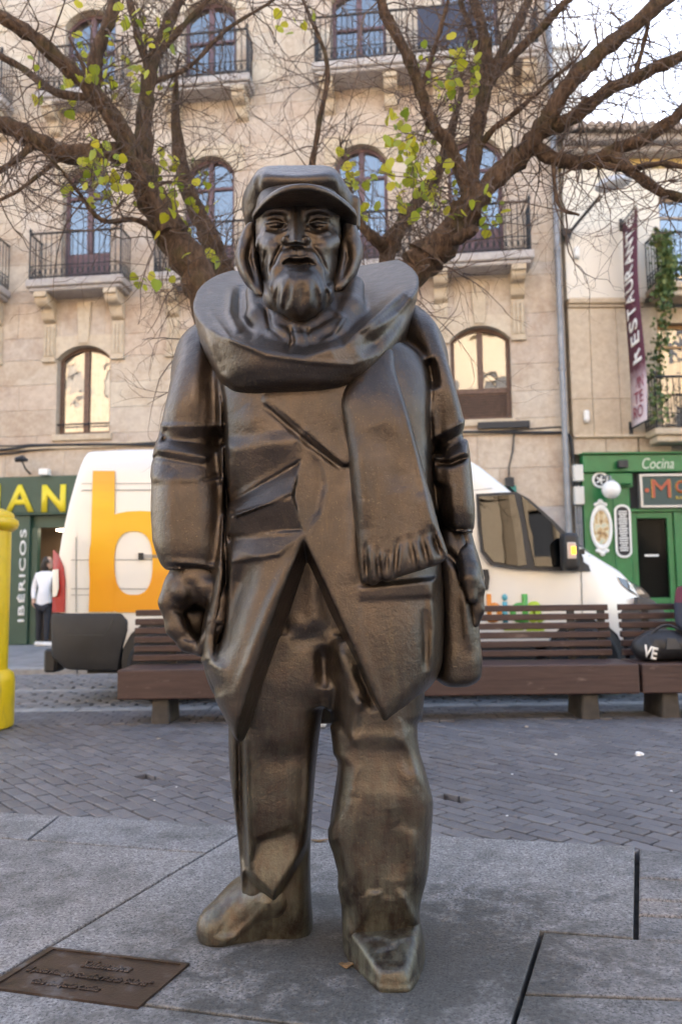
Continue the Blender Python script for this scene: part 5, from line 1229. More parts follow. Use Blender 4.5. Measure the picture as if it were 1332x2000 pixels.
# woman in white going into the shop
wp = G(84, 1262, .072); wx, wy = wp.x, wp.y
wm = tag(empty('person', (wx, wy, .072)), 'person in a white coat and dark trousers at the shop doorway', 'person'); z0 = .072
skin_body('coat', {'h': (V3(wx, wy, z0 + .72), (.17, .13)), 'p': (V3(wx, wy, z0 + .90), (.165, .125)), 'w': (V3(wx + .02, wy, z0 + 1.08), (.145, .115)), 'c': (V3(wx + .03, wy, z0 + 1.28), (.165, .12)), 'n': (V3(wx + .045, wy, z0 + 1.42), (.055, .055)),
    's1': (V3(wx + .20, wy - .02, z0 + 1.34), .06), 'e1': (V3(wx + .24, wy - .06, z0 + 1.08), .052), 'h1': (V3(wx + .30, wy - .20, z0 + .95), .04), 's2': (V3(wx - .13, wy, z0 + 1.34), .06), 'e2': (V3(wx - .20, wy + .02, z0 + 1.08), .052), 'h2': (V3(wx - .17, wy - .06, z0 + .88), .042)},
    [('h', 'p'), ('p', 'w'), ('w', 'c'), ('c', 'n'), ('c', 's1'), ('s1', 'e1'), ('e1', 'h1'), ('c', 's2'), ('s2', 'e2'), ('e2', 'h2')], M_COAT, wm, root=1)
L = {'p': (V3(wx, wy, z0 + .80), (.14, .11))}; E = []
for s_, dx, dy in ((-1, -.10, .05), (1, .10, -.10)):
    L['t%d' % s_] = (V3(wx + s_ * .08, wy, z0 + .74), .085); L['k%d' % s_] = (V3(wx + dx * .9, wy + dy * .6, z0 + .44), .062); L['a%d' % s_] = (V3(wx + dx, wy + dy, z0 + .09), .048); E += [('p', 't%d' % s_), ('t%d' % s_, 'k%d' % s_), ('k%d' % s_, 'a%d' % s_)]
    g_ = Sculpt((wx + dx - .16, wy + dy - .16, .05), (wx + dx + .16, wy + dy + .16, .25), .006); g_.cap((wx + dx - .03, wy + dy, z0 + .045), (wx + dx + .10, wy + dy, z0 + .038), .045, .04, 'u', .02); g_.planes([((0, 0, z0 + .001), (0, 0, -1))], 'i', .006); g_.skin('shoe', wm, M_SHOEW)
skin_body('trousers', L, E, M_BLKT, wm); head_on(wm, (wx + .07, wy, z0 + 1.58), (1, .3, -.05), 1); hand_mesh(wm, (wx + .31, wy - .21, z0 + .945), (.5, -.6, -.4), (0, .3, -1)); hand_mesh(wm, (wx - .17, wy - .065, z0 + .87), (.1, -.1, -1), (.9, 0, .1))
# ================================================================== black bag on the bench
ba = tag(empty('sports_bag', (P(1290, 1290, YB + .2).x, YB + .2, zs)), 'black sports bag with white lettering lying on the bench', 'bag')
M_BAG = simple('black_nylon', (.016, .016, .019), .5, var=.3, scale=20, bump=.3, bscale=30)
bc = np.array((P(1298, 1262, YB + .2).x, YB + .2, zs + .135), np.float32); g_ = Sculpt(bc - np.array((.36, .22, .19)), bc + np.array((.36, .22, .24)), .0065)
g_.ell(bc - np.array((.02, 0, .01)), (.25, .14, .125), 'u', .03); g_.ell(bc + np.array((-.15, 0, -.05)), (.10, .13, .085), 'u', .05); g_.ell(bc + np.array((.16, 0, -.03)), (.13, .14, .10), 'u', .05)
g_.stroke([(1252, 1250), (1262, 1236), (1290, 1230), (1325, 1236)], 5, .012, 0, 8, 1); g_.stroke([(1282, 1250), (1290, 1285)], 5, -.010, 0, 8, 1); g_.stroke([(1262, 1240), (1275, 1262), (1272, 1288)], 4, -.010, 0, 8, 1)
g_.planes([((0, 0, zs + .002), (0, 0, -1))], 'i', .01); g_.skin('body', ba, M_BAG)
m = MB(); m.tube([tuple(bc + np.array((-.16 + .32 * i / 10, -.06, .06 + .10 * math.sin(math.pi * i / 10)))) for i in range(11)], .012, 6); m.build('handle', M_BAG, ba, smooth=True)
m = MB(); m.prism([(bc[0] - .05, bc[2] - .03), (bc[0] + .07, bc[2] - .03), (bc[0] + .03, bc[2] + .06), (bc[0] - .04, bc[2] + .06)], bc[1] - .150, bc[1] - .142); m.build('side_pocket', M_GREYP, ba, bevel=.002)
me = fit_text('VE', .11, .10, .002, .03); me.transform(Matrix.Translation((bc[0] - .235, bc[1] - .118, bc[2] - .085)) @ Matrix.Rotation(R(-38), 4, 'Z') @ Matrix.Rotation(R(14), 4, 'Y')); link('lettering', me, ba, M_WHITE)
# ================================================================== litter on the paving
def crumple(name, p_, s_, label, mat, seed, n=26, flat=.5):
    q = random.Random(seed); bm = bmesh.new(); bmesh.ops.create_icosphere(bm, subdivisions=2, radius=1)
    for v_ in bm.verts: v_.co *= q.uniform(.6, 1.1); v_.co.z = v_.co.z * flat + flat * .8; v_.co *= s_; v_.co += Vector((p_.x, p_.y, -.002))
    me = bpy.data.meshes.new(name); bm.to_mesh(me); bm.free(); return tag(link(name, me, None, mat), label, 'litter')
M_PAPER = simple('white_paper', (.75, .74, .73), .8)
crumple('crumpled_tissue', G(1247, 1476), .030, 'crumpled white tissue on the dark pavers at right', M_PAPER, 1)
crumple('paper_scrap', G(1085, 1474), .010, 'tiny white scrap left of the crumpled tissue', M_PAPER, 2); crumple('paper_scrap', G(1028, 1420), .014, 'small pale scrap in front of the right bench', simple('tan_paper', (.55, .45, .35), .8), 3); crumple('paper_scrap', G(310, 1443), .016, 'small tan scrap in front of the bench leg at left', bpy.data.materials['tan_paper'], 4, flat=.3)
for i, (u, v, s_, lb) in enumerate(((345, 1537, .007, 'white speck on the pavers left of the statue'), (302, 1563, .007, 'white speck nearest the slabs left of the statue'), (1000, 1512, .008, 'pale speck on the pavers right of the statue'), (1310, 1545, .008, 'pale speck on the pavers at the right edge'), (990, 1593, .007, 'pale speck near the slab edge right of the statue'))): crumple('paper_speck', G(u, v), s_, lb, M_PAPER, 10 + i, flat=.4)

t = NT('dead_leaf'); t.set(color=(.16, .10, .05), rough=.8)
for i, (u, v, lb) in enumerate(((624, 1643, 'curled dead leaf on the slab between the statue feet'), (676, 1887, 'small dead leaf beside the near shoe of the statue'))):
    p_ = G(u, v, .008); q = random.Random(i); V = [(p_.x + (.030 - .014 * i) * math.cos(a) * (1 + .3 * math.cos(2 * a)), p_.y + .014 * math.sin(a), p_.z + .006 * abs(math.cos(a)) + .003 * q.random()) for a in np.linspace(0, 6.0, 12)]
    V2 = [(x, y, z - .0015) for x, y, z in V]; n = len(V); tag(link('dead_leaf', mesh('dead_leaf', V + V2, [tuple(range(n)), tuple(range(2*n-1, n-1, -1))] + [(j, n+j, n+(j+1) % n, (j+1) % n) for j in range(n)]), None, t.m), lb, 'leaf')
# ================================================================== the two pollarded trees behind the statue
t = NT('bark'); p_ = t.pos(); a_ = t.noise(t.mapping(p_, (1, 1, .35)), 24, 6, .7, .5); b_ = t.noise(p_, 5, 4); r_ = t.ramp(a_, [(.30, (.036, .025, .018)), (.5, (.125, .078, .052)), (.72, (.24, .155, .100))])
g_ = t.math('MULTIPLY', t.ramp(b_, [(.52, 0), (.7, .5)]), t.ramp(t.sep(p_)[2], [(0, 1), (1, 1)])); t.set(color=t.mix(g_, r_, (.075, .080, .030)), rough=.85, spec=.2); t.bump(t.math('ADD', a_, t.math('MULTIPLY', t.noise(p_, 70, 4, .7), .5)), 1.0, .045); M_BARK = t.m
M_TWIG = simple('twig_bark', (.110, .076, .060), .8, var=.35, scale=3)
t = NT('yellow_leaf'); r_ = t.rnd(); col = t.ramp(r_, [(0, (.24, .32, .03)), (.35, (.40, .43, .03)), (.8, (.52, .48, .03)), (1, (.16, .25, .03))])
tr = t.new('ShaderNodeBsdfTranslucent'); t.l.new(col, tr.inputs[0]); mx = t.new('ShaderNodeMixShader'); mx.inputs[0].default_value = .45; t.set(color=col, rough=.5); t.l.new(t.b.outputs[0], mx.inputs[1]); t.l.new(tr.outputs[0], mx.inputs[2]); t.l.new(mx.outputs[0], t.n['Material Output'].inputs[0]); M_LEAF = t.m
lv = [(0, 0, 0), (.018, -.004, .0), (.036, .010, .006), (.040, .030, .008), (.026, .055, .005), (0, .078, -.004), (-.026, .055, .005), (-.040, .030, .008), (-.036, .010, .006), (-.018, -.004, .0), (0, .028, -.004)]
LEAF = mesh('leaf', lv, [(10, i, i + 1) for i in range(0, 9)] + [(10, 9, 0)], True); LEAF.materials.append(M_LEAF)
def smooth_path(pts, n=5):
    q = [Vector(p_) for p_ in pts]; out = []
    for i in range(len(q) - 1):
        a, b, c_, d = q[max(i-1, 0)], q[i], q[i+1], q[min(i+2, len(q)-1)]
        for k_ in range(n):
            s_ = k_ / n; out.append(.5 * ((2*b) + (-a + c_)*s_ + (2*a - 5*b + 4*c_ - d)*s_*s_ + (-a + 3*b - 3*c_ + d)*s_**3))
    return out + [q[-1]]
class Tree:
    def __init__(s, name, base, label, seed):
        s.o = tag(empty(name, base), label, 'tree', 'pollarded trees behind the statue'); s.rng = random.Random(seed); s.limbs = []; s.tw = MB(); s.ends = []
    def limb(s, pts, r0, r1, name='branch', parent=None, sides=10):
        """pts (u, v, depth)"""
        q = smooth_path([P(*p_) for p_ in pts]); rg = s.rng; tail = 0
        if name == 'branch' and r1 > .009 and not (r0 < .04 and r1 > .03):            # each limb thins out to a tip
            d_ = (q[-1] - q[-3]).normalized(); tail = 8; L_ = 9 * r1 + .35
            for k_ in range(tail): d_ = (d_ + Vector((rg.gauss(0, .10), rg.gauss(0, .10), rg.gauss(.03, .10)))).normalized(); q.append(q[-1] + d_ * L_ / tail)
        n = len(q) - tail
        q = [p_ + Vector((rg.gauss(0, r1 * .10), rg.gauss(0, r1 * .10), rg.gauss(0, r1 * .10))) if 0 < i < n - 1 else p_ for i, p_ in enumerate(q)]
        rad = [(r0 + (r1 - r0) * i / (n - 1) if i < n else r1 + (.005 - r1) * (i - n + 1) / tail) * (1 + .10 * math.sin(i * 1.7 + r0 * 50) + rg.uniform(-.10, .10) + (.22 if rg.random() < .10 else 0)) for i in range(len(q))]
        m = MB(); m.tube(q, rad, sides); o = m.build(name, M_BARK, parent or s.o, smooth=True, angle=80); s.limbs.append((q, rad)); return o
    def twig(s, p0, d, L, r_, depth=0):
        rg = s.rng; n = 7; q = [Vector(p0)]; d = d.normalized(); curl = Vector((rg.gauss(0, .34), rg.gauss(0, .34), rg.gauss(0, .32))); droop = rg.uniform(-.04, .16)
        for i in range(n):
            d = (d + curl * .35 + Vector((rg.gauss(0, .22), rg.gauss(0, .22), rg.gauss(0, .22) - droop * .35))).normalized(); q.append(q[-1] + d * L / n)
        rad = [r_ * (1 - .75 * i / n) for i in range(n + 1)]; s.tw.tube(q, rad, 4 if depth == 0 else 3, False)
        if depth < 2:
            for k_ in range(rg.choice((2, 3, 3, 4)) if depth == 0 else rg.choice((1, 2, 2))):
                i = rg.randint(2, n); nd = (q[i] - q[i-1]).normalized() + Vector((rg.gauss(0, .7), rg.gauss(0, .5), rg.gauss(0, .6))); s.twig(q[i], nd, L * rg.uniform(.35, .65), rad[min(i, n)] * .75 + .0006, depth + 1)
        if depth > 0: s.ends.append((q[-1], d)); s.ends.append((q[n // 2], d))
    def grow(s, n, skip=8, lo=.28, hi=.85, rmax=.0062):
        rg = s.rng; tot = [sum((q[i+1] - q[i]).length for i in range(len(q) - 1)) for q, _ in s.limbs]
        for _ in range(n):
            q, rad = rg.choices(s.limbs, tot)[0]; i = rg.randint(1, len(q) - 2)
            if q[i].z < 2.2: continue
            ax_ = (q[i+1] - q[i]).normalized(); rnd_ = Vector((rg.gauss(0, 1), rg.gauss(0, .8), rg.gauss(0, 1))); d = (rnd_ - ax_ * rnd_.dot(ax_) * .7); d.z += .15
            s.twig(q[i] + d.normalized() * rad[i] * .7, d, rg.uniform(lo, hi), rg.uniform(.0035, rmax))
    def finish(s, n_leaf, zones):
        o = s.tw.build('twigs', M_TWIG, s.o); o['kind'] = 'stuff'; rg = s.rng; k_ = 0
        def score(e):
            p_ = e[0]; dep = p_.y * math.cos(PITCH) + (p_.z - CAM_H) * math.sin(PITCH); u = 666 + FPX * p_.x / dep; v = 1000 - FPX * ((p_.z - CAM_H) * math.cos(PITCH) - p_.y * math.sin(PITCH)) / dep
            return min(math.hypot((u - zu) / zr, (v - zv) / zr2) + rg.uniform(0, 4.2) for zu, zv, zr, zr2 in zones)
        for p_, d in sorted(s.ends, key=score)[:n_leaf]:
            l_ = bpy.data.objects.new('leaf', LEAF); C.objects.link(l_); l_.parent = s.o; l_.matrix_parent_inverse = world_of(s.o).inverted()
            sc_ = rg.uniform(.5, .95); l_.matrix_basis = Matrix.Translation(p_ + Vector((rg.gauss(0, .012), rg.gauss(0, .012), rg.gauss(-.01, .012)))) @ Euler((R(rg.gauss(-100, 38)), R(rg.gauss(0, 35)), rg.uniform(-1.3, 1.3))).to_matrix().to_4x4() @ Matrix.Scale(sc_, 4)
D = 4.9
bA = G(540, 1490); TA = Tree('pollarded_tree', (P(540, 1480, D).x, D, 0), 'leaning knotted tree on the left whose trunk rises behind the statue shoulder', 5)
ta = TA.limb([(540, 1500, D), (528, 1300, D), (500, 1000, D), (455, 740, D), (408, 600, D), (372, 520, D), (325, 440, D), (290, 370, D), (262, 300, D)], .155, .082, 'trunk', None, 14)
for pts, r0, r1 in (([(275, 330, D), (235, 250, 4.8), (190, 190, 4.7), (120, 120, 4.6), (50, 62, 4.5), (-40, 5, 4.4)], .066, .034), ([(262, 300, D), (200, 297, 4.8), (130, 302, 4.75), (75, 275, 4.7), (0, 240, 4.65), (-80, 225, 4.6)], .060, .045),
                    ([(185, 195, 4.72), (186, 120, 4.75), (212, 45, 4.8), (235, -40, 4.85)], .046, .034), ([(278, 330, D), (284, 230, 5.0), (292, 150, 5.05), (312, 85, 5.1), (350, 5, 5.2), (375, -50, 5.3)], .062, .030),
                    ([(292, 140, 5.05), (270, 70, 5.0), (248, -20, 5.0)], .030, .022), ([(305, 110, 5.1), (350, 60, 5.1), (405, 2, 5.15)], .026, .015), ([(326, 452, 4.80), (292, 372, 4.79), (258, 310, 4.78), (222, 252, 4.75)], .042, .030),
                    ([(62, 285, 4.7), (25, 318, 4.65), (-30, 350, 4.6)], .026, .016), ([(190, 190, 4.7), (110, 180, 4.8), (40, 130, 4.9), (-30, 95, 4.9)], .030, .018), ([(300, 160, 5.05), (370, 130, 5.15), (440, 60, 5.3), (520, 10, 5.4)], .018, .010),
                    ([(130, 300, 4.75), (90, 330, 4.7), (40, 370, 4.6), (-20, 400, 4.5)], .016, .009), ([(590, 620, 5.8), (600, 400, 5.8), (620, 260, 5.8), (640, 130, 5.8), (600, 20, 5.8)], .030, .014), ([(330, 470, D), (270, 430, 4.7), (200, 430, 4.6), (150, 370, 4.5)], .020, .010)):
    TA.limb(pts, r0, r1)
TA.limb([(470, 640, 5.7), (440, 540, 5.7), (405, 455, 5.7), (372, 385, 5.7), (350, 300, 5.7)], .095, .05)
TA.grow(560)
TA.finish(270, [(340, 360, 90, 80), (200, 330, 60, 80), (170, 600, 40, 40), (390, 500, 40, 60), (290, 530, 50, 50), (600, 40, 40, 30), (200, 100, 150, 100), (270, 20, 20, 20)])
TB = Tree('pollarded_tree', (P(740, 1480, D).x, D, 0), 'spreading knotted tree on the right reaching over the lamp and banner', 9)
TB.limb([(740, 1500, D), (738, 1200, D), (740, 900, D), (748, 700, D), (772, 575, D), (815, 520, D), (860, 478, D), (900, 430, D), (918, 395, D)], .150, .082, 'trunk', None, 14)
for pts, r0, r1 in (([(912, 405, D), (960, 355, 4.85), (1010, 310, 4.8), (1048, 265, 4.75), (1072, 225, 4.7), (1110, 165, 4.65), (1170, 105, 4.6), (1240, 48, 4.55), (1320, -20, 4.5)], .072, .040), ([(1050, 262, 4.75), (1125, 225, 4.7), (1185, 178, 4.65), (1245, 150, 4.6), (1332, 108, 4.55), (1400, 80, 4.5)], .045, .034),
                    ([(1040, 285, 4.78), (1085, 312, 4.75), (1150, 316, 4.7), (1205, 290, 4.65), (1265, 268, 4.6), (1340, 212, 4.5)], .046, .036), ([(1190, 298, 4.66), (1240, 342, 4.6), (1295, 376, 4.55), (1360, 392, 4.5)], .036, .024), ([(915, 400, D), (922, 330, 4.95), (932, 250, 5.0), (945, 180, 5.0), (948, 100, 5.05), (938, 40, 5.05), (915, -30, 5.1)], .058, .030),
                    ([(944, 185, 5.0), (978, 110, 5.05), (1012, 45, 5.1), (1045, -30, 5.15)], .040, .028), ([(950, 168, 5.0), (1005, 105, 4.95), (1062, 48, 4.9), (1118, -10, 4.85)], .034, .024), ([(918, 385, D), (880, 290, 4.8), (842, 238, 4.75), (822, 180, 4.7), (792, 100, 4.65), (752, 28, 4.6), (735, -30, 4.55)], .046, .026),
                    ([(760, 590, 5.6), (758, 490, 5.6), (795, 425, 5.6), (850, 345, 5.6), (875, 280, 5.6)], .075, .036), ([(758, 490, 5.6), (730, 465, 5.5), (706, 440, 5.5), (690, 400, 5.5)], .045, .022), ([(880, 470, 4.84), (905, 462, 4.74), (926, 446, 4.68)], .036, .034), ([(930, 300, 5.0), (960, 255, 4.9), (1000, 225, 4.85), (1050, 180, 4.8)], .024, .014),
                    ([(820, 185, 4.7), (850, 90, 4.7), (870, 20, 4.7), (880, -30, 4.7)], .016, .010), ([(1080, 320, 4.75), (1090, 400, 4.6), (1130, 420, 4.5)], .014, .008), ([(1240, 150, 4.6), (1262, 60, 4.6), (1275, -10, 4.6)], .016, .010), ([(1155, 316, 4.7), (1220, 330, 4.6), (1290, 320, 4.5), (1360, 330, 4.4)], .022, .014), ([(945, 180, 5.0), (930, 90, 5.1), (905, 20, 5.2), (890, -30, 5.2)], .024, .016)):
    TB.limb(pts, r0, r1)
TB.grow(560)
TB.finish(250, [(760, 330, 90, 60), (830, 360, 70, 60), (780, 250, 70, 40), (920, 410, 60, 40), (960, 450, 30, 30), (890, 130, 60, 60), (900, 180, 20, 20), (1262, 268, 14, 14), (700, 380, 40, 40)])
# ================================================================== the bronze statue
statue = empty('bronze_statue', (-0.03, 2.48, 0.0))
tag(statue, 'large bronze statue of a bearded man in flat cap, scarf and long coat', 'statue')

# ---- trousers: pelvis and two legs -----------------------------------------
t = Sculpt((-0.46, 2.12, -0.03), (0.36, 2.86, 1.36), 0.0052)
t.loft([(1000, 470, 800, 2.52, .19), (1150, 470, 800, 2.52, .195), (1260, 462, 800, 2.52, .19), (1330, 462, 790, 2.52, .18), (1365, 520, 740, 2.52, .15)], 2.5)
t.loft([(1240, 470, 640, 2.50, .17), (1330, 455, 637, 2.50, .165), (1420, 450, 626, 2.51, .15), (1500, 452, 617, 2.52, .14), (1560, 459, 612, 2.52, .135), (1620, 466, 608, 2.53, .13),
        (1700, 473, 606, 2.53, .125), (1760, 478, 608, 2.54, .115), (1800, 496, 611, 2.56, .095), (1845, 512, 610, 2.57, .08)], 3.0, k=.03)
t.loft([(1240, 640, 815, 2.45, .17), (1330, 639, 828, 2.44, .165), (1400, 643, 822, 2.43, .15), (1460, 650, 820, 2.42, .145), (1510, 652, 832, 2.41, .15), (1560, 645, 842, 2.41, .15), (1615, 640, 840, 2.42, .15),
        (1700, 654, 832, 2.42, .145), (1760, 666, 818, 2.42, .135), (1820, 668, 818, 2.42, .13)], 3.0, k=.03)
# fly and crotch
t.stroke([(612, 1090), (614, 1215)], 16, .008, taper=.2)
t.stroke([(560, 1222), (600, 1220), (640, 1205)], 16, .008); t.stroke([(565, 1256), (632, 1242)], 18, -.010)
t.stroke([(630, 1260), (634, 1345)], 14, -.03, taper=.3)
t.stroke([(650, 1250), (680, 1310), (715, 1385)], 18, .016); t.stroke([(695, 1300), (735, 1390)], 12, -.012)
# near leg: cloth dragged over the knee, planes of the shin, break over the shoe
t.facet([(650, 1330, -.012), (705, 1372, .018), (690, 1445, .016), (648, 1410, -.026)], 10)
t.facet([(700, 1368, .014), (780, 1385, .014), (785, 1450, .012), (690, 1450, .014)], 18)
t.facet([(688, 1440, .010), (790, 1440, .006), (792, 1540, -.006), (690, 1530, -.006)], 20)
t.facet([(784, 1410, .0), (820, 1410, -.016), (842, 1560, -.002), (812, 1515, .020), (792, 1460, .010)], 10)
t.facet([(770, 1500, -.006), (812, 1512, .014), (838, 1565, .006), (828, 1630, -.004), (780, 1610, -.006)], 14)
t.facet([(650, 1480, -.022), (700, 1500, .004), (684, 1575, .006), (640, 1612, -.018)], 10)
t.stroke([(690, 1560), (692, 1640), (704, 1750)], 20, .008); t.stroke([(654, 1640), (666, 1730)], 12, -.010)
t.stroke([(768, 1580), (776, 1720)], 22, -.010); t.stroke([(804, 1620), (806, 1730)], 12, .006)
t.facet([(690, 1822, -.006), (742, 1745, .014), (722, 1742, .008), (672, 1770, -.006)], 7)
t.facet([(742, 1752, .008), (690, 1830, -.012), (812, 1830, -.012), (778, 1758, .0)], 7)
t.stroke([(776, 1736), (818, 1812)], 9, .010)
# far leg: long front plane with a side ridge, cuff facet
t.stroke([(482, 1420), (484, 1560), (490, 1700)], 6, .012, taper=.1); t.stroke([(468, 1430), (470, 1560), (478, 1700)], 7, -.016, taper=.1)
t.stroke([(500, 1478), (550, 1482), (600, 1466)], 26, -.010)
t.stroke([(604, 1480), (596, 1640)], 9, .008)
t.facet([(484, 1702, .004), (534, 1756, .024), (598, 1650, .006), (570, 1618, -.014), (506, 1640, -.016)], 9)
t.facet([(480, 1706, -.014), (534, 1760, -.016), (530, 1860, -.004), (462, 1860, .0)], 6)
t.facet([(536, 1760, -.022), (600, 1655, -.016), (612, 1860, .0), (536, 1860, -.006)], 7)
t.planes([((0, 0, -.002), (0, 0, -1))], 'i', .006)
t.skin('trousers', statue, M_BRONZE, 0)
# ---- shoes ------------------------------------------------------------------
s = Sculpt((-0.50, 2.26, -0.03), (0.05, 2.78, 0.36), 0.005)
e0, e1 = G(428, 1858), G(612, 1812); ax = (e0 - e1); ln = ax.length; ax.normalize(); sd = Vector((-ax.y, ax.x, 0)); sd = sd if sd.y > 0 else -sd      # near edge of the sole
def FP(a, b, z): q = e1 + ax * a * ln + sd * (b + .082); return np.array((q.x, q.y, z), np.float32)
s.cap(FP(.24, 0, .05), FP(.60, 0, .05), .082, .084, 'u', .04)
s.cap(FP(.55, 0, .045), FP(.90, -.01, .035), .084, .070, 'u', .05)
s.cap(FP(.22, 0, .05), FP(.20, 0, .115), .078, .070, 'u', .04)
s.cap(A3(540, 1735, 2.53), FP(.55, 0, .085), .095, .075, 'u', .05)
s.cap(A3(530, 1752, 2.46), FP(.80, -.005, .065), .045, .040, 'u', .04)
s.facet([(478, 1740, .0), (524, 1762, .004), (470, 1826, .0), (420, 1826, -.010)], 7, 2.7)
s.stroke([(528, 1760), (500, 1792), (455, 1832), (425, 1842)], 6, .007, 0, 2.7)
s.stroke([(405, 1846), (450, 1852), (540, 1834), (608, 1814)], 4, .004, 0, 2.7, taper=.02)
s.planes([((0, 0, -.004), (0, 0, -1))], 'i', .008)
s.skin('shoe', statue, M_BRONZE)
s = Sculpt((-0.10, 2.06, -0.03), (0.34, 2.72, 0.36), 0.005)
s.loft3([(-.02, .105, .112, 2.36, .21), (.03, .105, .118, 2.36, .215), (.07, .105, .112, 2.38, .21), (.12, .105, .10, 2.41, .17), (.20, .105, .10, 2.43, .15), (.30, .10, .095, 2.44, .12)], 3.0)
def shave(s, a, b, c_, out, k=.01):
    q, nn = plane3(a, b, c_, out); s.planes([(q, -nn)], 's', k)
shave(s, A3(732, 1890, 2.160), A3(805, 1890, 2.160), A3(768, 1826, 2.275), (.1, 1.9, .6), .022)            # sloping top of the toe cap
shave(s, np.array(G(676, 1876)), np.array(G(738, 1941)), A3(735, 1892, 2.165), (-.3, 1.9, .05), .022)
shave(s, np.array(G(824, 1905)), np.array(G(806, 1941)), A3(802, 1892, 2.165), (.5, 1.9, .05), .022)
shave(s, A3(735, 1892, 2.160), A3(690, 1850, 2.25), A3(705, 1822, 2.30), (-.3, 1.9, .4), .018)
s.planes([((0, 2.152, .02), (0, -1, 0.10))], 'i', .010)
s.stroke([(706, 1832), (740, 1826), (770, 1836), (800, 1828), (816, 1832)], 5, .007, 0, 2.6, taper=.1)
s.facet([(730, 1860, -.008), (775, 1848, -.008), (785, 1882, -.006), (750, 1888, -.004)], 6, 2.6)
s.stroke([(678, 1876), (740, 1932), (802, 1934), (820, 1906)], 4, .004, 0, 2.6, taper=.02)
s.planes([((0, 0, -.004), (0, 0, -1))], 'i', .008)
s.skin('shoe', statue, M_BRONZE)
# ---- coat with its sleeves ---------------------------------------------------
c = Sculpt((-0.70, 2.02, 0.52), (0.62, 2.92, 1.98), 0.0052)
c.loft([(680, 470, 760, 2.56, .18), (700, 440, 800, 2.55, .235), (740, 424, 836, 2.54, .255), (800, 425, 848, 2.52, .265), (900, 430, 850, 2.51, .25), (1000, 436, 852, 2.50, .25),
        (1050, 430, 855, 2.50, .26), (1110, 420, 858, 2.50, .27), (1150, 414, 862, 2.50, .275), (1250, 396, 862, 2.50, .285), (1330, 386, 856, 2.50, .285), (1420, 392, 846, 2.50, .275), (1440, 396, 840, 2.50, .27)], 2.9)
c.loft([(1120, 500, 800, 2.52, .12), (1200, 470, 812, 2.52, .185), (1300, 450, 815, 2.52, .205), (1460, 430, 815, 2.52, .21)], 2.5, 's', .02)     # hollow under the skirts
# sleeves and sloping shoulders
c.loft([(632, 392, 460, 2.62, .06), (660, 366, 450, 2.60, .11), (720, 346, 442, 2.55, .145), (800, 326, 438, 2.50, .140), (850, 315, 438, 2.50, .132), (900, 303, 438, 2.49, .138), (960, 299, 440, 2.47, .138),
        (1030, 299, 440, 2.45, .128), (1080, 304, 437, 2.44, .12), (1112, 318, 431, 2.44, .108)], 2.6, k=.022)
c.loft([(594, 770, 806, 2.64, .05), (640, 780, 843, 2.60, .12), (700, 806, 864, 2.56, .145), (780, 828, 888, 2.52, .145), (850, 838, 906, 2.52, .14), (900, 840, 914, 2.51, .135), (960, 842, 920, 2.50, .13), (1010, 846, 924, 2.49, .12),
        (1042, 858, 922, 2.49, .10)], 2.6, k=.022)
c.cap(A3(500, 745, 2.62), A3(412, 735, 2.60), .13, .125, 'u', .05)
c.cap(A3(720, 720, 2.62), A3(796, 705, 2.60), .13, .13, 'u', .05)
# hem: the skirts end in two rounded points
q, nn = plane3(A3(378, 1282, 2.30), A3(446, 1418, 2.26), A3(446, 1418, 2.8), (-.6, 2.4, .3)); c.planes([(q, -nn)], 's', .05, (-.7, 2.0, .5), (.0, 2.95, 1.1))
q, nn = plane3(A3(862, 1330, 2.30), A3(752, 1414, 2.26), A3(752, 1414, 2.8), (.5, 2.4, .3)); c.planes([(q, -nn)], 's', .05, (-.1, 2.0, .5), (.62, 2.95, 1.1))
# the open front: two flared cheeks meeting at the button
pa, na = plane3(A3(593, 1040, 2.23), A3(452, 1412, 2.20), A3(497, 1412, 2.36), (.05, 2.3, .8))
pb, nb = plane3(A3(590, 1040, 2.23), A3(758, 1408, 2.20), A3(733, 1408, 2.36), (-.1, 2.3, .8))
c.planes([(pa, -na), (pb, -nb), ((0, 2.62, 0), (0, 1, 0))], 's', .012)
# sleeve boundaries
c.stroke([(428, 730), (437, 790), (440, 860), (443, 1000), (436, 1112)], 4, -.013, 0, 2.55, .08, .25)
c.stroke([(446, 1040), (442, 1130), (432, 1230), (420, 1290)], 6, -.022, 0, 2.5)
c.stroke([(840, 740), (838, 800), (842, 900), (846, 1020)], 7, -.012, 0, 2.55, .08, .3)
# waist folds dragged towards the button
c.facet([(444, 868, .018), (590, 850, .018), (583, 902, .0), (446, 985, -.026)], 18)
c.facet([(446, 982, -.020), (586, 900, -.006), (572, 966, .026), (462, 1008, .036)], 3.5)
c.facet([(448, 1008, .028), (572, 968, .022), (590, 1036, -.008), (448, 1048, -.022)], 3.5)
c.facet([(448, 1048, -.020), (590, 1040, -.006), (545, 1085, .012), (450, 1100, .006)], 5)
c.facet([(600, 880, .0), (622, 900, -.012), (634, 945, -.016), (622, 1000, -.014), (600, 1032, -.004), (576, 985, .006), (574, 930, .006)], 9)
# lapel and the edge of the coat
c.facet([(480, 745, .0), (690, 745, .006), (694, 905, .024), (672, 910, .022)], 4)
c.stroke([(510, 778), (600, 856), (672, 912)], 16, .008, -1, taper=.05)
c.stroke([(516, 792), (596, 862), (668, 916)], 5, -.008, taper=.1)
c.stroke([(648, 790), (690, 900), (692, 1000), (690, 1140)], 12, .012, 0)
# chest
c.stroke([(470, 800), (520, 850), (560, 890)], 26, .010)
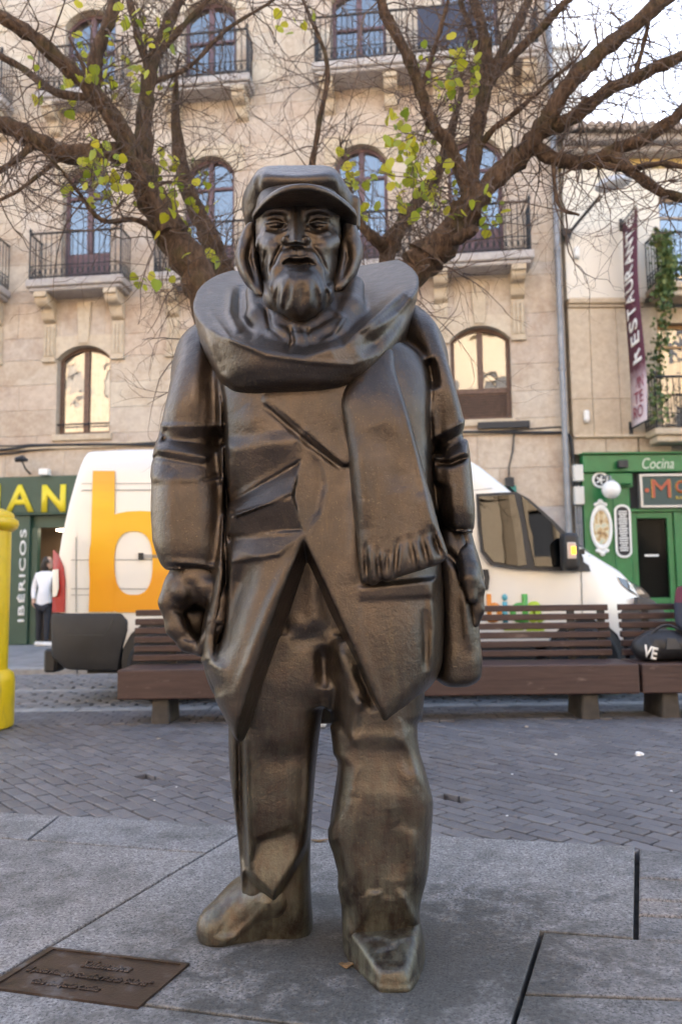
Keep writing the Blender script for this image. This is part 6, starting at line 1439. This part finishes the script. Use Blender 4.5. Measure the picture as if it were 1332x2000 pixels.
# skirts
c.stroke([(490, 1085), (455, 1180), (420, 1300)], 24, -.030, 0); c.stroke([(566, 1090), (520, 1200), (455, 1370)], 10, .012, 0)
c.stroke([(400, 1290), (430, 1360)], 14, -.010)
c.facet([(700, 1148, .012), (850, 1130, .020), (846, 1165, .012), (702, 1172, .0)], 6)
c.facet([(702, 1172, -.004), (846, 1166, .004), (836, 1330, .0), (760, 1395, .0), (712, 1260, -.006)], 10)
c.stroke([(838, 1140), (846, 1230), (840, 1330)], 7, .010); c.stroke([(826, 1190), (832, 1310)], 8, -.006)
# elbow folds, viewer's left
c.facet([(316, 830, .006), (438, 828, .006), (438, 864, -.026), (320, 858, -.014)], 5)
c.facet([(318, 858, -.016), (438, 866, -.024), (406, 896, .011), (308, 872, .008)], 4)
c.facet([(306, 874, .006), (404, 896, .011), (398, 910, -.008), (302, 894, -.008)], 4)
c.facet([(300, 898, -.006), (400, 910, -.008), (438, 922, .003), (436, 940, .004), (299, 940, .004)], 8)
c.stroke([(388, 940), (436, 928)], 5, -.006)
c.facet([(298, 940, -.010), (340, 930, .008), (344, 1120, .008), (300, 1120, -.010)], 12)
c.facet([(346, 660, -.010), (396, 660, .006), (376, 850, .006), (316, 850, -.010)], 14)
# elbow folds, viewer's right
c.facet([(846, 855, .0), (908, 820, .004), (910, 846, -.014), (850, 886, -.022)], 5, 2.55)
c.facet([(850, 888, -.020), (910, 848, -.012), (912, 888, .008), (880, 902, .010)], 5, 2.55)
c.stroke([(850, 905), (880, 905), (914, 890)], 6, -.012, 0, 2.55); c.stroke([(848, 760), (838, 700)], 10, -.015, 0, 2.55)
c.facet([(850, 944, -.006), (886, 950, .0), (884, 1040, .0), (852, 1040, -.022)], 6, 2.55)
# cuffs
c.stroke([(322, 1096), (380, 1100), (432, 1108)], 5, .006, 0); c.stroke([(860, 1040), (892, 1050), (920, 1034)], 5, .006, 0)
c.skin('coat', statue, M_BRONZE, 0)
# ---- shoulder bag ---------------------------------------------------------------
g = Sculpt((0.18, 2.28, 0.58), (0.52, 2.80, 1.34), 0.006)
g.loft([(1030, 858, 905, 2.50, .07), (1080, 850, 915, 2.50, .10), (1150, 846, 922, 2.50, .115), (1250, 846, 934, 2.50, .12), (1300, 846, 937, 2.50, .12), (1325, 850, 932, 2.50, .11), (1338, 862, 915, 2.50, .09)], 2.8)
g.stroke([(866, 1070), (895, 1105), (918, 1145)], 7, -.012); g.stroke([(905, 1150), (916, 1270)], 8, .008); g.stroke([(860, 1140), (862, 1320)], 8, -.006)
g.skin('shoulder_bag', statue, M_BRONZE)
# ---- hands ----------------------------------------------------------------------
h = Sculpt((-0.62, 2.20, 0.70), (-0.26, 2.66, 1.24), 0.004)
h.loft([(1085, 340, 425, 2.43, .075), (1120, 333, 432, 2.43, .08), (1160, 322, 436, 2.44, .085), (1185, 326, 420, 2.46, .07)], 2.3)
h.ell(A3(380, 1150, 2.42), (.084, .078, .062), 'u', .03)
for i, (dy, sc_) in enumerate(((0, 1.0), (.045, 1.0), (.088, .97), (.126, .9))):           # four curled fingers, index nearest
    Yb = 2.385 + dy; e = 4 * i
    h.chain([A3(342 + e, 1140, Yb), A3(332 + e, 1176, Yb), A3(344 + e, 1226, Yb), A3(366 + e, 1256, Yb + .004), A3(390 + e * .4, 1270 - 2 * i, Yb + .006)],
            [.030 * sc_, .031 * sc_, .028 * sc_, .024 * sc_, .017 * sc_], 'u', .016)
h.chain([A3(420, 1130, 2.40), A3(430, 1172, 2.37), A3(424, 1212, 2.355), A3(408, 1250, 2.365), A3(394, 1270, 2.375)], [.034, .031, .028, .023, .016], 'u', .018)
h.ell(A3(381, 1212, 2.50), (.052, .05, .075), 'u', .03)
h.ell(A3(379, 1202, 2.36), (.024, .085, .038), 's', .016, (0, 8, 0))
h.run([(372, 1148), (380, 1172)], .014, 's', .03); h.run([(352, 1158)] * 2, .016, 'u', .025); h.run([(408, 1146)] * 2, .016, 'u', .025)
h.run([(338, 1190), (356, 1196)], .005, 's', .012); h.run([(360, 1244), (372, 1250)], .005, 's', .012); h.run([(414, 1226), (430, 1224)], .005, 's', .012)
h.skin('hand', statue, M_BRONZE)
h = Sculpt((0.30, 2.26, 0.78), (0.54, 2.78, 1.32), 0.004)
h.loft([(1020, 878, 914, 2.49, .06), (1060, 888, 924, 2.49, .068), (1100, 896, 936, 2.48, .075), (1135, 906, 944, 2.48, .075)], 2.4)
for i in range(4):
    Yb = 2.40 + .046 * i; e = -2 * i
    h.chain([A3(918 + e, 1110, Yb), A3(930 + e, 1148, Yb), A3(932 + e, 1190, Yb), A3(927 + e, 1216 - 5 * i, Yb)], [.028, .024, .020, .015], 'u', .012)
h.chain([A3(905, 1085, 2.42), A3(914, 1130, 2.375), A3(920, 1168, 2.37)], [.028, .023, .016], 'u', .018)
h.skin('hand', statue, M_BRONZE)
# ---- scarf: wrapped cowl, with its hanging end -------------------------------------
k = Sculpt((-0.56, 1.98, 1.46), (0.38, 2.96, 2.20), 0.005)
k.loft([(800, 500, 650, 2.42, .13), (786, 466, 700, 2.42, .20), (768, 446, 726, 2.43, .245), (735, 426, 758, 2.46, .298), (695, 404, 782, 2.50, .348), (640, 388, 800, 2.50, .345), (590, 382, 813, 2.50, .34), (545, 384, 815, 2.53, .33), (505, 400, 800, 2.58, .31), (470, 420, 780, 2.62, .27)], 2.5)
rim_f = A3(600, 702, 2.15)
q1, n1 = plane3(rim_f, A3(382, 586, 2.46), A3(560, 528, 2.86), (0, 2.0, 3.0)); q2, n2 = plane3(rim_f, A3(813, 544, 2.48), A3(640, 518, 2.86), (0, 2.0, 3.0))
k.planes([(q1, -n1), (q2, -n2)], 's', .007)
k.ell(A3(588, 610, 2.42), (.145, .17, .115), 's', .03)                               # hollow round the neck
k.chain([A3(500, 575, 2.44), A3(508, 626, 2.36), A3(548, 664, 2.29), A3(600, 672, 2.27), A3(652, 652, 2.29), A3(684, 606, 2.36), A3(690, 560, 2.44)], [.035, .040, .036, .034, .036, .040, .036], 'u', .022)
k.chain([A3(530, 606, 2.39), A3(552, 644, 2.33), A3(592, 656, 2.31), A3(634, 638, 2.33), A3(656, 602, 2.39)], [.05, .05, .05, .05, .05], 'u', .012)
k.stroke([(566, 636), (572, 668), (560, 690)], 5, -.012); k.stroke([(600, 640), (604, 676)], 6, -.010); k.stroke([(520, 600), (528, 640), (560, 665)], 5, -.010)
k.stroke([(640, 600), (672, 620), (650, 655), (620, 668)], 5, .008)
# folds of the wrap
k.stroke([(803, 556), (740, 612), (672, 672)], 9, .014, 0, 2.8); k.stroke([(700, 690), (760, 640), (798, 580)], 16, -.018, 0, 2.8)
k.stroke([(650, 690), (705, 660), (745, 690)], 22, -.012, 0, 2.8)
k.stroke([(452, 556), (448, 610), (470, 650)], 8, .012, 0, 2.8); k.stroke([(470, 556), (468, 620), (500, 660)], 9, -.014, 0, 2.8)
k.stroke([(398, 640), (430, 730), (470, 768)], 10, .008, 0, 2.7); k.stroke([(405, 600), (450, 662), (520, 694), (600, 706), (690, 712), (740, 690)], 5, .006, 0, 2.7)
scarf = k.skin('scarf', statue, M_BRONZE, 0)
k = Sculpt((-0.08, 2.00, 0.94), (0.42, 2.50, 1.78), 0.005)
k.loft([(690, 728, 768, 2.375, .075), (742, 682, 774, 2.335, .085), (780, 664, 784, 2.305, .09), (840, 672, 802, 2.28, .088), (900, 681, 819, 2.265, .08), (1000, 690, 846, 2.255, .078), (1060, 696, 862, 2.25, .082), (1100, 699, 875, 2.25, .085), (1128, 702, 880, 2.25, .075), (1160, 704, 878, 2.25, .05)], 3.4)
shave(k, A3(700, 1152, 2.18), A3(878, 1098, 2.22), A3(700, 1150, 2.6), (.1, 2.3, .6), .03) if False else k.planes([(A3(700, 1152, 2.18), (0.30, 0, -1))], 'i', .025)
k.stroke([(768, 720), (805, 860), (838, 1000), (866, 1080)], 5, .008, 0); k.stroke([(740, 830), (770, 900), (780, 960)], 26, -.012); k.stroke([(700, 850), (716, 1030)], 16, .010)
k.stroke([(820, 960), (840, 1040)], 14, .008)
for u, v0, dv, uu in ((714, 1060, 88, 720), (736, 1066, 82, 746), (757, 1074, 68, 752), (778, 1050, 76, 770), (799, 1044, 70, 812), (821, 1038, 68, 838), (843, 1030, 58, 862)):
    k.stroke([(u, v0), ((u + uu) / 2, v0 + dv * .5), (uu, v0 + dv)], 4.5, -.017, 0, 2.5, .1, .5); k.stroke([(u + 8, v0 + 8), (uu + 9, v0 + dv)], 6, .010, 0, 2.5, .1, .3)
k.skin('scarf_end', scarf, M_BRONZE)
# ---- head: face, beard --------------------------------------------------------------
f = Sculpt((-0.30, 2.06, 1.78), (0.12, 2.66, 2.36), 0.0032)
f.loft([(380, 505, 664, 2.44, .13), (420, 500, 668, 2.43, .142), (460, 500, 667, 2.43, .148), (500, 505, 663, 2.43, .152), (540, 510, 659, 2.42, .160), (575, 516, 654, 2.41, .168), (600, 514, 658, 2.40, .165), (618, 523, 650, 2.395, .152), (636, 542, 634, 2.39, .125), (650, 562, 612, 2.39, .09)], 2.25)
f.cap(A3(588, 590, 2.44), A3(588, 680, 2.50), .085, .10, 'u', .03)                        # neck
# brow, nose, cheekbones as solid masses
f.run([(506, 420), (530, 411), (556, 413)], [.010, .013, .011], 'u', .025); f.run([(602, 413), (630, 409), (656, 420)], [.011, .013, .010], 'u', .025)
yb = float(f.hit(577, 404)[1])
tip, top_ = A3(578, 473, yb - .066), A3(577, 402, yb - .004)
lb_, rb_, lt_, rt_ = A3(550, 478, yb + .010), A3(606, 478, yb + .010), A3(563, 404, yb + .014), A3(592, 404, yb + .014)
ins = A3(578, 450, yb + .02)
def outward(a_, b_, c_): q_, n_ = plane3(a_, b_, c_, ins); return (q_, -n_)
rl, rr_ = (tip + np.array((-.006, 0, 0)), top_ + np.array((-.005, 0, 0))), (tip + np.array((.006, 0, 0)), top_ + np.array((.005, 0, 0)))
f.planes([outward(rl[1], rl[0], lb_), outward(rr_[1], rr_[0], rb_), outward(rl[1], rl[0], rr_[0]), outward(tip, lb_, rb_), ((0, yb + .05, 0), (0, 1, 0)), (A3(577, 398, yb), (0, 0, 1))], 'u', .008, lb_ - .06, rt_ + .08)
f.ell(A3(558, 470, yb - .016), (.011, .020, .012), 'u', .010); f.ell(A3(599, 470, yb - .016), (.011, .020, .012), 'u', .010)
f.run([(515, 472), (532, 478)], .018, 'u', .035); f.run([(632, 476), (650, 470)], .018, 'u', .035)
# eye sockets, then lids and bags
for u, sg in ((539, 1), (620, -1)):
    p0 = f.hit(u, 440)
    f.ell(p0 + np.array((0, -.004, .008)), (.035, .034, .023), 's', .014, (0, -8 * sg, 0))
    f.ell(A3(u, 437, float(p0[1]) + .023), (.028, .018, .0135), 'u', .005)
    f.run([(u - 22, 437), (u, 432), (u + 22, 436)], [.003, .005, .003], 'u', .004); f.run([(u - 17, 439), (u, 437), (u + 17, 438)], .0026, 's', .003)
    f.run([(u - 18, 446), (u, 449), (u + 18, 446)], .003, 'u', .004)
    f.run([(u - 20, 455), (u + sg * 3, 463), (u + 20, 454)], [.004, .007, .004], 'u', .010)
# cheeks: hollow planes and the folds from the nose
f.facet([(505, 480, .0), (545, 480, .006), (532, 560, -.006), (512, 545, -.014)], 6, 2.45); f.facet([(612, 480, .006), (660, 478, .0), (652, 550, -.014), (630, 560, -.006)], 6, 2.45)
f.stroke([(552, 472), (540, 500), (526, 536)], 5, -.008, 0, 2.45); f.stroke([(604, 472), (624, 500), (640, 536)], 5, -.008, 0, 2.45)
# moustache, mouth, lower lip
f.run([(579, 492), (556, 500), (541, 526), (533, 560)], [.009, .012, .011, .007], 'u', .016); f.run([(580, 492), (606, 500), (624, 526), (634, 562)], [.009, .012, .011, .007], 'u', .016)
f.stroke([(579, 482), (579, 500)], 4, -.006, 0, 2.4)
pm = f.hit(582, 514)
f.stroke([(552, 508), (566, 502), (582, 505), (600, 501), (613, 508)], 3.5, .006, 0, 2.4)
f.run([(562, 526), (583, 529), (606, 525)], [.006, .009, .006], 'u', .006, d=.004); f.stroke([(566, 539), (602, 539)], 5, -.008, 0, 2.4)
# beard carved into locks
f.run([(575, 560), (586, 590), (596, 560)], .03, 'u', .05)
for pts in ([(566, 546), (561, 578), (556, 608)], [(592, 550), (590, 584), (588, 616)], [(612, 546), (618, 576), (620, 604)], [(546, 552), (540, 582), (541, 606)], [(632, 552), (639, 578), (634, 604)],
            [(522, 480), (516, 524), (524, 574)], [(508, 462), (506, 512), (514, 562)], [(514, 540), (527, 580), (536, 608)], [(652, 484), (655, 525), (648, 570)], [(663, 474), (663, 520), (655, 562)]):
    f.stroke(pts, 4.5, -.0048, 0, 2.5, taper=.4)
for pts in ([(578, 548), (574, 572), (572, 604)], [(603, 552), (605, 580), (604, 608)], [(556, 556), (550, 585), (548, 608)], [(624, 556), (629, 585), (627, 606)], [(529, 500), (522, 545), (532, 592)],
            [(513, 470), (510, 520), (519, 566)], [(501, 456), (500, 505), (508, 556)], [(658, 500), (652, 548), (642, 590)]):
    f.stroke(pts, 5, .0042, 0, 2.5, taper=.3)
pm = f.hit(582, 500); ym = float(pm[1]); f.chain([A3(550, 519, ym + .012), A3(566, 511, ym + .002), A3(582, 512, ym), A3(600, 510, ym + .002), A3(615, 517, ym + .012)], [.002, .0070, .0085, .0070, .002], 's', .005, flat=(1, 3.0))
f.stroke([(514, 426), (536, 419), (562, 422)], 4.5, -.006, 0, 2.45); f.stroke([(598, 422), (624, 418), (648, 426)], 4.5, -.006, 0, 2.45)
head = f.skin('head', statue, M_BRONZE, 0)
# ---- locks of hair beside the cheeks ---------------------------------------------------
for rows, cut, rid in (([(440, 486, 506, 2.44, .05), (465, 471, 506, 2.45, .052), (500, 461, 508, 2.45, .058), (530, 466, 512, 2.44, .054), (560, 484, 518, 2.42, .048), (588, 505, 526, 2.39, .030)], [(492, 462), (486, 505), (502, 560)], [(474, 470), (468, 505), (484, 555)]),
                       ([(436, 664, 694, 2.44, .05), (462, 662, 702, 2.45, .052), (490, 660, 709, 2.45, .056), (520, 656, 702, 2.44, .052), (548, 650, 690, 2.42, .046), (574, 642, 668, 2.39, .030)], [(676, 466), (680, 505), (668, 548)], [(692, 470), (698, 500), (684, 545)])):
    cc = A3((rows[2][1] + rows[2][2]) / 2, 510, 2.42)
    s = Sculpt(cc - np.array((.11, .13, .17)), cc + np.array((.11, .13, .17)), 0.0036)
    s.loft(rows, 2.3); s.stroke(cut, 5, -.012, 0, 2.5, .05, .4); s.stroke(rid, 7, .005, 0, 2.5, .05, .3)
    s.skin('hair_lock', head, M_BRONZE)
# ---- flat cap with its visor ------------------------------------------------------------
p = Sculpt((-0.36, 2.10, 1.98), (0.14, 2.86, 2.46), 0.004)
zt = float(A3(590, 330, 2.40)[2])
p.ell(A3(584, 388, 2.50), (.172, .230, .105), 'u', .02)
p.ell(A3(584, 362, 2.42), (.150, .185, .066), 'u', .04)
p.loft([(350, 490, 680, 2.50, .20), (385, 474, 694, 2.52, .215), (420, 476, 694, 2.54, .20), (452, 482, 692, 2.55, .18)], 2.4, 'u', .03)
for cx in (466, 700):                                                    # chiselled side planes
    pass
for a, b, cc in (((505, 328, 2.40), (476, 372, 2.40), (505, 330, 2.65)), ((655, 328, 2.40), (690, 380, 2.40), (655, 330, 2.65)), ((520, 330, 2.34), (640, 330, 2.34), (580, 352, 2.262))):
    q, nn = plane3(A3(*a), A3(*b), A3(*cc), A3(*a) + (A3(*b) + A3(*cc) - 2 * A3(584, 400, 2.50)) * .5 + np.array((0, 0, .1)))
    p.planes([(q, -nn)], 's', .03)
p.planes([((0, 2.45, zt), (0, -.10, -1))], 's', .015) if False else p.planes([(A3(585, 327, 2.40), (0, -.06, 1))], 'i', .015)
p.ell(A3(584, 470, 2.42), (.135, .16, .155), 's', .015)                   # room for the head
p.cap(A3(500, 352, 2.33), A3(490, 420, 2.36), .010, .010, 's', .02)
p.cap(A3(672, 352, 2.35), A3(690, 400, 2.38), .010, .008, 's', .02)
p.cap(A3(694, 392, 2.46), A3(692, 440, 2.48), .016, .020, 'u', .02)
p.skin('cap', statue, M_BRONZE); capo = bpy.data.objects['cap']
p = Sculpt((-0.32, 2.08, 2.00), (0.10, 2.56, 2.34), 0.004)
apex = A3(588, 358, 2.165); endz = float(A3(486, 444, 2.36)[2])
xc = float(apex[0]); zc = float(apex[2]); hw = float(A3(690, 420, 2.34)[0] - A3(487, 440, 2.34)[0]) / 2
def visor(x, y, z):
    q = np.clip(np.abs(x - xc - .002) / hw, 0, 1.4)
    arch = zc - .010 - (zc - endz - .02) * q ** 2.3 + (y - 2.165) * 0.10
    yf = 2.160 + .17 * q ** 2.2
    return smax(smax(np.abs(z - arch) - .011, yf - y, .012), smax(y - 2.46, np.abs(x - xc - .002) - hw * 1.02, .01), .01)
p.op(visor, (-.32, 2.08, 2.0), (.10, 2.56, 2.34), 'u', .005)
p.skin('visor', capo, M_BRONZE)
